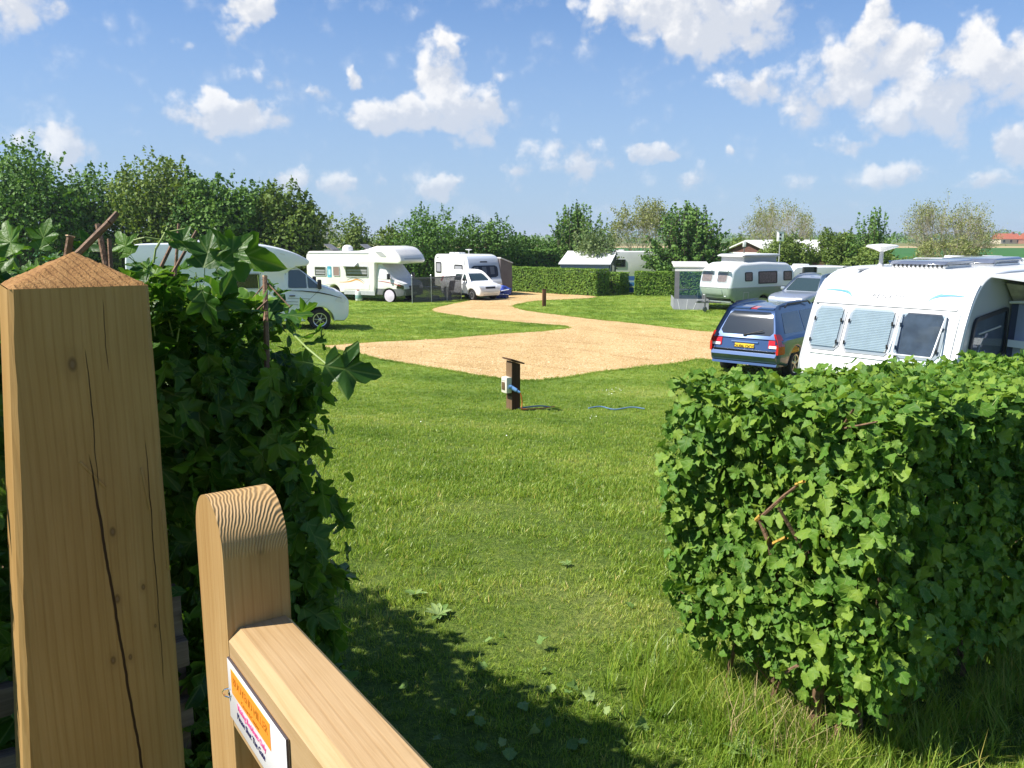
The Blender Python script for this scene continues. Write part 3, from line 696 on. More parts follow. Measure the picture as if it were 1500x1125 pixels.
twig_tree('willow_tree', *tree_at(1078, 1206, 288, 72), 'wide rounded willow with thin leaves behind the brown chalet', LM_WILLOW, leaves=5200, leaf=0.13, stems=15, depth=4)
leafy_tree('bush', *tree_at(1115, 1198, 343, 58), 'round green bush in front of the white chalet roof', LM_TREE2, n=9000, leaf=0.15, cat='bush', base=0, nb=20, shoots=12)
leafy_tree('bush', *tree_at(1192, 1266, 333, 57), 'olive yellow bush left of the young poplar', LM_TREE2, n=8500, leaf=0.15, cat='bush', base=0, nb=18, shoots=18)
shoot_tree('young_poplar', *tree_at(1236, 1318, 297, 55), 'young upright poplar with loose leafy shoots behind the white caravan', LM_SPIKY, nsh=70, leaf=0.17, per=36, base=0.3)
leafy_tree('bush', *tree_at(1225, 1330, 358, 53), 'leafy green bush under the young poplar', LM_TREE2, n=9000, leaf=0.15, cat='bush', base=0, nb=26, shoots=14)
twig_tree('willow_tree', *tree_at(1318, 1452, 280, 64), 'wide pale willow with open twigs at the right, in front of the green field', LM_WILLOW, leaves=5200, leaf=0.13, stems=16, depth=4)
twig_tree('bush', *tree_at(1340, 1440, 345, 62), 'sparse yellow green scrub at the foot of the pale willow', LM_WILLOW, leaves=3000, leaf=0.16, stems=14, cat='bush', depth=3)

# clipped hedges across the middle
box_hedge('clipped_hedge', [(X(738, 54, 2), 54), (X(883, 48.6, 2), 48.6)], 1.52, 1.3, 'long clipped hedge behind the loop of the gravel drive', LM_BOX, leaf=0.10, dens=560)
box_hedge('clipped_hedge', [(X(896, 50, 2), 49.6), (X(912, 50.3, 2), 50.6)], 1.3, 1.0, 'short dark hedge stub beside the striped windbreak', LM_BOX, leaf=0.10, dens=520)
box_hedge('clipped_hedge', [(X(931, 49.2, 2), 49.2), (X(1100, 48, 2), 48)], 1.38, 1.1, 'clipped hedge between the striped windbreak and the pop-top caravan', LM_BOX, leaf=0.10, dens=560)
box_hedge('boundary_hedge', [(-26, 50), (-4, 56), (3, 58)], 2.5, 1.6, 'tall dark boundary hedge under the trees behind the motorhomes', LM_TREE, leaf=0.2, dens=120)

# far woods and farm
def far_wood(x0, x1, y, h, n, seed):
    r = np.random.default_rng(seed); xx = r.uniform(x0, x1, n)
    prof = h * (0.45 + 0.55 * np.abs(np.sin(xx * 0.011 + seed)) * (0.6 + 0.4 * np.sin(xx * 0.057 + 1.3)))
    P = np.stack([xx, y + r.uniform(-15, 15, n), CZ - 3.45 + r.random(n) ** 0.8 * prof], 1)
    o = link('far_wood', scatter_mesh('far_wood', *BITS, frames(r.normal(size=(n, 3)) + np.array([-.3, -.6, .5])), P, r.uniform(1.2, 2.6, n) * h / 8), LM_TREE)
    return tag(o, 'distant line of small trees along the skyline', 'wood', None, 'stuff')
far_wood(-700, 900, 760, 9, 5200, 3)
far_wood(150, 1500, 1500, 13, 4200, 8)
far_wood(60, 232, 430, 5, 1500, 5)
ROOFT = pmat('red_roof_tiles', (0.42, 0.12, 0.06), 0.85, var=0.3, vscale=3)
BRICK = pmat('red_brick', (0.30, 0.14, 0.09), 0.9, var=0.3, vscale=5)
def farmhouse(x, y, w_, d_, he, hr, label, wall, rz=0.15, wins=3):
    t = empty('farmhouse', (x, y, gzf(x, y)), rz, label, 'house')
    MB().box((0, 0, he / 2), (w_, d_, he)).done('wall', wall, t, smooth=False)
    rf = MB().prism([(-d_ / 2 - .3, he - .1), (d_ / 2 + .3, he - .1), (0, he + hr)], -w_ / 2 - .3, w_ / 2 + .3, 'YZ').done('roof', ROOFT, t, smooth=False)
    MB().box((w_ * .3, 0, he + hr), (.9, .8, 1.4)).done('chimney', BRICK, rf, smooth=False)
    for k in range(wins):
        MB().box(((k + .5) / wins * w_ - w_ / 2, -d_ / 2 - .02, he * .55), (1.1, .08, 1.3)).done('window', GLASSD, t, smooth=False)
farmhouse(238, 405, 11, 7, 2.3, 2.6, 'left farmhouse with an orange red roof far across the field', pmat('cream_render', (.6, .52, .38), .9))
farmhouse(247, 400, 9, 8, 2.2, 2.8, 'right farmhouse with a pinkish red roof far across the field', BRICK)
farmhouse(260, 402, 6, 5, 2.2, 1.2, 'small dark roofed outbuilding right of the far farmhouses', pmat('cream_render2', (.6, .4, .33), .9), wins=1)
twig_tree('bare_tree', 262, 415, 8, 9, 'tiny bare tree on the skyline right of the far farmhouses', LM_WILLOW, leaves=500, leaf=.5, stems=6, depth=3)

# ==================================================================== VEHICLE TOOLS
def fil(pts, n=6):
    """rounded polygon: points are (u, v) or (u, v, radius)"""
    out = []; N = len(pts)
    for i in range(N):
        p = pts[i]; r = p[2] if len(p) > 2 else 0
        P = Vector(p[:2])
        if r <= 0: out.append((P.x, P.y)); continue
        A = Vector(pts[i - 1][:2]); B = Vector(pts[(i + 1) % N][:2])
        a = (A - P); b = (B - P); ra = min(r, a.length * .49); rb = min(r, b.length * .49)
        a = P + a.normalized() * ra; b = P + b.normalized() * rb
        for k in range(n + 1):
            u = k / n; q = a * (1 - u) ** 2 + P * 2 * u * (1 - u) + b * u * u; out.append((q.x, q.y))
    return out
def arch(cx, r, z, n=12):
    return [(cx - r * cos(pi * k / n), z + r * sin(pi * k / n) * 1.0) for k in range(n + 1)]
def offs(poly, d):
    out = []; n = len(poly)
    for i in range(n):
        a, p, b = Vector(poly[i - 1]), Vector(poly[i]), Vector(poly[(i + 1) % n])
        e1 = (p - a); e2 = (b - p)
        if e1.length < 1e-9: e1 = e2
        if e2.length < 1e-9: e2 = e1
        n1 = Vector((-e1.y, e1.x)).normalized(); n2 = Vector((-e2.y, e2.x)).normalized()
        k = max(0.35, 1 + n1.dot(n2)); q = p + (n1 + n2) * d / k; out.append((q.x, q.y))
    return out
def cut_grid(bm, xs=(), zs=(), ys=()):
    for axis, vals in (((1, 0, 0), xs), ((0, 1, 0), ys), ((0, 0, 1), zs)):
        for v in vals:
            bmesh.ops.bisect_plane(bm, geom=bm.verts[:] + bm.edges[:] + bm.faces[:], plane_co=Vector(axis) * v, plane_no=axis, dist=1e-5)
def body(name, outline, w, mats, parent, r=0.06, n=4, warp=None, xs=(), zs=(), matfn=None, sharp=32, y0=0.0):
    bm = bmesh.new(); rings = []
    prof = [(r * (1 - cos(pi / 2 * k / n)), w / 2 - r + r * sin(pi / 2 * k / n)) for k in range(n + 1)]
    seq = [(i, -y) for i, y in prof[::-1]] + prof
    for ins, y in seq:
        pl = offs(outline, ins) if ins > 0 else outline
        rings.append([bm.verts.new((u, y + y0, v)) for u, v in pl])
    N = len(outline)
    for A, B in zip(rings[:-1], rings[1:]):
        for i in range(N): bm.faces.new((A[i], A[(i + 1) % N], B[(i + 1) % N], B[i]))
    bm.faces.new(rings[0]); bm.faces.new(rings[-1][::-1])
    if warp or xs or zs:
        cut_grid(bm, xs, zs)
        bmesh.ops.triangulate(bm, faces=[f for f in bm.faces if len(f.verts) > 4])
    bmesh.ops.recalc_face_normals(bm, faces=bm.faces)
    if matfn:
        for f in bm.faces: f.material_index = matfn(f.calc_center_median(), f.normal)
    if warp:
        for v in bm.verts: v.co = Vector(warp(*v.co))
    return finish(bm, name, mats, parent, sharp)
def sidep(name, poly, y, mats, parent, th=0.02, warp=None, xs=(), zs=(), bev=0.0, smooth=False):
    """flat part lying on a side wall; y signed position of its outer face"""
    s = 1 if y > 0 else -1
    bm = bmesh.new(); mb = MB(); mb.bm.free(); mb.bm = bm; mb.prism(poly, y, y - s * th)
    if warp or xs or zs:
        cut_grid(bm, xs, zs); bmesh.ops.triangulate(bm, faces=[f for f in bm.faces if len(f.verts) > 4])
    if warp:
        for v in bm.verts: v.co = Vector(warp(*v.co))
    return finish(bm, name, mats, parent, 30, smooth)
def rect(x0, x1, z0, z1, r=0.05): return fil([(x0, z0, r), (x1, z0, r), (x1, z1, r), (x0, z1, r)], 4)
def ring_poly_frame(name, poly, y, mats, parent, wdt=0.03, th=0.02, warp=None):
    """frame around a window: the outline minus its inset"""
    s = 1 if y > 0 else -1; inn = offs(poly, wdt); bm = bmesh.new(); n = len(poly)
    A = [bm.verts.new((u, y, v)) for u, v in poly]; B = [bm.verts.new((u, y, v)) for u, v in inn]
    C = [bm.verts.new((u, y - s * th, v)) for u, v in poly]; D_ = [bm.verts.new((u, y - s * th, v)) for u, v in inn]
    for i in range(n):
        j = (i + 1) % n
        bm.faces.new((A[i], A[j], B[j], B[i])); bm.faces.new((A[i], C[i], C[j], A[j])); bm.faces.new((B[i], B[j], D_[j], D_[i]))
    if warp:
        for v in bm.verts: v.co = Vector(warp(*v.co))
    return finish(bm, name, mats, parent, 30)
def path_between(outline, z0, z1, side='front', xm=0.0):
    """part of the outline on the front (or rear) between two heights, as a polyline from z0 up to z1"""
    pts = []; n = len(outline)
    for i in range(n):
        a, b = outline[i], outline[(i + 1) % n]
        if (side == 'front' and (a[0] + b[0]) / 2 < xm) or (side == 'rear' and (a[0] + b[0]) / 2 > xm): continue
        lo, hi = (a, b) if a[1] < b[1] else (b, a)
        if hi[1] - lo[1] < 1e-6 or hi[1] < z0 or lo[1] > z1: continue
        for zz in (z0, z1):
            if lo[1] <= zz <= hi[1]:
                u = (zz - lo[1]) / (hi[1] - lo[1]); pts.append((lo[0] + (hi[0] - lo[0]) * u, zz))
        for q in (lo, hi):
            if z0 < q[1] < z1: pts.append(q)
    pts = sorted(set((round(p[0], 5), round(p[1], 5)) for p in pts), key=lambda p: p[1])
    return pts
def wrap(name, path, ya, yb, mats, parent, off=0.006, th=0.02, warp=None, side='front', ny=6, round_=0.0, yfn=None):
    """panel following a profile line: path (x,z) upwards; ya..yb across"""
    P = [Vector(p) for p in path]
    # resample
    L = [0]; 
    for a, b in zip(P[:-1], P[1:]): L.append(L[-1] + (b - a).length)
    m = max(6, int(L[-1] / 0.08)); Q = []
    for k in range(m + 1):
        s = L[-1] * k / m; i = max(j for j in range(len(L)) if L[j] <= s + 1e-9); i = min(i, len(P) - 2)
        u = (s - L[i]) / max(1e-9, L[i + 1] - L[i]); Q.append(P[i].lerp(P[i + 1], u))
    sg = 1 if side == 'front' else -1; bm = bmesh.new(); F_ = []; B_ = []
    for k, q in enumerate(Q):
        a = Q[max(0, k - 1)]; b = Q[min(m, k + 1)]; t = (b - a).normalized(); nn = Vector((t.y, -t.x)) * sg
        if side == 'rear': nn = Vector((-t.y, t.x))
        s = k / m; y0, y1 = ya, yb
        if yfn: y0, y1 = yfn(s)
        if round_:
            d = min(s, 1 - s) * L[-1]
            if d < round_: c_ = round_ - sqrt(max(0, round_ ** 2 - (round_ - d) ** 2)); y0 += c_; y1 -= c_
        rf = []; rb = []
        for j in range(ny + 1):
            y = y0 + (y1 - y0) * j / ny
            rf.append(bm.verts.new((q.x + nn.x * off, y, q.y + nn.y * off))); rb.append(bm.verts.new((q.x + nn.x * (off - th), y, q.y + nn.y * (off - th))))
        F_.append(rf); B_.append(rb)
    for k in range(m):
        for j in range(ny):
            bm.faces.new((F_[k][j], F_[k][j + 1], F_[k + 1][j + 1], F_[k + 1][j]))
            bm.faces.new((B_[k][j], B_[k + 1][j], B_[k + 1][j + 1], B_[k][j + 1]))
        bm.faces.new((F_[k][0], F_[k + 1][0], B_[k + 1][0], B_[k][0])); bm.faces.new((F_[k][ny], B_[k][ny], B_[k + 1][ny], F_[k + 1][ny]))
    for j in range(ny):
        bm.faces.new((F_[0][j], B_[0][j], B_[0][j + 1], F_[0][j + 1])); bm.faces.new((F_[m][j], F_[m][j + 1], B_[m][j + 1], B_[m][j]))
    if warp:
        for v in bm.verts: v.co = Vector(warp(*v.co))
    return finish(bm, name, mats, parent, 40)
WHEELS = {}
def wheel(parent, x, y, R, w_, style='alloy', spokes=5):
    """tyre with a rim as sub-part; outer side faces +y or -y by the sign of y"""
    s = 1 if y > 0 else -1; key = (round(R, 3), w_, style, spokes, s)
    if key not in WHEELS:
        mb = MB(); r_ = R * 0.62; h = w_ / 2
        mb.lathe([(r_, -h * .9), (R * .9, -h), (R * .985, -h * .75), (R, -h * .4), (R, h * .4), (R * .985, h * .75), (R * .9, h), (r_, h * .9)], 32, 'Y')
        ty = mb.done('wheel', RUBBER, parent, 40); me1 = ty.data; bpy.data.objects.remove(ty)
        mb = MB(); o = s * h
        mb.lathe([(r_ * 1.02, o * .2), (r_ * 1.02, o * .96), (r_ * .90, o * .90), (r_ * .86, o * .45), (0.02, o * .40)], 32, 'Y')
        rim_dark = mb
        if style == 'cover':
            mb.lathe([(R * 0.93, o * 0.98), (R * 0.96, o * 1.06), (R * 0.6, o * 1.22), (0.01, o * 1.25)], 32, 'Y')
        elif style == 'steel':
            mb.lathe([(r_ * .85, o * .5), (r_ * .8, o * .8), (r_ * .3, o * .86), (.02, o * .9)], 20, 'Y')
        else:
            for k in range(spokes):
                a = 2 * pi * k / spokes + .3; c = Vector((cos(a), 0, sin(a)))
                mb.box(c * r_ * .48 + Vector((0, o * .74, 0)), (r_ * .86, w_ * .16, r_ * (.22 if spokes > 6 else .36)), Matrix.Rotation(-a, 3, 'Y'), 0.008)
            mb.lathe([(r_ * .26, o * .5), (r_ * .26, o * .88), (r_ * .18, o * .95), (.01, o * .95)], 16, 'Y')
        mt = {'alloy': ALLOY, 'cover': pmat('pink_fabric', (0.66, 0.58, 0.68), 0.85, var=0.15, vscale=5), 'steel': pmat('wheel_trim', (0.55, 0.56, 0.58), 0.35, metal=0.6)}[style]
        ri = mb.done('rim', mt, parent, 35); me2 = ri.data; bpy.data.objects.remove(ri)
        WHEELS[key] = (me1, me2)
    me1, me2 = WHEELS[key]
    a = link('wheel', me1, None, parent); a.location = (x, y, R)
    b = link('wheel_cover' if style == 'cover' else 'rim', me2, None, a)
    return a
def arches_fn(cs, R):
    def f(c, n):
        if n.z < -0.6 and c.z < 0.6: return 1
        for cx in cs:
            if (c.x - cx) ** 2 + (c.z - R) ** 2 < (R * 1.22) ** 2 and abs(n.y) < 0.5 and c.z < R * 2.3: return 1
        return 0
    return f
def text(body_, size, mat, parent, M, name='lettering', ext=0.002, shear=0.0, spacing=1.0, align='CENTER'):
    cu = bpy.data.curves.new('t', 'FONT'); cu.body = body_; cu.size = size; cu.extrude = ext; cu.align_x = align; cu.align_y = 'CENTER'; cu.shear = shear; cu.space_character = spacing
    cu.resolution_u = 3
    o = bpy.data.objects.new('t', cu); COL.objects.link(o); bpy.context.view_layer.update()
    me = bpy.data.meshes.new_from_object(o.evaluated_get(bpy.context.evaluated_depsgraph_get())); bpy.data.objects.remove(o); bpy.data.curves.remove(cu)
    me.transform(M); ob = link(name, me, None, parent); me.materials.clear(); me.materials.append(mat); return ob
def side_text_matrix(x, y, z):
    """text readable from outside on the side wall at signed y"""
    if y > 0: return Matrix.Translation((x, y, z)) @ Matrix.Rotation(pi, 4, 'Z') @ Matrix.Rotation(pi / 2, 4, 'X')
    return Matrix.Translation((x, y, z)) @ Matrix.Rotation(pi / 2, 4, 'X')
def ribbon(name, pts, wd, y, mat, parent, th=0.003):
    """painted stripe on a side: polyline in (x,z)"""
    P = [Vector(p) for p in pts]; up = []; dn = []
    for i, p in enumerate(P):
        t = (P[min(i + 1, len(P) - 1)] - P[max(i - 1, 0)]).normalized(); n_ = Vector((-t.y, t.x)); ww = wd * (0.15 + 0.85 * sin(pi * (i + .3) / (len(P) - .4)))
        up.append(tuple(p + n_ * ww / 2)); dn.append(tuple(p - n_ * ww / 2))
    return sidep(name, dn + up[::-1], y, mat, parent, th)
def curve_pts(c, n=10):
    """quadratic bezier chain"""
    out = []
    for (a, b, d) in c:
        for k in range(n + 1):
            u = k / n; out.append(tuple(Vector(a) * (1 - u) ** 2 + Vector(b) * 2 * u * (1 - u) + Vector(d) * u * u))
    return out
def heading(hx, hy): return atan2(hy, hx)
def level(o, x, y, dz=0.0): o.location = (x, y, gzf(x, y) + dz)

# ==================================================================== MOTORHOME 1 (low profile, dark blue van-type cab), nose at +x, seen from its right side (y<0)
def motorhome_low():
    t = empty('motorhome', (0, 0, 0), 0, 'white low profile motorhome with an alloy wheel behind the left hedge', 'motorhome')
    R = 0.345; W = 2.2
    # origin: front axle centre; rear -5.6
    o = fil([(-5.55, 0.42, .1), (-4.6, .36), *arch(-3.75, .42, .34), (-1.2, .34), (-1.0, .30), *arch(0, .45, .30), (.78, .28, .05), (.93, .42, .12), (.96, .92, .12), (.74, 1.19, .14), (.10, 1.42, .15), (-.60, 1.98, .08),
             (-.72, 2.02, .05), (-.30, 2.05, .14), (-.22, 2.2, .15), (-.75, 2.5, .45), (-1.7, 2.74, .5), (-3.0, 2.78), (-5.35, 2.74, .3), (-5.55, 2.4, .3)])
    def warp(x, y, z):
        k = 1.0
        if x > -1.05 and z < 2.0:
            k *= 0.93 - 0.12 * max(0, (z - 1.0)) - 0.20 * max(0, (x - 0.25) / .7) ** 2
        elif x > -1.3: k *= 1 - 0.25 * max(0, (x + 1.3)) ** 2 * 0.6
        return (x, y * k, z)
    def mf(c, n):
        if arches_fn([0, -3.75], R)(c, n): return 1
        return 0
    zc = [.6, .9, 1.2, 1.5, 1.8, 2.0, 2.3]
    body('body', o, W, [pmat('cool_white_paint', (.78, .81, .86), .3, coat=.5), DARK], t, r=.05, warp=warp, xs=[-1.3, -1.05, -.7, -.3, .2, .5, .75], zs=zc, matfn=mf)
    for x in (0, -3.75):
        for s in (-1, 1): wheel(t, x, s * (1.0 if x == 0 else 1.03) * .95, R, .22, 'alloy', 7)
    for s in (-1, 1):
        y = s * (W / 2 + .012)
        dw = fil([(-.95, .62, .06), (-.45, .62, .2), (-.30, 1.12), (-.12, 1.30), (-.62, 1.86, .1), (-.95, 1.92, .1)])
        ring_poly_frame('cab_door', fil([(-1.0, .45, .06), (-.52, .45, .15), (-.40, .90), (.10, 1.34, .1), (-.60, 1.96, .1), (-1.0, 1.98, .1)]), s * (W / 2 + .006), pmat('door_gap', (.22, .23, .25), .6), t, .012, .01, warp)
        sidep('cab_window', fil([(-.93, 1.36, .05), (-.36, 1.35, .04), (-.38, 1.78, .02), (-.58, 1.92, .06), (-.90, 1.92, .08)]), y, GLASSC, t, .02, warp)
        sidep('quarter_window', fil([(-.32, 1.35, .04), (.08, 1.34, .04), (-.34, 1.72, .04)]), y, GLASSC, t, .02, warp)
        ribbon('decal_stripe', [(-.95, 1.29), (-.5, 1.27), (0, 1.21), (.35, 1.13), (.7, 1.02)], .04, s * (W / 2 + .012) * .985, BLACKP, t)
        for k in range(3):
            ribbon('decal_stripe', [(-.95 - .0, 1.06 - k * .0 + .0), (-.3, 1.02)] if k == 0 else [(-1.3, 1.06 - .09 * k), (-.65, 1.02 - .09 * k)], .022, s * (W / 2 + (.012 if k == 0 else .004)), GREYP, t, .01)
        MB().box((-.82, s * 1.045, 1.12), (.18, .04, .035), None, .01).done('door_handle', BLACKP, t)
        m = MB().box((.02, s * 1.14, 1.47), (.12, .16, .30), None, .03).tube((0, s * .95, 1.38), (.02, s * 1.1, 1.40), .025).done('wing_mirror', BLACKP, t)
        wf = ring_poly_frame('living_window', rect(-2.5, -1.75, 1.35, 1.85, .07), s * (W / 2 + .02), LGREY, t, .035, .03)
        sidep('pane', offs(rect(-2.5, -1.75, 1.35, 1.85, .07), .035), s * (W / 2 + .012), GLASSD, wf, .01)
        wf = ring_poly_frame('living_window', rect(-4.9, -4.1, 1.5, 2.0, .07), s * (W / 2 + .02), LGREY, t, .035, .03)
        sidep('pane', offs(rect(-4.9, -4.1, 1.5, 2.0, .07), .035), s * (W / 2 + .012), GLASSD, wf, .01)
        sidep('side_skirt', [(-3.2, .34), (-1.15, .32), (-1.15, .50), (-3.2, .50)], s * (W / 2 + .01), LGREY, t, .02)
        sidep('service_hatch', rect(-1.75, -1.45, .75, 1.05, .03), s * (W / 2 + .008), WHITE, t, .01)
        sidep('roof_lamp', fil([(-1.15, 2.42, .03), (-.98, 2.37, .03), (-.98, 2.42, .02), (-1.12, 2.46, .02)]), s * (W / 2 + .004), CLEARL, t, .03, warp)
        sidep('headlight', fil([(.48, .94, .04), (.80, .84, .05), (.88, .98, .05), (.68, 1.14, .06)]), s * (W / 2 + .02), CLEARL, t, .04, warp)
    wrap('windscreen', path_between(o, 1.47, 1.93, 'front', -.7), -.98, .98, GLASSC, t, .012, .02, warp, round_=.06)
    wrap('grille', path_between(o, .62, .82, 'front', .6), -.45, .45, BLACKP, t, .012, .02, warp)
    wrap('number_plate', path_between(o, .44, .55, 'front', .6), -.26, .26, pmat('white_plate', (.75, .75, .72), .4), t, .015, .02, warp)
    MB().box((-3.2, 0, 2.80), (.7, .6, .10), None, .03).done('roof_vent', WHITE, t)
    MB().tube((-3.9, -.3, 2.74), (-3.9, -.3, 2.98), .02).lathe([(.02, 2.97), (.17, 3.0), (.17, 3.02), (.02, 3.05)], 16, 'Z', (-3.9, -.3, 0)).done('aerial', WHITE, t)
    MB().box((-5.5, 0, .5), (.12, 2.0, .18), None, .03).done('rear_bumper', GREYP, t)
    return t
mh1 = motorhome_low()
mh1.scale = (1.04,) * 3; level(mh1, X(476, 27.6, 3) - .42, 28.4); mh1.rotation_euler = (0, 0, heading(.955, .295))

# ==================================================================== MOTORHOME 2 (overcab)
def motorhome_overcab():
    t = empty('motorhome', (0, 0, 0), 0, 'cream overcab motorhome with silver windscreen screen and pinkish wheel cover', 'motorhome')
    W = 2.25; R = .33
    o = fil([(-5.5, .55, .08), (-4.4, .50), *arch(-3.6, .40, .42), (-2.2, .42), (-.9, .42, .05), (-.82, .9), (-.80, 2.02, .06), (.75, 2.00, .12), (.92, 2.14, .1), (.80, 2.42, .16), (.35, 2.86, .35), (-.6, 2.95, .4), (-1.45, 2.70, .5), (-2.3, 2.62, .3),
             (-5.35, 2.62, .16), (-5.5, 2.4, .16)])
    def warp(x, y, z):
        k = 1 - (0.05 * max(0, (x - .2)) ** 2 if z > 1.95 else 0); return (x, y * k, z)
    body('body', o, W, [CREAM, DARK], t, r=.07, warp=warp, xs=[-.8, 0, .3, .6], zs=[2.1, 2.4, 2.7], matfn=arches_fn([-3.6], R))
    cab = fil([(-.95, .33), (-.45, .33), *arch(0, .42, .30), (.60, .28, .04), (.88, .34, .06), (.93, .72, .08), (.86, .92, .1), (.66, 1.02, .12), (.15, 1.16, .1), (-.55, 2.03, .05), (-.95, 2.03)])
    def cwarp(x, y, z):
        k = 1 - 0.13 * max(0, z - 1.05) - 0.16 * max(0, (x - .3) / .6) ** 2; return (x, y * k, z)
    def cm(c, n):
        if arches_fn([0], R)(c, n): return 1
        return 2 if c.z < .70 else 0
    body('cab', cab, 2.0, [CREAM, DARK, GREYP], t, r=.06, warp=cwarp, xs=[-.5, 0, .3, .5, .7], zs=[.5, .70, .9, 1.1, 1.4, 1.7], matfn=cm)
    for x in (0, -3.6):
        for s in (-1, 1): wheel(t, x, s * .88, R, .22, 'cover' if (x == 0) else 'steel')
    SCR = pmat('insulating_screen', (.66, .66, .69), .5, var=.08, vscale=5, bump=.4, bscale=12)
    wrap('windscreen_cover', path_between(cab, .93, 1.99, 'front', -.7), -1.0, 1.0, SCR, t, .03, .03, cwarp)
    OR = pmat('orange_decal', (.70, .32, .07), .4); BLN = pmat('grey_window_blind', (.30, .30, .31), .6)
    for s in (-1, 1):
        Y = s * (W / 2); 
        for (x0, x1, z0, z1) in ((-2.75, -1.25, 1.28, 1.86), (-4.9, -4.1, 1.28, 1.80)):
            wf = ring_poly_frame('window', rect(x0, x1, z0, z1, .06), Y + s * .03, LGREY, t, .035, .035)
            sidep('pane', offs(rect(x0, x1, z0, z1, .06), .035), Y + s * .020, GLASSD, wf, .015)
            for k in range(2): sidep('blind', [(x0 + .08, z1 - .28 - k * .14), (x1 - .08, z1 - .28 - k * .14), (x1 - .08, z1 - .18 - k * .14), (x0 + .08, z1 - .18 - k * .14)], Y + s * .024, BLN, wf, .003)
        wf = ring_poly_frame('window', rect(-3.6, -3.15, 1.30, 1.82, .06), Y + s * .03, LGREY, t, .03, .035)
        sidep('pane', offs(rect(-3.6, -3.15, 1.30, 1.82, .06), .03), Y + s * .022, pmat('brown_blind', (.28, .19, .16), .5), wf, .015)
        MB().prism([(Y, 1.9), (Y + s * .32, 1.84), (Y + s * .32, 1.86), (Y, 2.06)], -2.95, -1.9, 'YZ').done('raised_window_flap', LGREY, t)
        wf = ring_poly_frame('overcab_window', fil([(-.75, 2.62, .12), (-.40, 2.38, .12), (-.02, 2.36, .1), (-.30, 2.62, .14)]), Y + s * .015, LGREY, t, .03, .02, warp)
        sidep('pane', offs(fil([(-.75, 2.62, .12), (-.40, 2.38, .12), (-.02, 2.36, .1), (-.30, 2.62, .14)])[::1], .02), Y + s * .010, pmat('overcab_pane', (.45, .45, .44), .3), wf, .012, warp)
        ribbon('decal_stripe', curve_pts([((-3.2, .98), (-2.5, .98), (-2.2, 1.12)), ((-2.2, 1.12), (-1.9, 1.22), (-1.55, .93))]), .07, Y + s * .005, OR, t)
        ribbon('decal_stripe', curve_pts([((-2.7, 1.08), (-2.4, 1.28), (-2.0, 1.2)), ((-2.0, 1.2), (-1.7, 1.2), (-1.5, 1.0))]), .03, Y + s * .008, GREYP, t)
        sidep('locker_door', rect(-2.9, -1.2, .62, .92, .04), Y + s * .012, CREAM, t, .02)
        sidep('side_skirt', [(-2.9, .34), (-.85, .34), (-.85, .55), (-2.9, .55)], Y + s * .012, LGREY, t, .03)
        sidep('awning_rail', [(-5.3, 2.50), (-1.2, 2.52), (-1.2, 2.56), (-5.3, 2.54)], Y + s * .02, LGREY, t, .03)
        sidep('cab_window_cover', fil([(-.72, 1.22, .05), (.02, 1.20, .04), (-.5, 1.86, .05), (-.72, 1.90, .05)]), s * 1.02, SCR, t, .03, cwarp)
        ribbon('decal_stripe', [(-.7, 1.1), (-.2, 1.06), (.3, .98), (.75, .86)], .03, s * 1.012, pmat('red_decal', (.45, .06, .05), .4), t, .02)
        MB().box((.06, s * 1.12, 1.34), (.12, .16, .30), None, .03).tube((0, s * .9, 1.26), (.04, s * 1.1, 1.28), .025).done('wing_mirror', BLACKP, t)
        sidep('headlight', fil([(.45, .74, .04), (.86, .70, .05), (.84, .90, .05), (.55, .96, .06)]), s * 1.02, GLASSD, t, .05, cwarp)
    sidep('window_sticker', rect(-4.02, -3.72, 1.22, 1.82, .06), -(W / 2 + .008), pmat('turquoise_panel', (.10, .42, .55), .4, var=.4, vscale=6), t, .01)
    sidep('window_sticker', rect(-3.94, -3.80, 1.35, 1.65, .04), -(W / 2 + .012), pmat('pale_turquoise', (.45, .68, .72), .4), t, .01)
    wrap('grille', path_between(cab, .64, .86, 'front', .6), -.55, .55, BLACKP, t, .012, .02, cwarp)
    wrap('bumper', path_between(cab, .36, .60, 'front', .6), -.98, .98, GREYP, t, .02, .04, cwarp)
    wrap('number_plate', path_between(cab, .42, .53, 'front', .6), -.26, .26, pmat('white_plate', (.75, .75, .72), .4), t, .03, .02, cwarp)
    wrap('roof_strip', path_between(o, 2.22, 2.30, 'front', .6), -.8, .8, LGREY, t, .01, .02, warp)
    MB().lathe([(.30, 2.60), (.30, 2.72), (.26, 2.86), (.15, 2.94), (.02, 2.96)], 20, 'Z', (-3.4, -.1, 0)).done('satellite_dome', WHITE, t)
    for xx, tl in ((-4.4, .5), (-1.9, .5)):
        MB().box((xx, -.2, 2.66), (.6, .6, .06)).box((xx - .05, -.2, 2.84), (.62, .60, .035), Matrix.Rotation(tl, 3, 'Y')).done('open_skylight', GREYP, t)
    MB().box((-5.58, 0, .52), (.1, 2.1, .2), None, .03).done('rear_bumper', GREYP, t)
    return t
mh2 = motorhome_overcab()
level(mh2, X(571, 43.9, 3.4) + .48, 44.6); mh2.rotation_euler = (0, 0, heading(cos(radians(28)), -sin(radians(28))))

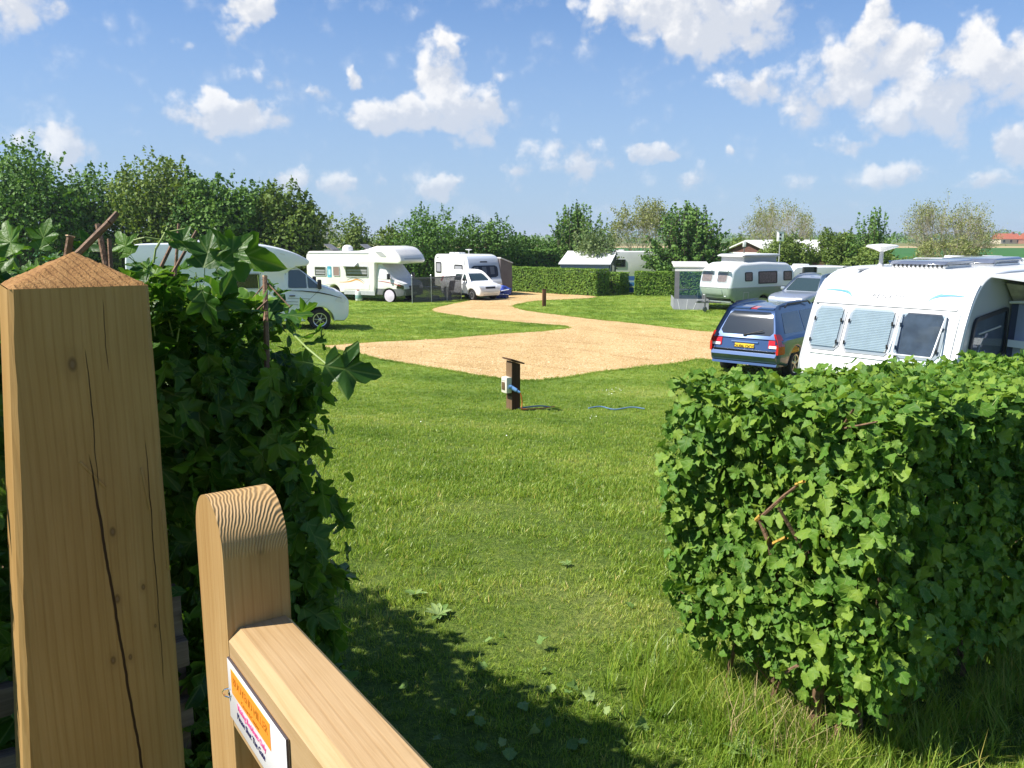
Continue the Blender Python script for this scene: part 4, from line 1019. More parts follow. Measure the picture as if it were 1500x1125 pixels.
# ==================================================================== CARS
def car(name, label, L, W, H, paint, rear=None, suv=True, glass=GLASSC, style='alloy', detail=2, plate=None):
    """generic five-door body; origin at the middle of the wheelbase, nose at +x"""
    t = empty(name, (0, 0, 0), 0, label, 'car'); l2 = L / 2; R = .36 if suv else .29; fa, ra = l2 - (.88 if suv else .72), -l2 + (.95 if suv else .62)
    zb = H * (.56 if suv else .60); zf = .32 if suv else .22; hood = H * (.585 if suv else .64)
    if suv:
        lo = fil([(-l2 + .12, zf + .08, .06), (ra - R - .1, zf), *arch(ra, R * 1.16, R * .95), *arch(fa, R * 1.16, R * .95), (l2 - .18, zf, .06), (l2 - .02, .50, .08), (l2, .70, .08), (l2 - .08, .88, .12), (l2 - .55, hood, .25), (l2 - 1.28, zb + .10, .1), (l2 - 1.5, zb + .12), (-l2 + .6, zb + .12), (-l2 + .10, zb + .05, .06), (-l2 + .02, .72, .05), (-l2 - .02, .60, .05), (-l2 + .02, .42, .05)])
        gh = fil([(l2 - 1.22, zb + .02), (l2 - 1.95, H - .09, .18), (l2 - 2.5, H - .02, .3), (-l2 + 1.2, H - .02, .3), (-l2 + .42, H - .09, .12), (-l2 + .06, zb + .02)][::-1])
        gh = [(x, z) for x, z in gh]
    else:
        lo = fil([(-l2 + .08, zf + .06, .06), (ra - R - .05, zf), *arch(ra, R * 1.15, R * .95), *arch(fa, R * 1.15, R * .95), (l2 - .1, zf, .06), (l2, .42, .1), (l2 - .02, .66, .1), (l2 - .14, .84, .15), (l2 - .62, hood - .02, .22), (l2 - .95, zb + .09, .1), (-l2 + .5, zb + .10), (-l2 + .05, zb + .05, .06), (-l2, .55, .1)])
        gh = fil([(l2 - .82, zb), (l2 - 1.42, H - .10, .2), (l2 - 1.9, H - .01, .3), (-l2 + .9, H - .02, .35), (-l2 + .26, H - .11, .15), (-l2 + .04, zb)][::-1])
    xmaxn = l2 - .5
    def warp(x, y, z):
        k = 1 - 0.05 * ((z - .72) / .5) ** 2 * (1 if z < zb else .8)
        if z > zb: k = (1 - 0.04) - 0.34 * (z - zb) / (H - zb) * (H - zb) / .75
        fx = max(0, (x - (l2 - .75)) / .75); rx = max(0, (-x - (l2 - .55)) / .55)
        k *= 1 - .16 * fx ** 2.2 - .075 * rx ** 2.2
        return (x, y * k, z)
    xs_ = [l2 - .75, l2 - .5, l2 - .3, l2 - .12, -l2 + .5, -l2 + .3, -l2 + .12]; zs_ = [.45, .6, .75, .9, zb]
    body('body', lo, W, [paint, DARK], t, r=.09, warp=warp, xs=xs_, zs=zs_, matfn=arches_fn([fa, ra], R), sharp=40)
    body('cabin', gh, W - .02, [paint], t, r=.10, warp=warp, xs=xs_[:4] + xs_[4:], zs=[zb + .15, zb + .3, zb + .45], sharp=40)
    for x in (fa, ra):
        for s in (-1, 1): wheel(t, x, s * (W / 2 - .13), R, .22 if suv else .18, style, 5)
    zt = H - (.16 if suv else .15); z0 = zb + .13
    def gx(side, z):
        p = path_between(gh, z - .01, z + .01, side, 0); return p[0][0] if p else 0
    for s in (-1, 1):
        y = s * (W / 2 - .01 + .008)
        xf0, xf1 = gx('front', z0), gx('front', zt); xr0, xr1 = gx('rear', z0), gx('rear', zt)
        bp = fa - (1.15 if suv else .95); cp = bp - (.95 if suv else .75); dp_ = cp - .06
        sidep('front_side_window', fil([(bp + .05, z0, .03), (xf0 - .22, z0, .05), (xf1 - .12, zt, .06), (bp + .05, zt, .03)]), y, glass, t, .02, warp, zs=[zb + .3])
        sidep('rear_side_window', fil([(cp + .04, z0, .03), (bp - .04, z0, .03), (bp - .04, zt, .03), (cp + .10, zt, .05)]), y, glass, t, .02, warp, zs=[zb + .3])
        if suv: sidep('quarter_window', fil([(xr0 + .30, z0 + .02, .05), (cp - .05, z0, .04), (cp + .02, zt, .04), (xr1 + .22, zt, .06)]), y, glass, t, .02, warp, zs=[zb + .3])
        xm = (bp + fa) / 2
        for (a, b_) in ((bp, xf0 - .12), (cp, bp)):
            ring_poly_frame('door', fil([(a + .01, zf + .14, .05), (b_ - .01 if b_ < fa - R - .1 else fa - R * 1.3, zf + .14, .1), (b_ - .01, z0 - .08, .03), (a + .01, z0 - .08, .03)]), s * (W / 2 + .004), pmat('door_shut_line', (.02, .02, .02), .6), t, .008, .01, warp)
            MB().box((a + .16, s * (W / 2 - .005), zb - .08), (.18, .035, .03), None, .01).done('door_handle', paint, t)
        sidep('sill', [(ra + R * 1.3, zf + .01), (fa - R * 1.3, zf + .01), (fa - R * 1.3, zf + .13), (ra + R * 1.3, zf + .13)], s * (W / 2 + .006), BLACKP, t, .03, warp)
        MB().box((xf0 - .28, s * (W / 2 + .07), z0 + .06), (.12, .20, .14), None, .04).done('wing_mirror', paint if suv else BLACKP, t)
        if suv:
            mb = MB(); zz = H + .045; yy = s * (W / 2 * .70)
            a, b_ = -l2 + .75, l2 - 2.2
            mb.path([(a, yy, H - .03), (a + .16, yy, zz), (b_ - .16, yy, zz), (b_, yy, H - .03)], .02, 6); mb.done('roof_rail', BLACKP, t)
    wrap('windscreen', path_between(gh, zb + .12, H - .12, 'front'), -(W / 2 - .12), W / 2 - .12, glass, t, .008, .02, warp, round_=.05)
    wrap('rear_window', path_between(gh, zb + (.10 if suv else .14), H - .14, 'rear'), -(W / 2 - .15), W / 2 - .15, glass, t, .008, .02, warp, side='rear', round_=.10)
    pf = lambda a, b: path_between(lo, a, b, 'front'); pr = lambda a, b: path_between(lo, a, b, 'rear')
    wrap('grille', pf(.66, .82) if suv else pf(.64, .74), -.38, .38, BLACKP, t, .012, .03, warp)
    wrap('lower_grille', pf(.38, .52) if suv else pf(.27, .54), -.42 if suv else -.58, .42 if suv else .58, BLACKP, t, .012, .03, warp)
    wrap('number_plate', pf(.50, .61) if suv else pf(.36, .47), -.26, .26, pmat('white_plate', (.75, .75, .72), .4), t, .025, .02, warp)
    for s in (-1, 1):
        a, b_ = (.50, .86); 
        wrap('headlight', pf(.68, .86) if suv else pf(.66, .84), min(s * a, s * b_), max(s * a, s * b_), CLEARL, t, .014, .03, warp, round_=.05)
        wrap('fog_light', pf(.40, .50) if suv else pf(.34, .46), min(s * .56, s * .74), max(s * .56, s * .74), GLASSD, t, .012, .03, warp, round_=.03)
        if suv:
            zA, zB = .66, 1.12
            q = fil([(-l2 - .03, zA), (-l2 + .24, zA, .05), (-l2 + .20, zB, .06), (-l2 + .0, zB + .02)])
            tl = sidep('tail_light', q, s * (W / 2 + .012), REDL, t, .06, warp, xs=[-l2 + .12], zs=[.85, 1.0])
            wrap('tail_light', pr(zA, zB), min(s * (W / 2 - .30), s * (W / 2 - .02)), max(s * (W / 2 - .30), s * (W / 2 - .02)), REDL, t, .016, .05, warp, side='rear', round_=.03)
            wrap('reversing_light', pr(.79, .85), min(s * (W / 2 - .27), s * (W / 2 - .05)), max(s * (W / 2 - .27), s * (W / 2 - .05)), CLEARL, t, .026, .03, warp, side='rear')
        else:
            sidep('tail_light', fil([(-l2 - .02, .95), (-l2 + .14, .95, .03), (-l2 + .22, 1.2, .03), (-l2 + .08, 1.22)]), s * (W / 2 + .012), REDL, t, .06, warp)
    if suv:
        wrap('bumper', pr(.42, .66), -W / 2 + .04, W / 2 - .04, paint, t, .06, .08, warp, side='rear')
        wrap('bumper_step', pr(.62, .665), -W / 2 + .10, W / 2 - .10, BLACKP, t, .068, .02, warp, side='rear')
        NP = wrap('number_plate', pr(.74, .86), -.26, .26, pmat('yellow_plate', (.80, .50, .02), .4), t, .02, .02, warp, side='rear')
        xr = pr(.79, .81)[0][0]
        if plate: text(plate, .105, BLACKP, NP, Matrix.Translation((xr - .024, 0, .80)) @ Matrix.Rotation(-pi / 2, 4, 'Z') @ Matrix.Rotation(pi / 2, 4, 'X'), 'plate_number', .002)
        wrap('plate_garnish', pr(.885, .915), -.36, .36, CHROME, t, .03, .03, warp, side='rear')
        wrap('brake_light', path_between(gh, H - .085, H - .055, 'rear'), -.12, .12, REDL, t, .02, .03, warp, side='rear')
        xg = path_between(gh, zb + .13, zb + .15, 'rear')[0][0]
        MB().tube((xg - .04, .02, zb + .10), (xg - .03, -.42, zb + .22), .012).box((xg - .03, .02, zb + .09), (.05, .08, .06), None, .01).done('rear_wiper', BLACKP, t)
        wrap('badge', pr(1.02, 1.055), -.07, .07, CHROME, t, .012, .01, warp, side='rear', round_=.015)
        wrap('badge', pr(.99, 1.02), .50, .76, CHROME, t, .012, .01, warp, side='rear')
        wrap('badge', pr(.99, 1.02), -.62, -.54, CHROME, t, .012, .01, warp, side='rear')
        wrap('spoiler', path_between(gh, H - .10, H - .05, 'rear'), -(W / 2 - .16), -.14, paint, t, .03, .04, warp, side='rear')
        wrap('spoiler', path_between(gh, H - .10, H - .05, 'rear'), .14, (W / 2 - .16), paint, t, .03, .04, warp, side='rear')
    return t
BLUEP = pmat('dark_blue_paint', (.045, .090, .205), .28, metal=.35, coat=.9)
SILVERP = pmat('silver_paint', (.42, .46, .52), .3, metal=.55, coat=.8)
WHITEP = pmat('white_paint', (.80, .80, .80), .3, coat=.7)
c1 = car('parked_car', 'dark blue off-road estate car seen from behind, left of the big white caravan', 4.57, 1.86, 1.74, BLUEP, suv=True, glass=GLASSD, plate='DU06 OCG')
psi = radians(40); n_ = Vector((sin(psi), cos(psi), 0)); D0 = 19.6
c1.rotation_euler = (0, 0, heading(n_.x, n_.y))
rc = Vector((X(1090, D0, 2.4), D0, 0)); q = rc + n_ * 2.28; level(c1, q.x, q.y)
c2 = car('parked_car', 'silver off-road estate car facing the camera between the pop-top caravan and the blue car', 4.5, 1.85, 1.72, SILVERP, suv=True)
hd = Vector((-.74, -.67, 0)); q = Vector((X(1150, 34.5, 2.4), 34.5, 0)) - hd * 2.2; level(c2, q.x, q.y); c2.rotation_euler = (0, 0, heading(hd.x, hd.y))
c3 = car('parked_car', 'small white hatchback in front of the small white caravan', 3.65, 1.62, 1.53, WHITEP, suv=False, style='steel')
th = radians(50); hd = Vector((cos(th), -sin(th), 0)); level(c3, X(689, 46, 2.6), 46.2); c3.rotation_euler = (0, 0, heading(hd.x, hd.y))

# ==================================================================== CARAVANS
def caravan_small():
    t = empty('caravan', (0, 0, 0), 0, 'small white touring caravan with a grey upper front behind the white hatchback', 'caravan')
    W = 2.2; o = fil([(-2.3, .45, .1), (-.4, .40), *arch(0, .38, .34), (2.2, .40, .12), (2.42, .75, .2), (2.2, 1.15, .1), (1.98, 2.0, .1), (1.80, 2.35, .25), (1.2, 2.50, .3), (-2.1, 2.48, .25), (-2.32, 2.2, .2)])
    GRY = pmat('silver_grey_panel', (.42, .46, .53), .35, coat=.4)
    body('body', o, W, [WHITE, DARK, GRY], t, r=.07, zs=[1.0, 1.85, 2.38], xs=[1.6], matfn=lambda c, n: 1 if arches_fn([0], .33)(c, n) else (2 if (c.x > 1.6 and abs(n.y) < .6 and (1.0 < c.z < 2.40)) else 0))
    for s in (-1, 1): wheel(t, 0, s * .95, .32, .18, 'alloy', 5)
    wf = wrap('front_window', path_between(o, 1.14, 1.84, 'front'), -.92, .92, pmat('black_acrylic', (.012, .014, .02), .12, spec=.5), t, .012, .03, round_=.2, ny=10)
    for k in (-1, 0, 1): wrap('curtain', path_between(o, 1.32, 1.76, 'front'), k * .55 - .12 - .05, k * .55 + .12, pmat('grey_curtain', (.12, .13, .15), .6), wf, .016, .006)
    for s in (-1, 1):
        for (x0, x1, z0, z1) in ((-2.05, -1.35, 1.32, 1.98), (.35, 1.35, 1.38, 1.88)):
            f = ring_poly_frame('window', rect(x0, x1, z0, z1, .1), s * (W / 2 + .03), BLACKP, t, .07, .035)
            sidep('pane', offs(rect(x0, x1, z0, z1, .1), .065), s * (W / 2 + .02), pmat('net_curtain', (.33, .33, .36), .4), f, .015)
        sidep('badge', rect(-1.95, -1.7, 2.24, 2.30, .01), s * (W / 2 + .006), GREYP, t, .01)
        sidep('grab_handle', rect(1.5, 1.58, 1.9, 2.2, .03), s * (W / 2 + .03), LGREY, t, .04)
    wrap('badge', path_between(o, 2.02, 2.10, 'front'), -.25, .25, BLACKP, t, .008, .01)
    MB().tube((.2, 0, 2.5), (.2, 0, 2.74), .025).lathe([(.03, 2.72), (.22, 2.76), (.22, 2.78), (.03, 2.80)], 16, 'Z', (.2, 0, 0)).done('aerial', WHITE, t)
    for xx in (-1.6, -.9): MB().box((xx, 0, 2.52), (.5, .5, .12), None, .04).done('roof_vent', WHITE, t)
    MB().tube((2.3, .35, .42), (3.2, 0, .42), .035).tube((2.3, -.35, .42), (3.2, 0, .42), .035).tube((3.0, 0, .05), (3.0, 0, .6), .03).done('drawbar', GREYP, t)
    return t
cv = caravan_small(); th = radians(57); hd = Vector((cos(th), -sin(th), 0)); fc = Vector((X(714, 48, 2.2), 48, 0)) - hd * 2.3
cv.scale = (.96,) * 3; level(cv, fc.x, fc.y); cv.rotation_euler = (0, 0, heading(hd.x, hd.y))

AWG = pmat('grey_awning_cloth', (.15, .13, .13), .85, var=.12, vscale=3, bump=.3, bscale=25)
AWL = pmat('light_awning_cloth', (.62, .60, .58), .8, var=.08, vscale=3)
def porch_small():
    t = empty('awning', (0, 0, 0), 0, 'greyish brown porch awning on the far side of the small white caravan', 'awning')
    MB().prism([(0, 0), (.85, 0), (.80, 1.85), (0, 2.15)], -.6, 1.9, 'YZ').done('wall', AWG, t, smooth=False)
    MB().prism([(0, 2.16), (.85, 1.86), (.85, 1.92), (0, 2.23)], -.65, 1.95, 'YZ').done('roof', AWL, t, smooth=False)
    return t
aw = porch_small(); aw.location = cv.matrix_basis @ Vector((0, 0, 0)); 
bpy.context.view_layer.update()
p = cv.matrix_world @ Vector((.1, 1.12, 0)); level(aw, p.x, p.y); aw.rotation_euler = cv.rotation_euler
# blue folded cover by the drawbar
def blue_bundle(x, y):
    t = empty('drawbar_cover', (x, y, gzf(x, y)), .3, 'bright blue bundled cover on the grass between the white hatchback and the porch awning', 'cover')
    bm = bmesh.new(); bmesh.ops.create_icosphere(bm, subdivisions=4, radius=1)
    for v in bm.verts:
        c = v.co.copy(); k = 1 + .22 * sin(c.x * 7 + c.z * 5) * cos(c.y * 6) + .1 * sin(c.z * 15 + c.x * 9)
        v.co = Vector((c.x * .52 * k, c.y * .35 * k, max(0, .33 + c.z * .36 * k)))
    finish(bm, 'cloth', pmat('blue_tarpaulin', (.03, .07, .38), .45, var=.3, vscale=7), t, 60)
    MB().tube((-.1, -.4, .42), (.35, -.38, .5), .03).tube((-.35, -.3, .25), (.3, -.42, .22), .02).done('strap', pmat('white_strap', (.6, .65, .75), .5), t)
blue_bundle(X(734, 46.6, 2.8), 46.6)

def caravan_poptop():
    t = empty('caravan', (0, 0, 0), 0, 'small retro caravan, white above and sage green below, with raised pop-top roof', 'caravan')
    W = 2.0; o = fil([(-2.15, .42, .1), (-.5, .30), *arch(-.1, .36, .30), (1.75, .32, .15), (2.12, .62, .25), (2.2, 1.05, .2), (2.02, 1.85, .16), (1.55, 2.14, .2), (0, 2.2, .3), (-1.7, 2.12, .25), (-2.22, 1.75, .3), (-2.25, 1.0, .3)])
    SAGE = pmat('sage_green_paint', (.27, .34, .28), .35, coat=.3, var=.06); BW = pmat('bluish_white_paint', (.70, .75, .78), .32, coat=.3)
    def warp(x, y, z): return (x, y * (1 - .09 * abs((z - 1.15) / 1.0) ** 2.2 - .07 * max(0, (abs(x) - 1.5) / .7) ** 2), z)
    body('body', o, W, [BW, DARK, SAGE, WHITE], t, r=.16, n=6, warp=warp, xs=[-2, -1.75, -1.5, 1.5, 1.75, 2.0], zs=[.6, .8, 1.05, 1.3, 1.5, 1.86, 2.0],
         matfn=lambda c, n: 1 if arches_fn([-.1], .33)(c, n) else (2 if c.z < 1.05 else (3 if c.z > 1.86 else 0)), sharp=50)
    for z in (1.06, .92):
        for s in (-1, 1): sidep('side_moulding', [(-2.0, z - .012), (2.0, z - .012), (2.0, z + .012), (-2.0, z + .012)], s * (W / 2 + .014), LGREY if z > 1 else SAGE, t, .02, warp, xs=[-1.75, -1.5, 1.5, 1.75])
    wrap('front_moulding', path_between(o, 1.04, 1.075, 'front'), -.9, .9, LGREY, t, .014, .03, warp)
    for s in (-1, 1): wheel(t, -.1, s * .84, .31, .18, 'steel')
    PEACH = pmat('peach_curtain', (.42, .25, .19), .5, var=.25, vscale=9)
    for (y0, y1) in ((-.86, -.14), (.14, .80)):
        f = wrap('front_window', path_between(o, 1.26, 1.74, 'front'), y0, y1, LGREY, t, .02, .03, warp, round_=.07)
        wrap('curtain', path_between(o, 1.31, 1.70, 'front'), y0 + .05, y1 - .05, PEACH, f, .026, .01, warp, round_=.05)
        wrap('pane', path_between(o, 1.30, 1.71, 'front'), y0 + .04, y1 - .04, GLASS, f, .04, .004, warp, round_=.05)
    mb = MB()
    for y0 in (-.5, .47):
        mb.tube((2.12, y0 - .38, 1.83), (2.22, y0 - .38, 1.80), .012).tube((2.12, y0 + .38, 1.83), (2.22, y0 + .38, 1.80), .012).box((2.17, y0, 1.83), (.2, .76, .015))
    mb.done('window_visor', LGREY, t)
    for s in (-1, 1):
        for (x0, x1, z0, z1) in ((.80, 1.28, 1.33, 1.74), (-.85, .40, 1.20, 1.76), (-1.9, -1.3, 1.3, 1.74)):
            f = ring_poly_frame('side_window', rect(x0, x1, z0, z1, .07), s * (W / 2 + .03), BLACKP, t, .045, .05, warp)
            sidep('curtain', offs(rect(x0, x1, z0, z1, .07), .04), s * (W / 2 + .016), pmat('brown_curtain', (.20, .13, .12), .6, var=.45, vscale=14), f, .02, warp)
        f = ring_poly_frame('service_hatch', rect(1.0, 1.34, .50, .86, .04), s * (W / 2 + .02), LGREY, t, .03, .03, warp)
    wrap('gas_locker', path_between(o, .55, .98, 'front'), -.55, .55, SAGE, t, .03, .04, warp, round_=.06)
    for s in (-1, 1): wrap('front_lamp', path_between(o, .62, .70, 'front'), min(s * .60, s * .76), max(s * .6, s * .76), CLEARL, t, .03, .04, warp, round_=.03)
    wrap('bumper', path_between(o, .36, .46, 'front'), -.85, .85, WHITE, t, .05, .06, warp)
    # raised roof
    cvs = fil([(-1.15, 2.12), (1.05, 2.12), (1.05, 2.42), (-1.15, 2.42)])
    body('popup_canvas', cvs, 1.35, [pmat('grey_canvas', (.34, .35, .36), .8, bump=.4, bscale=30)], t, r=.03, n=2)
    lid = fil([(-1.3, 2.40, .03), (1.2, 2.40, .03), (1.26, 2.45, .04), (1.05, 2.52, .08), (-1.15, 2.53, .08), (-1.34, 2.45, .04)])
    body('popup_lid', lid, 1.52, [WHITE], t, r=.05, n=3)
    MB().tube((2.1, .4, .40), (3.1, 0, .42), .035).tube((2.1, -.4, .40), (3.1, 0, .42), .035).box((3.05, 0, .45), (.35, .12, .1), None, .03).tube((2.8, .12, .05), (2.8, .12, .75), .03).lathe([(.11, -.03), (.11, .03)], 14, 'Y', (2.8, .12, .11)).done('drawbar', GREYP, t)
    return t
er = caravan_poptop(); rd = Vector((cos(radians(33)), sin(radians(33)), 0)); hd = -rd
nc = Vector((X(1072, 36.6, 3), 36.6, 0)); wl = Vector((-sin(radians(33)), cos(radians(33)), 0))   # near front corner and its left
q = nc + rd * 2.05 + wl * 1.0; level(er, q.x, q.y); er.rotation_euler = (0, 0, heading(hd.x, hd.y))
bpy.context.view_layer.update()
def porch_eriba():
    t = empty('awning', (0, 0, 0), 0, 'grey porch awning with a clear window, at the left end of the pop-top caravan', 'awning')
    G1 = pmat('mid_grey_awning', (.27, .28, .30), .85, var=.1, vscale=3); G2 = pmat('dark_grey_awning', (.13, .13, .14), .85, var=.15, vscale=3)
    # front wall as a sloping frame with a window opening; local x along the front wall, -y to the viewer
    def q4(a, b, c, d, name, mat, par, th=.03):
        bm = bmesh.new(); vs = [Vector(v) for v in (a, b, c, d)]; n = (vs[1] - vs[0]).cross(vs[2] - vs[0]).normalized() * th
        A = [bm.verts.new(v) for v in vs]; B = [bm.verts.new(v - n) for v in vs]
        bm.faces.new(A); bm.faces.new(B[::-1])
        for i in range(4): bm.faces.new((A[i], B[i], B[(i + 1) % 4], A[(i + 1) % 4]))
        return finish(bm, name, mat, par, smooth=False)
    W_, Hh, Dd = 1.55, 1.95, 2.2; sl = .40
    def fp(u, v): return (u * W_, -sl + sl * v, v * Hh)     # front wall leans back
    q4(fp(0, 0), fp(1, 0), fp(1, .26), fp(0, .26), 'front_skirt', G1, t)
    q4(fp(0, .26), fp(.14, .26), fp(.14, .90), fp(0, .90), 'front_panel', G2, t); q4(fp(.80, .26), fp(1, .26), fp(1, .9), fp(.8, .9), 'front_panel', G2, t)
    q4(fp(0, .90), fp(1, .90), fp(1, 1), fp(0, 1), 'front_panel', AWL, t)
    q4(fp(.14, .26), fp(.80, .26), fp(.80, .90), fp(.14, .90), 'window', GLASS, t, .006)
    for x in (0, W_): q4((x, -sl, 0), (x, Dd, 0), (x, Dd, .5), (x, -sl * .75, .5), 'side_wall', G1, t); q4((x, -sl * .75, .5), (x, Dd, .5), (x, Dd, 1.8), (x, -sl * .1, 1.8), 'side_window' if x == 0 else 'side_wall', GLASS if x == 0 else G1, t, .006)
    q4((0, Dd, 0), (W_, Dd, 0), (W_, Dd, .5), (0, Dd, .5), 'rear_wall', G2, t); q4((0, Dd, 1.85), (W_, Dd, 1.85), (W_, Dd, Hh), (0, Dd, Hh), 'rear_wall', G2, t); q4((0, Dd, .5), (W_, Dd, .5), (W_, Dd, 1.85), (0, Dd, 1.85), 'rear_window', GLASS, t, .006)
    q4((-.05, -.05, Hh + .02), (W_ + .05, -.05, Hh + .02), (W_ + .05, Dd, Hh + .18), (-.05, Dd, Hh + .18), 'roof', AWL, t, .05)
    for k in range(3):
        MB().tube((.25 + .3 * k, -sl + .0, .02), (.15 + .45 * k, -sl * .75, .48), .008).done('guy_line', pmat('white_cord', (.7, .7, .7), .6), t)
    MB().tube((.1, .2, .9), (1.1, .3, .9), .02).tube((.15, .2, 0), (.15, .2, .9), .02).tube((1.1, .3, 0), (1.1, .3, .9), .02).done('inner_frame', GREYP, t)
    return t
ea = porch_eriba(); q = Vector((X(987, 38.4, 3), 38.4, 0)); level(ea, q.x, q.y); ea.rotation_euler = (0, 0, radians(-8))

# big white caravan at the right
def caravan_big():
    t = empty('caravan', (0, 0, 0), 0, 'big white touring caravan at the right with three front windows and blue swooshes', 'caravan')
    W = 2.28
    # origin: foot of the front face, body to -x
    o = fil([(-6.2, .40, .1), (-3.5, .36), *arch(-3.0, .40, .34), (-.35, .36, .15), (-.02, .62, .14), (.06, .95, .1), (-.22, 1.72, .15), (-.40, 2.06, .2), (-.70, 2.30, .26), (-1.25, 2.38, .35), (-6.0, 2.40, .25), (-6.25, 2.15, .2)], 8)
    GR = pmat('cool_grey_side', (.36, .38, .39), .35, coat=.3)  # side walls grey, front and roof white
    body('body', o, W, [WHITE, DARK, GR], t, r=.045, n=4, zs=[.7, 2.0], xs=[-1.6], matfn=lambda c, n: 1 if arches_fn([-3.0], .33)(c, n) else (2 if (abs(n.y) > .92 and c.x > -8) else 0), sharp=50)
    for s in (-1, 1): wheel(t, -3.0, s * 1.0, .33, .2, 'alloy', 5)
    FRM = pmat('grey_window_frame', (.30, .31, .33), .4); INT = pmat('dim_interior', (.05, .055, .07), .7, var=.5, vscale=5)
    z0, z1 = 1.20, 1.79
    wrap('front_window_surround', path_between(o, 1.12, 1.88, 'front', -1.5), -1.03, 1.03, WHITE, t, .022, .04, round_=.05, ny=10)
    wrap('front_rail', path_between(o, 1.84, 1.87, 'front', -1.5), -1.08, .98, FRM, t, .040, .03, ny=10)
    SW = [(-1.03, -.53, True), (-.49, .23, True), (.27, .90, False)]
    for (ya, yb, blind) in SW:
        f = wrap('front_window', path_between(o, z0 - .03, z1 + .03, 'front', -1.5), ya, yb, FRM, t, .034, .03, round_=.07, ny=6)
        if blind:
            pth = path_between(o, z0 + .02, z1 - .02, 'front', -1.5); P = [Vector(p) for p in pth]; L = [0]
            for a, b in zip(P[:-1], P[1:]): L.append(L[-1] + (b - a).length)
            n = 24; bm = bmesh.new(); prev = None
            for k in range(n * 2 + 1):
                s = L[-1] * k / (n * 2); i = min(max(j for j in range(len(L)) if L[j] <= s + 1e-9), len(P) - 2); u = (s - L[i]) / max(1e-9, L[i + 1] - L[i]); q = P[i].lerp(P[i + 1], u)
                tt = (P[i + 1] - P[i]).normalized(); nn = Vector((tt.y, -tt.x)); off = .046 + (.005 if k % 2 else 0)
                row = [bm.verts.new((q.x + nn.x * off, y, q.y + nn.y * off)) for y in (ya + .055, yb - .055)]
                if prev: bm.faces.new((prev[0], prev[1], row[1], row[0]))
                prev = row
            finish(bm, 'blind', BLIND, f, smooth=False)
            wrap('pane', path_between(o, z0, z1, 'front', -1.5), ya + .035, yb - .035, GLASS, f, .072, .004, round_=.05)
        else:
            wrap('interior', path_between(o, z0 + .01, z1 - .01, 'front', -1.5), ya + .04, yb - .04, INT, f, .042, .01, round_=.05)
            # top-hung pane pushed open
            bm = bmesh.new(); pth = path_between(o, z0 - .02, z1, 'front', -1.5); hx, hz = pth[-1]; n = len(pth); rows = []
            rot = Matrix.Rotation(-radians(13), 3, 'Y')
            for (x, z) in pth:
                d = rot @ Vector((x - hx, 0, z - hz)); rows.append([bm.verts.new((hx + d.x + .06, y, hz + d.z)) for y in (ya + .02, (ya + yb) / 2, yb - .02)])
            for a, b in zip(rows[:-1], rows[1:]):
                for j in range(2): bm.faces.new((a[j], a[j + 1], b[j + 1], b[j]))
            ge = bm.faces[:]; ext = bmesh.ops.extrude_face_region(bm, geom=ge); bmesh.ops.translate(bm, verts=[v for v in ext['geom'] if isinstance(v, bmesh.types.BMVert)], vec=(.006, 0, .002))
            op = finish(bm, 'open_pane', GLASS, f)
            mb = MB(); c = [rows_ for rows_ in pth]
            def rp(x, z, y): d = rot @ Vector((x - hx, 0, z - hz)); return Vector((hx + d.x + .07, y, hz + d.z))
            e = [rp(*pth[0], ya + .02), rp(*pth[0], yb - .02)]
            mb.path([rp(*p_, ya + .02) for p_ in pth], .012); mb.path([rp(*p_, yb - .02) for p_ in pth], .012); mb.tube(e[0], e[1], .012)
            mb.done('pane_edge', pmat('pale_acrylic_edge', (.62, .66, .70), .25), op)
            mb = MB(); mb.tube(Vector((pth[0][0] + .03, ya + .1, pth[0][1])), e[0] + Vector((0, .06, 0)), .01).tube(Vector((pth[0][0] + .03, yb - .1, pth[0][1])), e[1] - Vector((0, .06, 0)), .01)
            mb.done('window_stay', LGREY, f)
        mb = MB()
        for y in (ya + .012, yb - .012):
            for z in (z0 + .12, z1 - .16):
                xx = path_between(o, z, z + .02, 'front', -1.5)[0][0]; mb.box((xx + .075, y + (.03 if y < (ya + yb) / 2 else -.03), z), (.02, .025, .06), None, .005)
        mb.done('window_catch', BLACKP, f)
    # lettering and swooshes on the upper front, laid on the surface
    pth = path_between(o, 1.93, 2.05, 'front', -1.5); (xa, za), (xb, zb_) = pth[0], pth[-1]; tl = atan2(xb - xa, zb_ - za)
    SIL = pmat('silver_lettering', (.10, .115, .15), .35)
    Mx = Matrix.Translation(((xa + xb) / 2 + .010, 0, (za + zb_) / 2)) @ Matrix.Rotation(tl, 4, 'Y') @ Matrix.Rotation(pi / 2, 4, 'Z') @ Matrix.Rotation(pi / 2, 4, 'X')
    text('PEGASUS', .092, SIL, t, Mx, 'lettering', .003, shear=.15, spacing=1.55)
    BL = pmat('blue_swoosh', (.06, .25, .55), .35); BL2 = pmat('pale_blue_swoosh', (.42, .62, .80), .35)
    def swoosh(c, wd, mat, s):
        pts = curve_pts(c, 10); bm = bmesh.new(); rows = []
        for i, (y, z) in enumerate(pts):
            xx = path_between(o, z - .004, z + .004, 'front', -1.5)[0][0] + .007; ww = wd * (.25 + .75 * sin(pi * (i + .5) / len(pts)))
            x2 = path_between(o, z + ww - .004, z + ww + .004, 'front', -1.5)[0][0] + .007
            rows.append((bm.verts.new((xx, s * y, z)), bm.verts.new((x2, s * y, z + ww))))
        for a, b in zip(rows[:-1], rows[1:]): bm.faces.new((a[0], b[0], b[1], a[1]))
        return finish(bm, 'swoosh', mat, t)
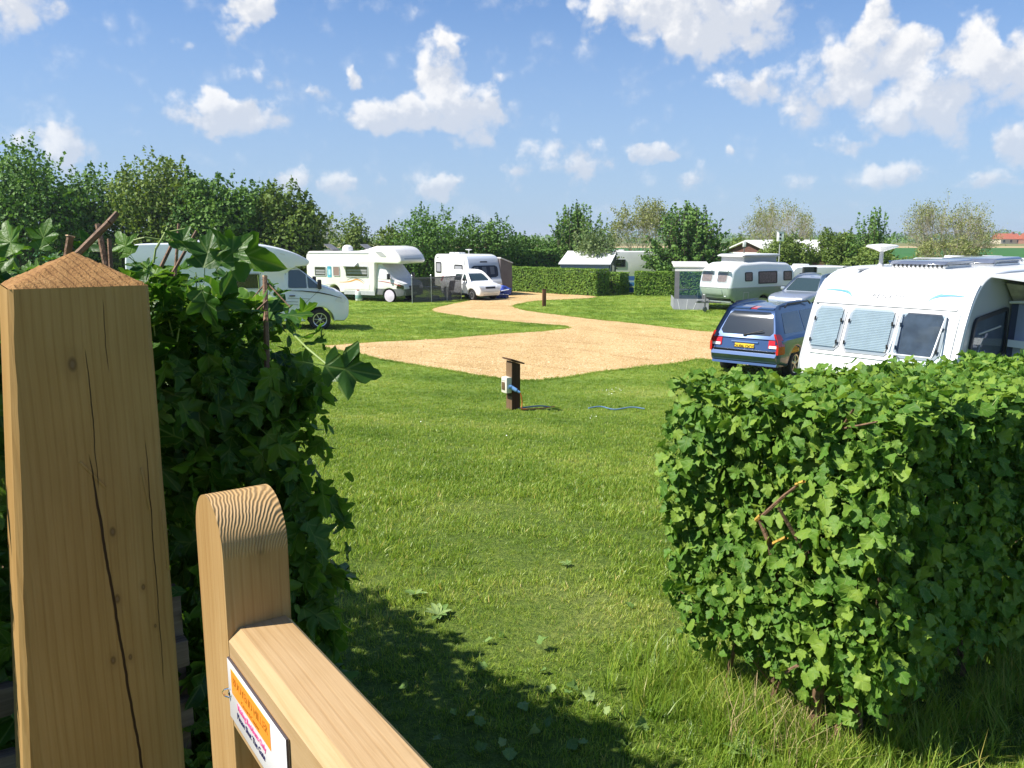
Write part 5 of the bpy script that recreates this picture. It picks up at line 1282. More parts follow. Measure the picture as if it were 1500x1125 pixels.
    for s in (-1, 1):
        swoosh([((1.0, 2.04), (.76, 2.05), (.64, 2.01)), ((.64, 2.01), (.56, 1.98), (.54, 1.93))], .030, BL, s)
        swoosh([((1.0, 2.095), (.79, 2.10), (.66, 2.05)), ((.66, 2.05), (.58, 2.02), (.54, 1.97))], .016, BL2, s)
    for s in (-1, 1):
        P_ = fil([(-.40, .98, .08), (-1.72, 1.10, .04), (-1.72, 1.72, .06), (-.74, 1.72, .10)][::-1] if False else [(-1.52, 1.20, .03), (-.20, .92, .10), (-.40, 1.76, .12), (-1.52, 1.86, .06)])
        f = ring_poly_frame('side_window', P_, s * (W / 2 + .035), BLACKP, t, .05, .04)
        sidep('interior', offs(P_, .045), s * (W / 2 + .010), INT, f, .01)
        sidep('pane', offs(P_, .045), s * (W / 2 + .030), GLASS, f, .004)
        MB().tube((-.55, s * (W / 2 + .018), 1.54), (-1.30, s * (W / 2 + .018), 1.60), .016).tube((-.72, s * (W / 2 + .018), 1.50), (-.47, s * (W / 2 + .018), 1.06), .009).done('curtain_rail', LGREY, f)
        c = [(-.78 + .06 * cos(a) * (1 + .3 * sin(3 * a)), 1.19 + .07 * sin(a)) for a in np.linspace(0, 2 * pi, 18)[:-1]]
        ring_poly_frame('bird_emblem', c, s * (W / 2 + .034), LGREY, f, .012, .003)
        MB().path([(-.75, s * (W / 2 + .035), 1.14), (-.83, s * (W / 2 + .035), 1.22), (-.77, s * (W / 2 + .035), 1.30)], .008).done('bird_emblem', LGREY, f)
        text('PEGASUS', .13, BLACKP, t, side_text_matrix(-.95 if s < 0 else -.95, s * (W / 2 + .004), .80), 'lettering', .003, shear=.2)
        sidep('side_trim', [(-6.0, 2.33), (-.95, 2.31), (-.95, 2.34), (-6.0, 2.36)], s * (W / 2 + .012), LGREY, t, .02)
        wrap('corner_trim', path_between(o, .62, 2.2, 'front', -1.5), min(s * (W / 2 - .035), s * (W / 2 - .015)), max(s * (W / 2 - .035), s * (W / 2 - .015)), LGREY, t, .008, .01, ny=1)
    wrap('gas_locker_lid', path_between(o, .66, .86, 'front', -1.5), -.75, .75, WHITE, t, .02, .03, round_=.06)
    # roof fittings
    SMK = pmat('smoked_rooflight', (.12, .14, .19), .12, coat=.8, var=.2, vscale=3)
    rl = MB().box((-1.75, -.05, 2.40), (.95, .80, .06), None, .03).done('rooflight', WHITE, t)
    body('rooflight_dome', fil([(-2.26, 2.43, .02), (-1.24, 2.43, .02), (-1.30, 2.48, .05), (-2.20, 2.50, .05)]), .88, [SMK], rl, r=.05, n=3, y0=-.05)
    mb = MB()
    for k in range(14): mb.box((-2.14 + k * .062, -.46, 2.405), (.025, .012, .035))
    for k in range(12): mb.box((-1.268, -.40 + k * .064, 2.405), (.012, .025, .035))
    mb.done('vent_slot', BLACKP, rl)
    rl = MB().box((-3.2, .1, 2.40), (1.1, .8, .06), None, .03).done('rooflight', WHITE, t)
    body('rooflight_dome', fil([(-3.80, 2.43, .02), (-2.60, 2.43, .02), (-2.68, 2.50, .05), (-3.74, 2.52, .05)]), .86, [SMK], rl, r=.05, n=3, y0=.1)
    MB().box((-1.0, -.72, 2.345), (.5, .05, .03)).done('roof_strip', LGREY, t)
    MB().tube((-1.45, -.70, 2.375), (-1.45, -.70, 2.625), .035, .028).tube((-1.45, -.70, 2.375), (-1.45, -.70, 2.415), .05).done('aerial_mast', LGREY, t)
    MB().lathe([(.03, 2.605), (.10, 2.635), (.235, 2.680), (.24, 2.695), (.20, 2.715), (.03, 2.730)], 28, 'Z', (-1.45, -.70, 0)).done('aerial', WHITE, t)
    MB().tube((0, .4, .42), (1.2, 0, .42), .04).tube((0, -.4, .42), (1.2, 0, .42), .04).tube((.9, .1, .03), (.9, .1, .8), .03).box((1.1, 0, .46), (.4, .12, .1), None, .03).done('drawbar', GREYP, t)
    return t
pg = caravan_big(); ps = radians(50); fw = Vector((-sin(ps), -cos(ps), 0)); wr = Vector((cos(ps), -sin(ps), 0))
D0 = 10.8; nr = Vector((X(1398, D0, 2.0), D0, 0)); fc = nr - wr * 1.14
level(pg, fc.x, fc.y); pg.rotation_euler = (0, 0, heading(fw.x, fw.y)); bpy.context.view_layer.update()

def big_awning():
    """awning joined to the caravan's right side; local frame as the caravan (x forward, y left), wall to y = 1.14"""
    t = empty('awning', pg.location, pg.rotation_euler.z, 'blue grey awning with white roof flap, joined to the big white caravan', 'awning')
    BA = pmat('blue_grey_cloth', (.33, .37, .52), .8, var=.06, vscale=2); DB = pmat('shaded_blue_cloth', (.07, .085, .16), .85, var=.1, vscale=2)
    y0 = 1.16
    # front wall: rippled cloth panel facing forward (x = -1.9)
    bm = bmesh.new(); nu, nv = 44, 14; G = []
    for i in range(nu + 1):
        u = i / nu; col = []
        for j in range(nv + 1):
            v = j / nv; y = y0 + .09 + u * 2.5; z = v * (1.90 - .10 * u); x = -1.65 + .035 * sin(u * 26 + .8 * sin(v * 3)) * (1 - .4 * v) + .25 * (1 - v) * .6
            col.append(bm.verts.new((x, y, z)))
        G.append(col)
    for i in range(nu):
        for j in range(nv): bm.faces.new((G[i][j], G[i + 1][j], G[i + 1][j + 1], G[i][j + 1]))
    finish(bm, 'front_wall', BA, t, 80)
    bm = bmesh.new()     # dark strip next to the caravan: its shadow on the cloth, put in as colour
    vs = [bm.verts.new(p) for p in ((-1.540, y0, .05), (-1.480, y0 + .11, .05), (-1.650, y0 + .11, 1.92), (-1.650, y0, 2.0))]; bm.faces.new(vs); finish(bm, 'shadow_strip', DB, t)
    bm = bmesh.new(); P = [Vector((-1.475, y0 + .05, 1.30)), Vector((-1.500, y0 + 2.6, 1.18)), Vector((-1.500, y0 + 2.6, 1.28)), Vector((-1.490, y0 + .05, 1.40))]
    A = [bm.verts.new(p) for p in P]; B = [bm.verts.new(p + Vector((-.01, 0, 0))) for p in P]; bm.faces.new(A); bm.faces.new(B[::-1])
    for i in range(4): bm.faces.new((A[i], B[i], B[(i + 1) % 4], A[(i + 1) % 4]))
    finish(bm, 'white_band', pmat('white_tape', (.72, .74, .76), .6), t)
    # roof sheet with a pointed flap and the light gable piece under it
    bm = bmesh.new(); R_ = [(-0.800, y0, 2.33), (-1.450, y0 + 1.3, 2.12), (-1.550, y0 + 2.8, 1.96), (-6.0, y0 + 2.8, 1.94), (-6.0, y0, 2.35)]
    A = [bm.verts.new(p) for p in R_]; B = [bm.verts.new((p[0], p[1], p[2] - .03)) for p in R_]; bm.faces.new(A); bm.faces.new(B[::-1])
    for i in range(5): bm.faces.new((A[i], B[i], B[(i + 1) % 5], A[(i + 1) % 5]))
    finish(bm, 'roof', pmat('white_awning_roof', (.74, .75, .76), .7, var=.05, vscale=2), t, smooth=False)
    bm = bmesh.new(); vs = [bm.verts.new(p) for p in ((-1.620, y0 + .02, 1.94), (-1.580, y0 + 1.6, 2.03), (-1.300, y0 + .02, 2.20))]; bm.faces.new(vs)
    finish(bm, 'gable_panel', pmat('beige_grey_cloth', (.40, .37, .33), .85, var=.25, vscale=8), t, smooth=False)
    MB().tube((-1.560, y0, 1.92), (-1.540, y0 + 1.7, 2.05), .02).tube((-1.580, y0 + 2.7, 0), (-1.580, y0 + 2.7, 2.0), .02).done('pole', pmat('white_pole', (.75, .76, .78), .4), t)
    bm = bmesh.new(); vs = [bm.verts.new(p) for p in ((-6.0, y0 + 2.7, 0), (-6.0, y0, 0), (-6.0, y0, 2.4), (-6.0, y0 + 2.7, 2.0))]; bm.faces.new(vs); 
    vs = [bm.verts.new(p) for p in ((-1.600, y0 + 2.72, 0), (-6.0, y0 + 2.72, 0), (-6.0, y0 + 2.72, 2.0), (-1.600, y0 + 2.72, 1.98))]; bm.faces.new(vs)
    finish(bm, 'rear_and_side_wall', BA, t, smooth=False)
    c = [(y0 + .82 + .15 * cos(a), .88 + .09 * sin(a)) for a in np.linspace(0, 2 * pi, 20)[:-1]]
    bm = bmesh.new(); n = len(c); c2 = [(y0 + .82 + .105 * cos(a), .88 + .055 * sin(a)) for a in np.linspace(0, 2 * pi, 20)[:-1]]
    A = [bm.verts.new((-1.440, a, b)) for a, b in c]; B = [bm.verts.new((-1.440, a, b)) for a, b in c2]
    for i in range(n): bm.faces.new((A[i], A[(i + 1) % n], B[(i + 1) % n], B[i]))
    vs = [bm.verts.new((-1.440, y0 + .74, .83)), bm.verts.new((-1.440, y0 + .88, .88)), bm.verts.new((-1.440, y0 + .76, .92)), bm.verts.new((-1.440, y0 + .84, .86))]
    bm.faces.new(vs[:3]); finish(bm, 'oval_emblem', pmat('white_print', (.75, .76, .8), .6), t)
    return t
big_awning()

# roof tops of other vans right behind, and the other row
def plain_van(x, y, rz, L, W, H, label, vents=2, name='caravan', mat=None, cat='caravan'):
    t = empty(name, (x, y, gzf(x, y)), rz, label, cat)
    o = fil([(-L / 2, .4, .1), (-.4, .36), *arch(0, .38, .32), (L / 2 - .2, .4, .15), (L / 2, .8, .2), (L / 2 - .15, 1.3, .1), (L / 2 - .4, H - .3, .3), (L / 2 - .9, H, .3), (-L / 2 + .2, H, .2), (-L / 2 - .02, H - .3, .2)])
    body('body', o, W, [mat or WHITE, DARK], t, r=.06, matfn=arches_fn([0], .32))
    for s in (-1, 1):
        wheel(t, 0, s * (W / 2 - .13), .31, .18, 'steel')
        for (a, b) in ((-L * .38, -L * .2), (L * .12, L * .32)):
            f = ring_poly_frame('window', rect(a, b, 1.3, 1.85, .08), s * (W / 2 + .03), GREYP, t, .04, .035); sidep('pane', offs(rect(a, b, 1.3, 1.85, .08), .035), s * (W / 2 + .02), GLASSD, f, .015)
    wrap('front_window', path_between(o, 1.35, 1.85, 'front'), -W * .4, W * .4, GLASSD, t, .012, .02, round_=.08)
    for k in range(vents): MB().box((-L * .25 + k * L * .3, 0, H + .05), (.6, .6, .12), None, .04).done('roof_vent', LGREY if k % 2 else WHITE, t)
    return t
plain_van(X(1500, 30, 1) + 1.0, 30.5, .15, 5.6, 2.2, 2.42, 'white caravan roof with rooflights at the right edge, beyond the big white caravan', 2, mat=CREAM)
plain_van(X(1212, 42, 1.8), 43.0, .25, 4.6, 2.1, 1.85, 'low white caravan behind the silver car', 1)
plain_van(X(1420, 37, 1) + 1, 37.5, .1, 6.0, 2.2, 2.35, 'white caravan roof behind the smoked rooflight of the big caravan', 2)
plain_van(X(930, 60, 1.5), 60, .1, 4.6, 2.1, 2.4, 'white caravan mostly hidden behind the clipped hedge, above the striped windbreak', 1)

def tent_awning():
    x, y = X(866, 52.5, 1.5), 54.0; t = empty('awning', (x, y, gzf(x, y)), radians(-14), 'white roofed awning with a dark gable end above the clipped hedge', 'awning')
    # ridge along x, gable to +x
    WH = pmat('white_canvas', (.76, .76, .75), .7, var=.06, vscale=2); DG = pmat('dark_grey_canvas', (.10, .105, .115), .85, var=.2, vscale=4)
    L = 3.2; bm = bmesh.new()
    MB().prism([(-1.6, 1.75), (-1.6, 1.69), (1.7, 2.42), (1.7, 2.48)], -L / 2 - .1, L / 2, 'YZ').done('roof', WH, t, smooth=False)
    MB().prism([(-1.5, 0), (1.7, 0), (1.7, 2.40), (-1.5, 1.72)], L / 2 - .1, L / 2 - .05, 'YZ').done('gable_wall', DG, t, smooth=False)
    MB().prism([(-1.5, 0), (-1.45, 0), (-1.45, 1.70), (-1.5, 1.70)], -L / 2, L / 2 - .1, 'YZ').done('front_wall', pmat('grey_canvas_wall', (.32, .33, .36), .85), t, smooth=False)
    MB().box((L / 2 - .03, -.1, 1.45), (.03, 1.1, .5)).done('gable_window', GLASSD, t, smooth=False)
    MB().box((L / 2 - .03, -1.25, .95), (.03, .06, 1.7)).done('pole', WH, t, smooth=False)
tent_awning()
def striped_windbreak():
    x, y = X(914, 50.5, 2.5), 50.8; t = empty('windbreak', (x, y, gzf(x, y)), radians(-6), 'striped blue, green and yellow windbreak in the gap between the clipped hedges', 'windbreak')
    S = [((.03, .11, .30), .30), ((.30, .42, .20), .10), ((.03, .16, .34), .22), ((.26, .40, .42), .12), ((.03, .11, .30), .26), ((.32, .44, .22), .10)]
    z = .05; 
    for i, (c, hgt) in enumerate(S):
        MB().box((.36, 0, z + hgt / 2), (.80, .012, hgt)).done('stripe', pmat('windbreak_stripe_%d' % i, c, .85), t, smooth=False); z += hgt
    for k in (-.05, .78): MB().tube((k, 0, -.1), (k, 0, 1.35), .018).done('pole', pmat('wood_pole', (.45, .33, .2), .7), t)
striped_windbreak()
def chalet(x, y, rz, label, wall):
    t = empty('chalet', (x, y, gzf(x, y)), rz, label, 'chalet')
    MB().box((0, 0, 1.15), (5, 4.2, 2.3)).done('wall', wall, t, smooth=False)
    MB().prism([(-2.1, 2.3), (2.1, 2.3), (0, 3.05)], -2.5, 2.5, 'YZ').done('gable', wall, t, smooth=False)
    rf = MB()
    for s in (-1, 1): rf.prism([(0, 3.08), (s * 2.5, 2.22), (s * 2.5, 2.30), (0, 3.18)], -2.8, 2.8, 'YZ')
    rf.done('roof', pmat('pale_roof_felt', (.66, .66, .64), .8), t, smooth=False)
    MB().box((-2.53, 0, 2.22), (.05, 4.4, .08)).done('barge_board', WHITE, t, smooth=False)
    MB().box((-1, -2.12, 1.3), (1.2, .06, .9)).done('window', GLASSD, t, smooth=False)
BRW = pmat('brown_boarding', (.13, .06, .045), .8, var=.2)
chalet(X(1122, 63, 1) + .8, 64.5, radians(32), 'brown chalet with a pale roof behind the pop-top caravan', BRW)
chalet(X(1196, 62, 1) + .2, 66, radians(-30), 'brown chalet with a pale roof right of the round green bush', BRW)
def lantern(px, py, y, label, kind):
    x = X(px, y, 0); r = ray(px, py); z = CZ + r.z / r.y * y; g0 = gzf(x, y)
    t = empty('lamp_post' if kind == 'lamp' else 'bird_box', (x, y, g0), 0, label, 'lamp' if kind == 'lamp' else 'bird box'); hgt = z - g0
    MB().tube((0, 0, -.1), (0, 0, hgt), .04, .035).done('pole', GREYP if kind == 'lamp' else LGREY, t)
    MB().box((0, 0, hgt + .02), (.38, .35, .62) if kind != 'lamp' else (.2, .2, .40), None, .03).done('lantern' if kind == 'lamp' else 'box', WHITE, t)
    if kind != 'lamp':
        for k in (-.12, .12): MB().box((-.05, -.18, hgt + .02 + k), (.12, .02, .14)).done('opening', BLACKP, t, smooth=False)
        MB().box((0, 0, hgt + .36), (.44, .42, .05)).done('roof', LGREY, t, smooth=False)
lantern(1143, 347, 55, 'white box with two dark openings on a pole above the round green bush', 'box')
lantern(1091, 358, 58, 'small white lantern on a pole left of the brown chalet', 'lamp')

# thin summer haze: one closed box round the whole place
hb = MB().box((0, 1650, 5.5), (5600, 4000, 15)).done('haze', None, smooth=False)
hm = bpy.data.materials.new('haze'); hm.use_nodes = True; ht = NT(hm.node_tree)
for nd in list(ht.n):
    if nd.type == 'BSDF_PRINCIPLED': ht.n.remove(nd)
pv = ht.new('ShaderNodeVolumePrincipled'); pv.inputs['Color'].default_value = (.80, .88, 1, 1); pv.inputs['Density'].default_value = 0.0003; pv.inputs['Anisotropy'].default_value = 0.2
ht.link(pv.outputs[0], [n for n in ht.n if n.type == 'OUTPUT_MATERIAL'][0].inputs['Volume']); hb.data.materials.append(hm); tag(hb, kind='stuff', label='thin pale haze in the air over the fields')

# ==================================================================== SMALL THINGS ON THE PITCHES
WDK = wood_mat('dark_stained_wood', (.075, .038, .018), (.045, .022, .012), (.12, .065, .035), scale=.6, rough=.75)
WLT = wood_mat('weathered_wood', (.20, .13, .075), (.13, .08, .045), (.28, .19, .12), scale=.6, rough=.8)
def hookup():
    p = ground_at(752, 600); t = empty('hookup_post', p, radians(33), 'brown wooden electric hook-up post with a sloping cap and pale socket box on the lawn', 'hook-up post')
    H_ = .80
    MB().prism([(-.075, -.1), (.075, -.1), (.075, H_ - .05), (-.075, H_)], -.085, .085, 'XZ').done('post', WDK, t, smooth=False)
    MB().box((-.079, 0, .62), (.008, .165, .30)).done('worn_board', WLT, t, smooth=False)
    MB().box((-.079, 0, .10), (.008, .165, .26)).done('worn_board', WLT, t, smooth=False)
    MB().box((0, 0, H_ - .002), (.27, .26, .025), Matrix.Rotation(radians(19), 3, 'Y'), .004).done('cap', WDK, t)
    CR = pmat('cream_plastic', (.70, .66, .54), .45, var=.08, vscale=20)
    b = MB().box((-.13, 0, .42), (.10, .16, .255), None, .014).done('socket_box', CR, t)
    MB().box((-.184, .01, .405), (.012, .085, .125), None, .01).done('cover_flap', pmat('brown_tinted_flap', (.14, .09, .05), .2), b)
    MB().box((-.183, .01, .50), (.01, .10, .02), None, .003).done('box_label', pmat('pale_label', (.6, .6, .55), .5), b)
    MB().tube((-.10, -.085, .39), (-.04, -.155, .34), .034, .030, 14).tube((-.04, -.155, .34), (0, -.19, .31), .022, .018, 12).tube((-.135, -.07, .40), (-.10, -.085, .39), .040, .040, 14).done('blue_plug', pmat('blue_plug', (.16, .33, .60), .3), t)
    return t, p
hk, hp = hookup(); bpy.context.view_layer.update()
def cable(name, pts, r, mat, label, cat='cable'):
    pts = [Vector(p) for p in pts]; sm = []
    for i in range(len(pts) - 1):
        p0, p1, p2, p3 = pts[max(0, i - 1)], pts[i], pts[i + 1], pts[min(len(pts) - 1, i + 2)]
        for s in range(6):
            u = s / 6; sm.append(0.5 * ((2 * p1) + (-p0 + p2) * u + (2 * p0 - 5 * p1 + 4 * p2 - p3) * u * u + (-p0 + 3 * p1 - 3 * p2 + p3) * u ** 3))
    sm.append(pts[-1]); o = MB().path(sm, r, 6).done(name, mat); return tag(o, label, cat)
c0 = hk.matrix_world @ Vector((0, -.19, .31))
def gp(px, py, dz=.03): p = ground_at(px, py); return (p.x, p.y, p.z + dz)
cable('orange_cable', [c0, c0 + Vector((.02, -.01, -.05)), c0 + Vector((.035, 0, -.16)), c0 + Vector((.03, .0, -.26)), gp(768, 602), gp(790, 601), gp(812, 598)], .009, pmat('orange_flex', (.55, .13, .03), .5), 'orange flex hanging from the blue plug of the hook-up post')
cable('blue_cable', [gp(758, 601, .03), gp(775, 600, .045), gp(792, 599, .05), gp(806, 599, .03)], .012, pmat('blue_flex', (.14, .24, .42), .4), 'blue cable end lying on the grass at the foot of the hook-up post')
cable('blue_cable', [gp(862, 600.5, .03), gp(880, 599, .04), gp(900, 601, .015), gp(925, 600, .042), gp(944, 601, .025)], .011, MATS['blue_flex'], 'blue cable showing through the grass right of the hook-up post')
def bollard():
    p = ground_at(797, 449); t = empty('marker_post', p, .2, 'short brown wooden marker post standing in the grass by the drive loop', 'post')
    MB().box((0, 0, .36), (.17, .17, .92), None, .01).done('post', wood_mat('bollard_wood', (.16, .07, .035), (.10, .045, .02), (.22, .10, .05), .6), t)
    MB().box((0, 0, .835), (.18, .18, .03), None, .01).done('top', WDK, t)
bollard()
def drum():
    p = ground_at(526, 441); t = empty('water_roller', (p.x, p.y, p.z), .3, 'white and green water container standing beside the overcab motorhome', 'water container')
    MB().lathe([(.17, .02), (.19, .05), (.19, .50), (.17, .55)], 20).done('body', pmat('white_drum', (.72, .74, .72), .5), t)
    MB().lathe([(.196, .14), (.198, .15), (.198, .32), (.196, .33)], 20).done('band', pmat('sage_band', (.22, .36, .34), .6), t)
    MB().lathe([(.10, .55), (.12, .60), (.02, .62)], 16).done('lid', pmat('reddish_lid', (.36, .12, .08), .5), t)
drum()
def mesh_mat(name, col, a):
    m = bpy.data.materials.new(name); m.use_nodes = True; t = NT(m.node_tree); b = m.node_tree.nodes['Principled BSDF']
    b.inputs['Base Color'].default_value = (*col, 1); b.inputs['Roughness'].default_value = .9; b.inputs['Alpha'].default_value = a; return m
def windbreak():
    t = None; MESH = mesh_mat('mesh_cloth', (.085, .085, .09), .62); PL = pmat('steel_pole', (.55, .57, .60), .35, metal=.6); TR = pmat('grey_hem', (.14, .14, .15), .8)
    pts = [ground_at(604, 444.5), ground_at(632, 443.5), ground_at(655, 441.5), ground_at(676, 439)]
    t = empty('windbreak', pts[0], 0, 'dark mesh windbreak with steel poles between the overcab motorhome and the hatchback', 'windbreak'); o = pts[0]; H_ = 1.32
    for a, b in zip(pts[:-1], pts[1:]):
        a = a - o; b = b - o; d = (b - a).normalized(); ang = atan2(d.y, d.x)
        MB().prism([(0, .04), ((b - a).length, .04 + (b.z - a.z)), ((b - a).length, H_ + (b.z - a.z)), (0, H_)], 0, .006).done('mesh_panel', MESH, t, smooth=False).matrix_basis = Matrix.Translation(a) @ Matrix.Rotation(ang, 4, 'Z')
        MB().prism([(0, H_ - .06), ((b - a).length, H_ - .06 + (b.z - a.z)), ((b - a).length, H_ + .01 + (b.z - a.z)), (0, H_ + .01)], -.004, .01).done('hem', TR, t, smooth=False).matrix_basis = Matrix.Translation(a) @ Matrix.Rotation(ang, 4, 'Z')
    for i, p in enumerate(pts):
        q = p - o; MB().tube(q + Vector((0, -.02, -.1)), q + Vector((0, -.02, H_ + (.1 if i else .2))), .016).lathe([(.01, H_ + .08), (.035, H_ + .11), (.01, H_ + .15)], 10, 'Z', (q.x, q.y - .02, q.z)).done('pole', PL, t)
    p0, p1 = pts[0] - o, pts[0] - o + Vector((-.4, 3.0, 0))
    return pts
wp = windbreak()
def folding_chair(x, y, rz, label):
    t = empty('folding_chair', (x, y, gzf(x, y)), rz, label, 'chair'); M_ = pmat('chair_tube', (.62, .63, .66), .35, metal=.5); C = pmat('chair_fabric', (.30, .25, .24), .85, var=.2)
    fr = MB()
    for s in (-1, 1):
        fr.tube((.24, s * .26, 0), (-.20, s * .26, .46), .013).tube((-.24, s * .26, 0), (.22, s * .26, .46), .013).tube((-.20, s * .26, .40), (-.34, s * .26, 1.05), .013).tube((-.24, s * .26, .62), (.20, s * .26, .62), .014).tube((.18, s * .26, .44), (.2, s * .26, .62), .012)
    fr.tube((-.24, -.26, .02), (-.24, .26, .02), .012).tube((.24, -.26, .02), (.24, .26, .02), .012); fr.done('frame', M_, t)
    MB().box((0, 0, .46), (.44, .5, .03), None, .01).done('seat', C, t); MB().box((-.28, 0, .78), (.03, .5, .56), Matrix.Rotation(-.21, 3, 'Y'), .01).done('backrest', C, t)
folding_chair(X(655, 45, 3), 45.35, 2.6, 'folding chair with pale crossed legs behind the mesh windbreak')
folding_chair(X(671, 45, 3), 47.0, .6, 'brown folding chair near the hatchback behind the mesh windbreak')
def camp_table(x, y):
    t = empty('camping_table', (x, y, gzf(x, y)), .3, 'small folding camping table behind the mesh windbreak', 'table')
    MB().box((0, 0, .68), (.75, .55, .03), None, .01).done('top', pmat('table_top', (.6, .6, .6), .5), t)
    for s in (-1, 1): MB().tube((-.3, s * .22, 0), (.28, s * .22, .67), .012).tube((.3, s * .22, 0), (-.28, s * .22, .67), .012).done('leg', MATS['chair_tube'], t)
camp_table(X(630, 45.5, 3), 45.9)
tag(MB().box((0, 0, .12), (.42, .28, .24), None, .03).done('storage_box', pmat('beige_box', (.5, .46, .4), .7)), 'small beige box on the ground under the camping table', 'box').location = (X(637, 45, 3), 45.2, gzf(-4.2, 45.2))
tag(MB().box((0, 0, .015), (2.6, 2.2, .02)).done('groundsheet', pmat('dark_groundsheet', (.04, .05, .06), .8), smooth=False), 'dark groundsheet inside the mesh windbreak', 'groundsheet').location = (X(628, 45.6, 3), 45.6, gzf(-4.4, 45.6) + .02)

# ==================================================================== GATEWAY
gv = Vector((.5708, -.8211, 0)).normalized(); wv = Vector((-gv.y, gv.x, 0))        # gate direction towards the viewer; hedge and post line
def pt(px, py, D): return ray(px, py) * D + Vector((0, 0, CZ))
POSTW = wood_mat('gatepost_wood', (.385, .238, .088), (.325, .193, .066), (.44, .285, .118), scale=1.5, rough=.6, grain=1.1,
                 crack=[(.077, -.064, -.2, 1.44, .0016), (-.006, .0, 1.34, 1.60, .0006), (.022, -.0, 1.52, 1.675, .0006), (.060, .004, 1.0, 1.45, .0003)],
                 knots=[(-.0256, 1.565, .0062), (.008, 1.30, .0045), (.006, 1.19, .0045), (-.0075, 1.09, .004), (.0175, 1.088, .003), (.045, 1.20, .003), (.058, 1.13, .002)])
GATEW = wood_mat('gate_wood', (.42, .265, .112), (.36, .215, .084), (.47, .315, .15), scale=1.4, rough=.55, rings=(.055, 1.335, 0, 1.337), grain=.9, side='Y', knots=[(.006, 1.352, .007)])
RAILW = wood_mat('gate_rail_wood', (.44, .30, .155), (.38, .245, .115), (.49, .35, .195), scale=1.3, rough=.5, axis='X', grain=.7, side='Y')
def gatepost():
    pr_ = Vector((-.5527, 1.267, 0)); c = pr_ - wv * .0875 - gv * .0875
    t = empty('gatepost', (c.x, c.y, gzf(c.x, c.y)), atan2(wv.y, wv.x), 'big square wooden gatepost with a shallow pyramid top in the left foreground', 'gatepost')
    h = .0875; bm = bmesh.new(); r = random.Random(3); rings = []; zs_ = [-.3] + list(np.arange(0, 1.66, .035)) + [1.677]
    chip = 0
    for z in zs_:
        e = .006; ring = []
        chip = max(0, min(.012, chip + r.uniform(-.004, .0042)))
        for k, (sx_, sy_) in enumerate(((-1, -1), (1, -1), (1, 1), (-1, 1))):
            cc_ = e * .6 + (chip * .45 if k == 0 else (r.uniform(0, .003) if k == 1 else 0)); 
            hx_ = h if sx_ > 0 else h + .010 + .062 * min(.9, max(0, 1.677 - z)); pts_ = [(sx_ * hx_, sy_ * (h - cc_)), (sx_ * (hx_ - cc_), sy_ * h)]
            if k in (1, 3): pts_ = pts_[::-1]
            ring += [bm.verts.new((a, b, z)) for a, b in pts_]
        rings.append(ring)
    for A, B in zip(rings[:-1], rings[1:]):
        n = len(A)
        for i in range(n): bm.faces.new((A[i], A[(i + 1) % n], B[(i + 1) % n], B[i]))
    bm.faces.new(rings[0][::-1]); finish(bm, 'post', POSTW, t, 25)
    # weathered cap: four facets with rough saw marks
    bm = bmesh.new(); N = 22; G = {}
    rs = np.random.default_rng(4)
    for i in range(N + 1):
        for j in range(N + 1):
            x = -1 + 2 * i / N; y = -1 + 2 * j / N; d = max(abs(x), abs(y)); z = 1.677 + .050 * (1 - d) ** .95 + (.0004 * sin(d * 95 + 3 * x) + rs.normal() * .0007 if 0.02 < d < .97 else 0)
            k = h - .002 if d > .97 else h; G[i, j] = bm.verts.new((x * (k + (.010 if x < 0 else 0)), y * k, z))
    for i in range(N):
        for j in range(N): bm.faces.new((G[i, j], G[i + 1, j], G[i + 1, j + 1], G[i, j + 1]))
    capm = wood_mat('sawn_top', (.33, .175, .06), (.19, .09, .03), (.45, .27, .115), scale=1.6, rough=.85, grain=4.0)
    finish(bm, 'sawn_top', capm, t, 25)
    # splinters
    for (u, z, L, a) in ((-.012, 1.395, .055, .6), (.06, 1.36, .07, .1), (.083, 1.27, .10, .02)):
        MB().box((u, -h - .0005, z), (.0035, .003, L), Matrix.Rotation(-a, 3, 'Y'), .001).done('splinter', POSTW, t)
gatepost()
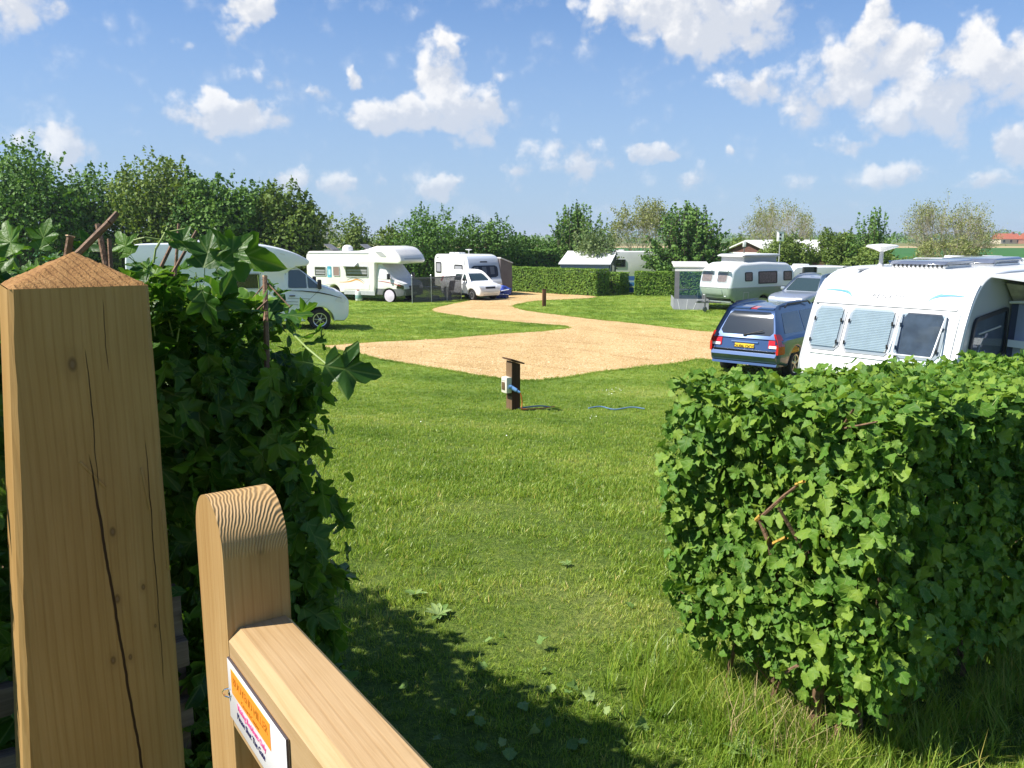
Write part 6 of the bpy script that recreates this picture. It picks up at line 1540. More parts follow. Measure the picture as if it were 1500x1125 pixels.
def gate():
    Fr = Vector((-.2994, 1.0505, 0)); Fl = Fr - wv * .085; c = (Fr + Fl) / 2
    t = empty('field_gate', (c.x, c.y, 0), atan2(gv.y, gv.x), 'new wooden gate standing open, with a rounded heel and a small white sign', 'gate')
    h = .0425; ztop = 1.2466
    prof = [(0, .12), (0, 1.345)] + [(-.065 + .065 * cos(a), 1.345 + .066 * sin(a)) for a in np.linspace(.02, pi - .02, 22)] + [(-.13, 1.345), (-.13, .12)]
    bm = bmesh.new(); mb = MB(); mb.bm = bm; mb.prism(prof, -h, h)
    es = [e for e in bm.edges if abs(e.verts[0].co.y - e.verts[1].co.y) < 1e-6]
    bmesh.ops.bevel(bm, geom=es, offset=.0028, segments=2, affect='EDGES')
    finish(bm, 'heel', GATEW, t, 30)
    def rail(name, x0, x1, zt, dp, hw, ch, mat=RAILW):
        sec = [(-hw, zt - dp), (hw, zt - dp), (hw, zt - ch * .5), (hw - ch * .5, zt), (-hw + ch, zt), (-hw, zt - ch)]
        return MB().prism(sec, x0, x1, 'YZ').done(name, mat, t, 20, False)
    rail('top_rail', .0005, 3.0, ztop, .135, h - .0006, .015)
    for zt in (.98, .74, .52, .32): rail('rail', .0005, 3.0, zt, .075, .012, .003)
    rail('bottom_rail', .0005, 3.0, .20, .09, .018, .003)
    MB().prism([(0.001, 1.108), (.001, .96), (1.35, .14), (1.55, .14)], .0135, .034).done('brace', RAILW, t, smooth=False)
    MB().prism([(2.9, .1), (3.0, .1), (3.0, 1.36), (2.9, 1.36)], -h, h).done('shutting_stile', GATEW, t, smooth=False).location.x = .1
    s = MB().box((.1125, -h - .0022, ztop - .0765), (.219, .004, .083), None, .0012).done('sign', pmat('white_sign', (.82, .80, .80), .3, coat=.5), t)
    MB().box((.1125, -h - .00235, ztop - .0765), (.2200, .0030, .0842), None, .0006).done('sign_edge', pmat('sign_edge', (.06, .05, .06), .5), s)
    yy = -h - .0044; OR = pmat('orange_print', (.85, .30, .035), .35); PK = pmat('pink_print', (.80, .10, .30), .4); NV = pmat('navy_print', (.02, .02, .09), .4); YL = pmat('ochre_print', (.55, .20, .02), .4)
    MB().box((.0950, yy, ztop - .0600), (.150, .0006, .034)).done('orange_panel', OR, s, smooth=False)
    text('BUOYEND MILLER', .0165, YL, s, side_text_matrix(.095, yy - .0006, ztop - .0560), 'lettering', .0002)
    text('Caravan & Camping', .0085, YL, s, side_text_matrix(.095, yy - .0006, ztop - .0705), 'lettering', .0002)
    text('Visiting Residents Only', .0118, PK, s, side_text_matrix(.096, yy - .0003, ztop - .0865), 'lettering', .0002)
    text('Please Shut The Gate', .0125, NV, s, side_text_matrix(.092, yy - .0003, ztop - .1000), 'lettering', .0002)
    MB().lathe([(.0045, 0), (.0045, -.002), (.002, -.0032)], 14, 'Y', (.203, yy + .001, ztop - .096)).done('screw', pmat('rusty_screw', (.14, .06, .06), .5, metal=.6), s)
    MB().lathe([(.0045, 0), (.0045, -.002), (.002, -.0032)], 14, 'Y', (.010, yy + .001, ztop - .082)).path([(.010, yy - .001, ztop - .088), (.006, yy - .006, ztop - .086), (.004, yy - .008, ztop - .081), (.006, yy - .006, ztop - .077), (.010, yy - .001, ztop - .075)], .0010, 6).done('hook', CHROME, s)
gate()
def old_fence():
    a = pt(205, 980, 1.62); t = empty('rail_fence', (a.x, a.y, 0), atan2(wv.y, wv.x), 'old grey wooden rails behind the gatepost, mostly hidden by the hedge', 'fence')
    GW_ = wood_mat('old_grey_wood', (.20, .16, .125), (.11, .085, .065), (.30, .25, .20), scale=.9, rough=.9, axis='X', side='Y')
    for z in (.93, .80): MB().box((-.56, 0, z), (1.3, .03, .055), None, .004).done('rail', GW_, t)
    MB().box((.055, .045, .5), (.07, .05, 1.1), None, .006).done('stake', GW_, t)
old_fence()

# ==================================================================== NEAR HEDGES
def near_hedge(name, label, O, U, Tn, zbot, ztop, faces, mat, leaf, dens, templ=MAPLES, small=0.0, seed=1, rough_edge=.05):
    """O corner on the ground nearest the viewer, outline O + U*u + Tn*t. faces: list of (kind, u0, u1, t0, t1)"""
    r = np.random.default_rng(seed); t = empty(name, (O.x, O.y, gzf(O.x, O.y)), 0, label, 'hedge'); Z0 = gzf(O.x, O.y)
    U3 = np.array([U.x, U.y, 0]); T3 = np.array([Tn.x, Tn.y, 0]); nF = -T3; nE = None
    P = []; N = []; A = []; ins_all = []
    for kind, u0, u1, t0, t1, dm in faces:
        if kind in ('front', 'back'):
            L = u1 - u0; area = L * (ztop - zbot); n = int(area * dens * dm); u = r.uniform(u0, u1, n); hh = r.uniform(0, 1, n); out = -T3 if kind == 'front' else T3; tt = np.full(n, t0)
        elif kind in ('right', 'left'):
            L = t1 - t0; area = L * (ztop - zbot); n = int(area * dens * dm); tt = r.uniform(t0, t1, n); hh = r.uniform(0, 1, n); out = U3 if kind == 'right' else -U3; u = np.full(n, u0)
        else:
            area = (u1 - u0) * (t1 - t0); n = int(area * dens * dm); u = r.uniform(u0, u1, n); tt = r.uniform(t0, t1, n); hh = np.ones(n); out = np.array([0, 0, 1.])
        x = O.x + U3[0] * u + T3[0] * tt; y = O.y + U3[1] * u + T3[1] * tt; zt = ztop + (top_fn(u, tt) if (top_fn := TOPF.get(name)) else 0)
        g0 = gz(x, y)
        lump = rough_edge * (np.sin(u * 5.2 + hh * 4.1 + tt * 4.3) + .7 * np.sin(hh * 9.7 + tt * 8.1 - u * 7.3)) * .6
        ins = r.exponential(.055, n) - lump + np.where(r.random(n) < .28, r.uniform(.05, .32, n), 0) - .01
        ins = np.maximum(ins, -.055)
        if kind != 'top':
            z = g0 + zbot + (zt - zbot) * hh - .08 * (hh > .93)
            flare = np.clip((.28 - hh) / .28, 0, 1) * .10      # thins towards the foot
            pos = np.stack([x, y, z], 1) - out * (ins + flare)[:, None] + r.normal(size=(n, 3)) * .015
            # round the top edge
            N.append(out * .9 + np.array([0, 0, .36]) + r.normal(size=(n, 3)) * .40); A.append(out * .45 + np.array([0, 0, -.75]) + r.normal(size=(n, 3)) * .5)
            keep = (r.random(n) < np.clip(.12 + hh * 4.5, 0, 1))
        else:
            z = g0 + zt - np.abs(ins) * .8 + .012 + .02 * np.sin(u * 9 + tt * 7); pos = np.stack([x, y, z], 1) + r.normal(size=(n, 3)) * .015
            N.append(np.array([-.2, -.1, 1.]) + r.normal(size=(n, 3)) * .60); A.append(r.normal(size=(n, 3)) + np.array([0, -.2, .25])); keep = np.ones(n, bool)
        P.append(pos[keep]); N[-1] = N[-1][keep]; A[-1] = A[-1][keep]; ins_all.append(ins[keep])
    P = np.concatenate(P); N = np.concatenate(N); A = np.concatenate(A); ins = np.concatenate(ins_all); n = len(P)
    N /= np.linalg.norm(N, axis=1, keepdims=True); Y = A - (A * N).sum(1, keepdims=True) * N; Y /= np.linalg.norm(Y, axis=1, keepdims=True); Xv = np.cross(Y, N)
    R = np.stack([Xv, Y, N], 2); S = leaf * r.uniform(.4, 1.3, n); org = np.array([O.x, O.y, Z0])
    C = P - np.array([0, 0, CZ]); D = C[:, 1] * cos(PITCH) - C[:, 2] * sin(PITCH); px = 750 + F * C[:, 0] / D; up = C[:, 1] * sin(PITCH) + C[:, 2] * cos(PITCH); py = 562 - F * up / D
    inside = (px > 0) & (px < 1500) & (py > 300) & (py < 1125) & (D > .5)
    view = -C / np.linalg.norm(C, axis=1, keepdims=True); fac = np.abs((N * view).sum(1))
    score = np.where(inside, S / D * (.4 + .6 * fac) - ins * .10, -9); pick = np.argsort(-score)[:290]
    vi = r.integers(0, len(templ), n); tmesh = []
    for tv, tt in templ:
        me = rawmesh('leaf', tv, tt, smooth=False, lxy=tv); me.materials.append(mat); tmesh.append(me)
    for k in pick:
        o = bpy.data.objects.new('leaf', tmesh[vi[k]]); COL.objects.link(o); o.parent = t
        M = Matrix([list(R[k][i] * S[k]) + [P[k][i] - org[i]] for i in range(3)] + [[0, 0, 0, 1]]); o.matrix_basis = M
    rest = np.ones(n, bool); rest[pick] = False; first = True
    Vs = []; Ts = []; Rn = []; Lx = []; off = 0
    for q, (tv, tt) in enumerate(templ):
        m = rest & (vi == q); k = int(m.sum())
        V = np.einsum('nij,vj->nvi', R[m], tv) * S[m][:, None, None] + (P[m] - org)[:, None, :]
        T = tt[None] + (np.arange(k) * len(tv))[:, None, None] + off; off += k * len(tv)
        Vs.append(V.reshape(-1, 3)); Ts.append(T.reshape(-1, 3)); Rn.append(np.repeat(r.random(k), len(tv))); Lx.append(np.tile(tv, (k, 1)))
    if small > 0:      # small inner leaves and bits
        m_ = r.random(n) < small; k = int(m_.sum()); tv, tt = OVAL; Pi = P[m_] - org + r.normal(size=(k, 3)) * .022 - (N[m_] * .06)
        V = np.einsum('nij,vj->nvi', frames(r.normal(size=(k, 3)) + N[m_] * .6), tv) * (leaf * r.uniform(.3, .6, k))[:, None, None] + Pi[:, None, :]
        T = tt[None] + (np.arange(k) * len(tv))[:, None, None] + off; Vs.append(V.reshape(-1, 3)); Ts.append(T.reshape(-1, 3)); Rn.append(np.repeat(r.random(k), len(tv))); Lx.append(np.tile(tv, (k, 1)))
    fo = link('foliage', rawmesh('foliage', np.concatenate(Vs), np.concatenate(Ts), np.concatenate(Rn), False, np.concatenate(Lx)), mat, t); fo['kind'] = 'stuff'
    return t, org
TOPF = {}
def twigs(parent, org, segs, name='branches', mat=STEM):
    mb = MB()
    for a, b, r1, r2 in segs: mb.tube(Vector(a) - Vector(org), Vector(b) - Vector(org), r1, r2, 6, False)
    return mb.done(name, mat, parent)
def bush_skeleton(O, U, Tn, ulen, tlen, zt, n, seed):
    r = random.Random(seed); segs = []
    for k in range(n):
        u = r.uniform(.08, ulen - .08); tt = r.uniform(.12, tlen - .12); b = O + U * u + Tn * tt; b.z = gzf(b.x, b.y); 
        p = b.copy(); d = Vector((r.uniform(-.25, .25), r.uniform(-.25, .25), 1)).normalized(); rad = r.uniform(.008, .016)
        for s in range(3):
            q = p + d * zt * r.uniform(.22, .30); segs.append((p.copy(), q.copy(), rad, rad * .75)); rad *= .75
            for _ in range(3):
                d2 = (d + Vector((r.gauss(0, .6), r.gauss(0, .6), r.gauss(.1, .3)))).normalized(); m = p.lerp(q, r.random()); e = m + d2 * r.uniform(.12, .30)
                eu = (e - O).dot(U) ; et = (e - O).dot(Tn)
                if .02 < eu < ulen - .02 and .03 < et < tlen - .03 and e.z < b.z + zt * .97: segs.append((m, e, rad * .5, rad * .2))
            p = q; d = (d + Vector((r.gauss(0, .25), r.gauss(0, .25), .1))).normalized()
    return segs

# right hedge
OR_ = Vector((1.17, 2.46, 0)); UR = wv.copy(); TR_ = -gv
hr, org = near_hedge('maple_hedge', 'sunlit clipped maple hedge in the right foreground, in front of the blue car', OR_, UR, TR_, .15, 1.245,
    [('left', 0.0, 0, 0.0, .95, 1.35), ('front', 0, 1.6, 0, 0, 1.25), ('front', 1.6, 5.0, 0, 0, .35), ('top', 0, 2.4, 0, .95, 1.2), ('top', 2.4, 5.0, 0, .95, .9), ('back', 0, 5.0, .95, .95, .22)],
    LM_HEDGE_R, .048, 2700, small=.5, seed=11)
twigs(hr, org, bush_skeleton(OR_, UR, TR_, 5.0, .95, 1.1, 85, 5))
def on_left_face(px, py, off=.02):
    rr = ray(px, py); n = -UR; c = OR_ - UR * off; tq = (c - Vector((0, 0, CZ))).dot(n) / rr.dot(n); return rr * tq + Vector((0, 0, CZ))
def on_front_face(px, py, off=.02):
    rr = ray(px, py); n = -TR_; c = OR_ - TR_ * off; tq = (c - Vector((0, 0, CZ))).dot(n) / rr.dot(n); return rr * tq + Vector((0, 0, CZ))
L_ = on_left_face
twigs(hr, org, [(L_(1140, 870, -.05), L_(1128, 800, -.02), .011, .009), (L_(1128, 800, -.02), L_(1112, 760, 0), .009, .008), (L_(1112, 760, 0), L_(1150, 725, 0), .007, .006), (L_(1150, 725, 0), L_(1175, 706, .02), .006, .005),
                (L_(1130, 798, -.02), L_(1152, 788, .02), .007, .006)], 'pruned_branch')
for sg_ in ([(L_(1150, 830, -.1), L_(1185, 790, -.03), .006, .005)], [(L_(1235, 625, -.06), L_(1250, 600, 0), .006, .004), (L_(1235, 628, -.04), L_(1285, 618, .01), .005, .003)]): twigs(hr, org, sg_, 'pruned_branch')
twigs(hr, org, [(L_(1134, 796, -.010), L_(1152, 787, .022), .0085, .0075), (L_(1166, 710, .018), L_(1178, 705, .024), .0065, .006), (L_(1108, 762, .0), L_(1115, 755, .006), .0092, .0088)], 'lichen', LICHEN)
def G2(x, y, z): return Vector((x, y, gzf(x, y) + z))
tb = L_(1192, 1075, -.10); tb.z = gzf(tb.x, tb.y) - .05
twigs(hr, org, [(tb, L_(1200, 1000, -.10), .022, .019), (L_(1200, 1000, -.10), L_(1216, 930, -.16), .019, .015), (L_(1216, 930, -.16), L_(1200, 850, -.2), .015, .011), (L_(1216, 930, -.16), L_(1290, 860, -.2), .012, .009),
                (L_(1150, 985, -.02), L_(1205, 955, -.1), .007, .005)], 'main_stem')
# left hedge, rougher and taller, along the line of the open gate
OL = Vector((-.5527, 1.267, 0)) - gv * .30 + wv * .385; UL = -wv; TL = -gv
TOPF['overgrown_hedge'] = lambda u, t: -.045 * np.clip(t - .4, 0, 9) * 1.6 + .03 * np.sin(u * 9 + 2) + .02 * np.sin(t * 8) - .26 * np.clip(.30 - u, 0, 1)
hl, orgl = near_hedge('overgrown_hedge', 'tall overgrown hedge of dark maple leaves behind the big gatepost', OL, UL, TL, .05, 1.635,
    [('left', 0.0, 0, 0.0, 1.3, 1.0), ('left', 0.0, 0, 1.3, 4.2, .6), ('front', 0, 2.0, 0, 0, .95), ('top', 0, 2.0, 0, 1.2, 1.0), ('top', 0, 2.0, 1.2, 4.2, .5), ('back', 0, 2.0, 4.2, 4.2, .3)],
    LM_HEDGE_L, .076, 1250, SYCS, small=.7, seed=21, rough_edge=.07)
twigs(hl, orgl, bush_skeleton(OL, UL, TL, 2.0, 4.2, 1.6, 90, 8))
# cut stems and shoots above the post and hedge
ST = [(90, 430, 1.50, 103, 346, 1.47, .0065, .0060), (60, 425, 1.48, 160, 326, 1.50, .0062, .0060), (160, 326, 1.50, 172, 312, 1.51, .0060, .0050), (165, 440, 1.6, 143, 328, 1.6, .0060, .0050), (166, 450, 1.6, 160, 350, 1.6, .0045, .004),
      (254, 440, 1.7, 262, 328, 1.72, .0035, .003), (222, 420, 1.7, 258, 345, 1.72, .004, .0035), (236, 430, 1.7, 288, 338, 1.72, .004, .003), (392, 560, 1.72, 388, 405, 1.78, .0065, .0052),
      (325, 420, 1.7, 362, 396, 1.7, .003, .002), (392, 415, 1.78, 425, 450, 1.75, .0018, .0012), (386, 418, 1.78, 368, 440, 1.75, .0018, .0012), (360, 470, 1.74, 392, 440, 1.76, .003, .002)]
for a in ST: twigs(hl, orgl, [(pt(a[0], a[1], a[2]), pt(a[3], a[4], a[5]), a[6], a[7])], 'cut_stem')
twigs(hl, orgl, [(pt(103, 346.5, 1.47), pt(103.2, 345, 1.47), .0078, .0078), (pt(388, 405.5, 1.78), pt(388, 403.5, 1.78), .0055, .0053)], 'cut_end', CUTEND)
SH = pmat('green_shoot', (.22, .30, .07), .6, var=.2)
for pts_ in ([(225, 385, 1.6), (228, 365, 1.6), (240, 345, 1.62), (246, 333, 1.62)], [(196, 352, 1.6), (212, 348, 1.6), (240, 352, 1.62)], [(238, 342, 1.62), (272, 335, 1.64)], [(430, 490, 1.6), (450, 510, 1.55), (480, 535, 1.5)], [(290, 430, 1.55), (275, 460, 1.55), (283, 440, 1.55)]):
    w3 = [pt(*p_) for p_ in pts_]; twigs(hl, orgl, [(a, b, .0022, .0018) for a, b in zip(w3[:-1], w3[1:])], 'shoot', SH)
def put_leaf(px, py, D, size, rot, tilt, q=0, face=(0, -1, .2)):
    """single leaf seen face on; rot turns the tip (0 = up in the picture)"""
    c = pt(px, py, D); n = Vector((0, -cos(PITCH), sin(PITCH))); n = (n + Vector(face) * tilt).normalized(); upv = Vector((sin(rot), 0, cos(rot))); y = (upv - n * upv.dot(n)).normalized(); x = y.cross(n)
    key = 'hl%d' % q
    if key not in LEAFM: me = rawmesh('leaf', *SYCS[q], lxy=SYCS[q][0]); me.materials.append(LM_HEDGE_L); LEAFM[key] = me
    o = bpy.data.objects.new('leaf', LEAFM[key]); COL.objects.link(o); o.parent = hl; o.matrix_basis = Matrix([[x[i] * size, y[i] * size, n[i] * size, c[i] - orgl[i]] for i in range(3)] + [[0, 0, 0, 1]])
LEAFM = {}
for a in [(478, 536, 1.5, .10, 1.75, .3, 0), (262, 365, 1.6, .05, .3, 1.0, 1), (300, 392, 1.55, .08, .1, 1.6, 1), (325, 385, 1.55, .075, .7, 1.8, 1), (330, 366, 1.6, .11, 1.85, 2.6, 4), (295, 425, 1.55, .07, 2.8, 1.6, 4), (60, 365, 1.5, .06, .2, .8, 0),
          (20, 372, 1.5, .07, -.4, .8, 1), (118, 368, 1.65, .06, .8, .9, 2), (190, 372, 1.7, .06, -.6, .9, 3)]:
    put_leaf(*a)

def top_shoots(parent, org, O, U, T, u1, t1, zt, n, tmpl, mat, leaf, hmax, seed, name):
    r = np.random.default_rng(seed); P = []; N = []; A = []; mb = MB(); tf_ = TOPF.get(name)
    for k in range(n):
        u = r.uniform(0, u1); t_ = r.uniform(0, t1) ** 1.0; x = O.x + U.x * u + T.x * t_; y = O.y + U.y * u + T.y * t_; z = gzf(x, y) + zt + (float(tf_(np.array(u), np.array(t_))) if tf_ else 0) - .05
        h = hmax * r.uniform(.35, 1.0); d = Vector((r.normal() * .35, r.normal() * .35, 1)).normalized(); b = Vector((x, y, z)); e = b + d * h
        mb.tube(b - Vector(org), e - Vector(org), .0017, .0010, 4, False); m = int(r.integers(3, 7))
        for j in range(m):
            q = b.lerp(e, (j + 1.2) / m * .95); a = r.uniform(0, 2 * pi); o_ = np.array([cos(a), sin(a), .25]); P.append(np.array(q) + o_ * leaf * .25 - np.array(org)); N.append(np.array([-o_[0] * .5, -o_[1] * .5, .9]) + r.normal(size=3) * .3); A.append(o_)
    P = np.array(P); N = np.array(N); A = np.array(A); N /= np.linalg.norm(N, axis=1, keepdims=True); Y = A - (A * N).sum(1, keepdims=True) * N; Y /= np.linalg.norm(Y, axis=1, keepdims=True); R_ = np.stack([np.cross(Y, N), Y, N], 2)
    S = leaf * r.uniform(.35, .85, len(P)); tv, tt = tmpl; V = np.einsum('nij,vj->nvi', R_, tv) * S[:, None, None] + P[:, None, :]; T_ = tt[None] + (np.arange(len(P)) * len(tv))[:, None, None]
    o = link('shoot_leaves', rawmesh('shoot_leaves', V.reshape(-1, 3), T_.reshape(-1, 3), np.repeat(.3 + .7 * r.random(len(P)), len(tv)), False, np.tile(tv, (len(P), 1))), mat, parent); o['kind'] = 'stuff'
    o = mb.done('shoots', SH, parent); o['kind'] = 'stuff'
top_shoots(hl, orgl, OL, UL, TL, 1.9, 1.3, 1.635, 150, SYCS[1], LM_HEDGE_L, .07, .14, 3, 'overgrown_hedge')
top_shoots(hl, orgl, OL, UL, TL, 1.9, 4.0, 1.635, 120, SYCS[1], LM_HEDGE_L, .07, .16, 4, 'overgrown_hedge')
top_shoots(hr, org, OR_, UR, TR_, 3.0, .95, 1.245, 240, MAPLES[1], LM_HEDGE_R, .055, .085, 5, 'maple_hedge')

# ==================================================================== GRASS
def tuft(name, n, rad, h, seed, wid=.0022, lean=.5):
    r = np.random.default_rng(seed); V = []; T = []; Rn = []
    for k in range(n):
        a = r.uniform(0, 2 * pi); q = rad * sqrt(r.random()); b = np.array([cos(a) * q, sin(a) * q, -.004]); L = h * r.uniform(.5, 1.15); la = r.uniform(0, 2 * pi); le = r.uniform(.1, lean) * L
        d = np.array([cos(la), sin(la), 0]); sdv = np.array([-sin(la), cos(la), 0]) * wid * r.uniform(.7, 1.3); i0 = len(V)
        for s, wk in ((0, 1.0), (.5, .85)):
            c = b + np.array([0, 0, L * s]) + d * le * s ** 2 * .9; V += [c - sdv * wk, c + sdv * wk]
        V.append(b + np.array([0, 0, L * .93]) + d * le); T += [(i0, i0 + 1, i0 + 3), (i0, i0 + 3, i0 + 2), (i0 + 2, i0 + 3, i0 + 4)]; Rn += [r.random()] * 5
    return rawmesh(name, np.array(V), np.array(T), Rn)
def scatter_gn(name, me_t, mat, P, rotz, scl, label, cat, tilt=.12):
    me_t.materials.append(mat); src = bpy.data.objects.new(name + '_source', me_t)     # lives only inside the node tree
    me = bpy.data.meshes.new(name); me.vertices.add(len(P)); me.vertices.foreach_set('co', np.asarray(P, dtype=np.float32).ravel())
    rt = np.stack([rng.normal(size=len(P)) * tilt, rng.normal(size=len(P)) * tilt, rotz], 1)
    a = me.attributes.new('rot', 'FLOAT_VECTOR', 'POINT'); a.data.foreach_set('vector', rt.astype(np.float32).ravel())
    a = me.attributes.new('scl', 'FLOAT', 'POINT'); a.data.foreach_set('value', np.asarray(scl, dtype=np.float32))
    o = bpy.data.objects.new(name, me); COL.objects.link(o)
    ng = bpy.data.node_groups.new(name, 'GeometryNodeTree'); ng.interface.new_socket('Geometry', in_out='INPUT', socket_type='NodeSocketGeometry'); ng.interface.new_socket('Geometry', in_out='OUTPUT', socket_type='NodeSocketGeometry')
    N = ng.nodes; gi = N.new('NodeGroupInput'); go = N.new('NodeGroupOutput'); ip = N.new('GeometryNodeInstanceOnPoints'); oi = N.new('GeometryNodeObjectInfo'); oi.inputs[0].default_value = src
    ar = N.new('GeometryNodeInputNamedAttribute'); ar.data_type = 'FLOAT_VECTOR'; ar.inputs[0].default_value = 'rot'
    as_ = N.new('GeometryNodeInputNamedAttribute'); as_.data_type = 'FLOAT'; as_.inputs[0].default_value = 'scl'
    mp = N.new('GeometryNodeMeshToPoints')
    ng.links.new(gi.outputs[0], mp.inputs[0]); ng.links.new(mp.outputs[0], ip.inputs['Points']); ng.links.new(oi.outputs['Geometry'], ip.inputs['Instance']); ng.links.new(ar.outputs[0], ip.inputs['Rotation']); ng.links.new(as_.outputs[0], ip.inputs['Scale'])
    ng.links.new(ip.outputs[0], go.inputs[0]); md = o.modifiers.new('scatter', 'NODES'); md.node_group = ng
    return tag(o, label, cat, None, 'stuff')
def lawn_points(y0, y1, dens, power=1.6, margin=1.0, xr=None):
    """points over the visible ground, thinning with distance"""
    ref = dens; out = []
    edges = np.geomspace(y0, y1, 26)
    for a, b in zip(edges[:-1], edges[1:]):
        m = (a + b) / 2; half = m * .66 + margin; area = 2 * half * (b - a); n = int(area * ref * (y0 / m) ** power)
        out.append(np.stack([rng.uniform(-half, half, n), rng.uniform(a, b, n)], 1))
    P = np.concatenate(out); P = P[~in_poly(P[:, 0], P[:, 1])]
    return P
BL1 = blade_mat('grass_blade', 1.0)
def put_grass(name, me, P, sc, label, tilt=.12):
    Z = gz(P[:, 0], P[:, 1]); P3 = np.stack([P[:, 0], P[:, 1], Z], 1)
    scatter_gn(name, me, BL1, P3, rng.uniform(0, 2 * pi, len(P)), sc, label, 'grass', tilt)
P = lawn_points(1.9, 8.0, 1700, 1.25, .8)
cl = .8 + .35 * np.sin(P[:, 0] * 3.1 + np.sin(P[:, 1] * 2.3) * 2) * np.sin(P[:, 1] * 2.9 + P[:, 0])
cl *= np.clip(P[:, 1] / 3.2, 1, 1.9)
put_grass('lawn_grass', tuft('tuft', 15, .03, .031, 1, .0016, 1.0), P, cl * rng.uniform(.6, 1.3, len(P)), 'short mown grass of the lawn just beyond the gate', .25)
P = lawn_points(6.5, 24, 330, 1.4, 1.0)
put_grass('lawn_grass', tuft('tuft', 30, .06, .040, 2, .0026, .8), P, rng.uniform(.7, 1.25, len(P)), 'short mown grass of the lawn around the hook-up post', .2)
P = lawn_points(20, 62, 36, 1.2, 1.5)
put_grass('lawn_grass', tuft('tuft', 46, .17, .045, 3, .006, .7), P, rng.uniform(.7, 1.3, len(P)), 'mown grass of the far pitches between the vehicles', .1)
# fringe along the gravel edge
n = len(GWA); k = rng.integers(0, n, 9000); u = rng.random(9000)[:, None]; E_ = GWA[k] * (1 - u) + GWA[(k + 1) % n] * u + rng.normal(size=(9000, 2)) * .05
E_ = E_[~in_poly(E_[:, 0], E_[:, 1]) | (rng.random(9000) < .18)]
put_grass('edge_grass', tuft('tuft', 16, .04, .05, 4, .003, .8), E_, rng.uniform(.6, 1.2, len(E_)), 'ragged grass fringe along the edge of the gravel drive', .2)
# loose stones on the drive
def stones():
    r = np.random.default_rng(5); bm = bmesh.new(); bmesh.ops.create_icosphere(bm, subdivisions=1, radius=1)
    for v in bm.verts: v.co = v.co * r.uniform(.7, 1.15); v.co.z *= .6
    me = bpy.data.meshes.new('stone'); bm.to_mesh(me); bm.free()
    Q = np.stack([r.uniform(-5, 9, 60000), 12 + 18 * r.random(60000) ** 1.5], 1); Q = Q[in_poly(Q[:, 0], Q[:, 1])]; P3 = np.stack([Q[:, 0], Q[:, 1], gz(Q[:, 0], Q[:, 1]) + .014], 1)
    st = leaf_mat('pale_stone', (.34, .21, .085), (.58, .39, .17), (.84, .68, .44), rough=.9, trans=0.0, spec=.1)
    scatter_gn('gravel_stones', me, st, P3, r.uniform(0, 6.3, len(P3)), r.uniform(.006, .016, len(P3)) * np.where(r.random(len(P3)) < .02, 2.2, 1), 'loose pale stones on the gravel drive', 'stones', .3)
stones()
# long grass at the hedge feet
def foot_points(O, U, T, ulen, tlen, n, spread=.14):
    out = []
    for (a, b, k) in ((O, O + T * tlen, int(n * .45)), (O, O + U * ulen, int(n * .55))):
        q = rng.random(k)[:, None]; base = np.array([a.x, a.y]) * (1 - q) + np.array([b.x, b.y]) * q; out.append(base + rng.normal(size=(k, 2)) * spread)
    return np.concatenate(out)
P = foot_points(OR_, UR, TR_, 2.2, 1.0, 900, .15)
put_grass('long_grass', tuft('tuft', 12, .035, .17, 5, .0020, .75), P, rng.uniform(.35, 1.1, len(P)), 'long unmown grass at the foot of the right hedge', .2)
P = np.stack([rng.uniform(.35, 1.25, 420), rng.uniform(1.9, 2.75, 420)], 1); P = P[(P[:, 0] - .35) * .9 + (2.75 - P[:, 1]) * .7 > .55]
put_grass('long_grass', tuft('tuft', 11, .035, .12, 6, .0018, .8), P, rng.uniform(.4, 1.05, len(P)), 'bright longer grass in front of the right hedge corner', .25)
P = foot_points(OL, UL, TL, 1.5, 4.2, 800, .12)
put_grass('long_grass', tuft('tuft', 12, .035, .17, 7, .002, .7), P, rng.uniform(.4, 1.1, len(P)), 'long shaded grass at the foot of the left hedge', .2)
STRAW = pmat('dry_straw', (.42, .32, .16), .8, var=.3, vscale=20)
tf = tuft('dry_stalks', 170, .22, .20, 9, .0013, 1.0); q = L_(1155, 1040, .02); o = link('dry_grass', tf, STRAW); o.location = (q.x, q.y, gzf(q.x, q.y)); tag(o, 'dry straw coloured grass stalks at the foot of the right hedge', 'dry grass', None, 'stuff')
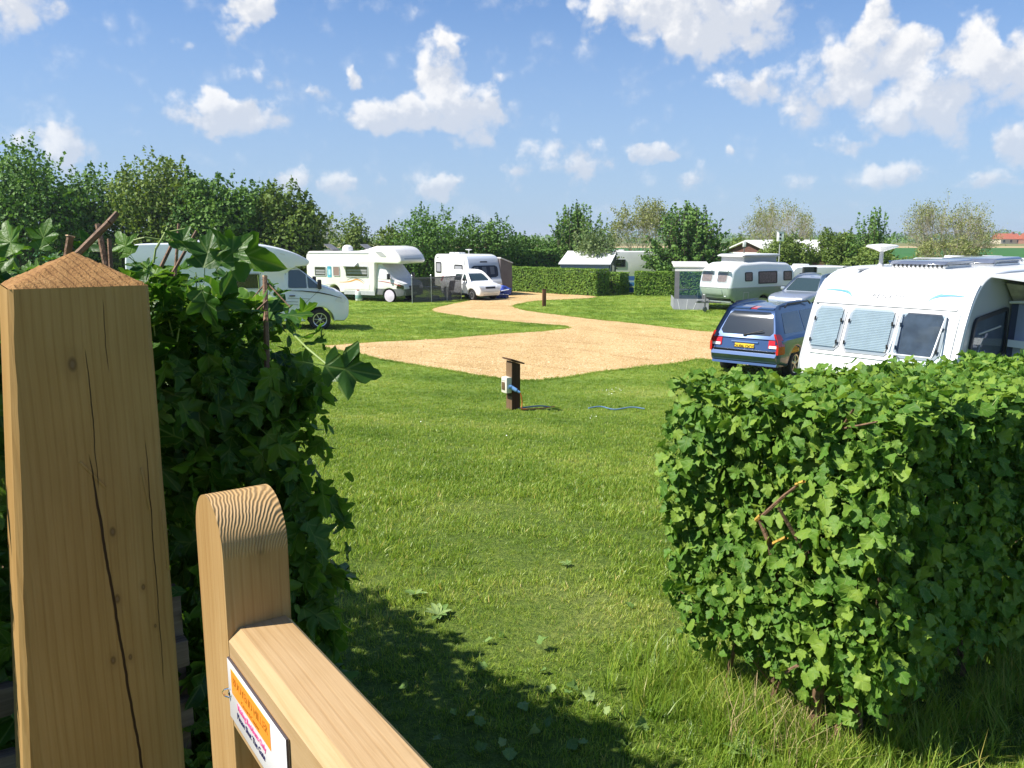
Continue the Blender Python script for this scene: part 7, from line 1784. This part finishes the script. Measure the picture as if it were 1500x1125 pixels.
# fallen leaves, weeds and daisies
LM_FALL = leaf_mat('fallen_leaf_green', (.08, .16, .035), (.14, .24, .06), (.24, .33, .12), trans=.15, rough=.6)
fm = []
for tv, tt in MAPLES[:3]: me = rawmesh('fallen_leaf', tv, tt, lxy=tv); me.materials.append(LM_FALL); fm.append(me)
FL = [(651, 899), (610, 955), (620, 962), (800, 989), (737, 1103), (747, 1110), (830, 1026), (845, 1020), (886, 1056), (933, 1078), (945, 1070), (834, 1095), (763, 1041), (776, 1088), (688, 1055), (700, 1072), (660, 1052), (905, 1052), (812, 1015), (870, 1030), (720, 945),
      (735, 935), (790, 955), (920, 890), (712, 985), (955, 1050), (805, 1060), (860, 1100), (915, 1110), (590, 1010), (640, 1090), (700, 1110)]
for i, (px_, py_) in enumerate(FL):
    p = ground_at(px_, py_); o = bpy.data.objects.new('fallen_leaf', fm[i % 3]); COL.objects.link(o); o.location = (p.x, p.y, p.z + random.uniform(.028, .04)); o.scale = [random.uniform(.03, .055)] * 3; o.rotation_euler = (random.gauss(0, .55), random.gauss(0, .55), random.uniform(0, 6.3))
    tag(o, 'pale fallen maple leaf lying in the grass near the gate', 'leaf', 'fallen leaves on the grass near the gate')
def rosette(px_, py_, s, label):
    p = ground_at(px_, py_); t = empty('weed', (p.x, p.y, p.z + .015), 0, label, 'weed'); n = 9; tv, tt = OVAL
    for k in range(n):
        a = 2 * pi * k / n + random.uniform(-.2, .2); me = LEAFM.get('ros')
        if me is None: me = rawmesh('leaf', tv * np.array([.8, 1, 1]), tt, lxy=tv); me.materials.append(LM_FALL); LEAFM['ros'] = me
        o = bpy.data.objects.new('leaf', me); COL.objects.link(o); o.parent = t; o.rotation_euler = (random.uniform(.15, .5), 0, a); o.scale = [s * random.uniform(.7, 1.1)] * 3
rosette(642, 905, .085, 'pale broad leaved weed in the sunlit grass left of centre'); rosette(1095, 1108, .09, 'broad leaved weed at the bottom edge below the right hedge'); rosette(608, 875, .07, 'broad leaved weed at the edge of the left hedge shadow'); rosette(830, 830, .05, 'flat weed in the middle of the near lawn')
def daisies():
    Pd = []
    for (cx, cy, n, s) in ((897, 577, 14, 9), (870, 614, 3, 4), (960, 470, 5, 8), (590, 470, 5, 8), (720, 640, 2, 40)):
        for _ in range(n):
            p = ground_at(cx + random.gauss(0, s), cy + random.gauss(0, s * .3)); Pd.append((p.x, p.y, p.z + .05))
    Pd = np.array(Pd); a = np.linspace(0, 2 * pi, 9)[:-1]; tv = np.array([(0, 0, .1)] + [(cos(q), sin(q), 0) for q in a]); tt = np.array([(0, 1 + i, 1 + (i + 1) % 8) for i in range(8)])
    o = link('daisies', scatter_mesh('daisies', tv, tt, frames(np.tile([0, -.3, 1.], (len(Pd), 1)) + rng.normal(size=(len(Pd), 3)) * .2), Pd, np.full(len(Pd), .008)), pmat('daisy_white', (.8, .8, .76), .6)); tag(o, 'tiny white daisies scattered in the lawn', 'flowers', None, 'stuff')
daisies()
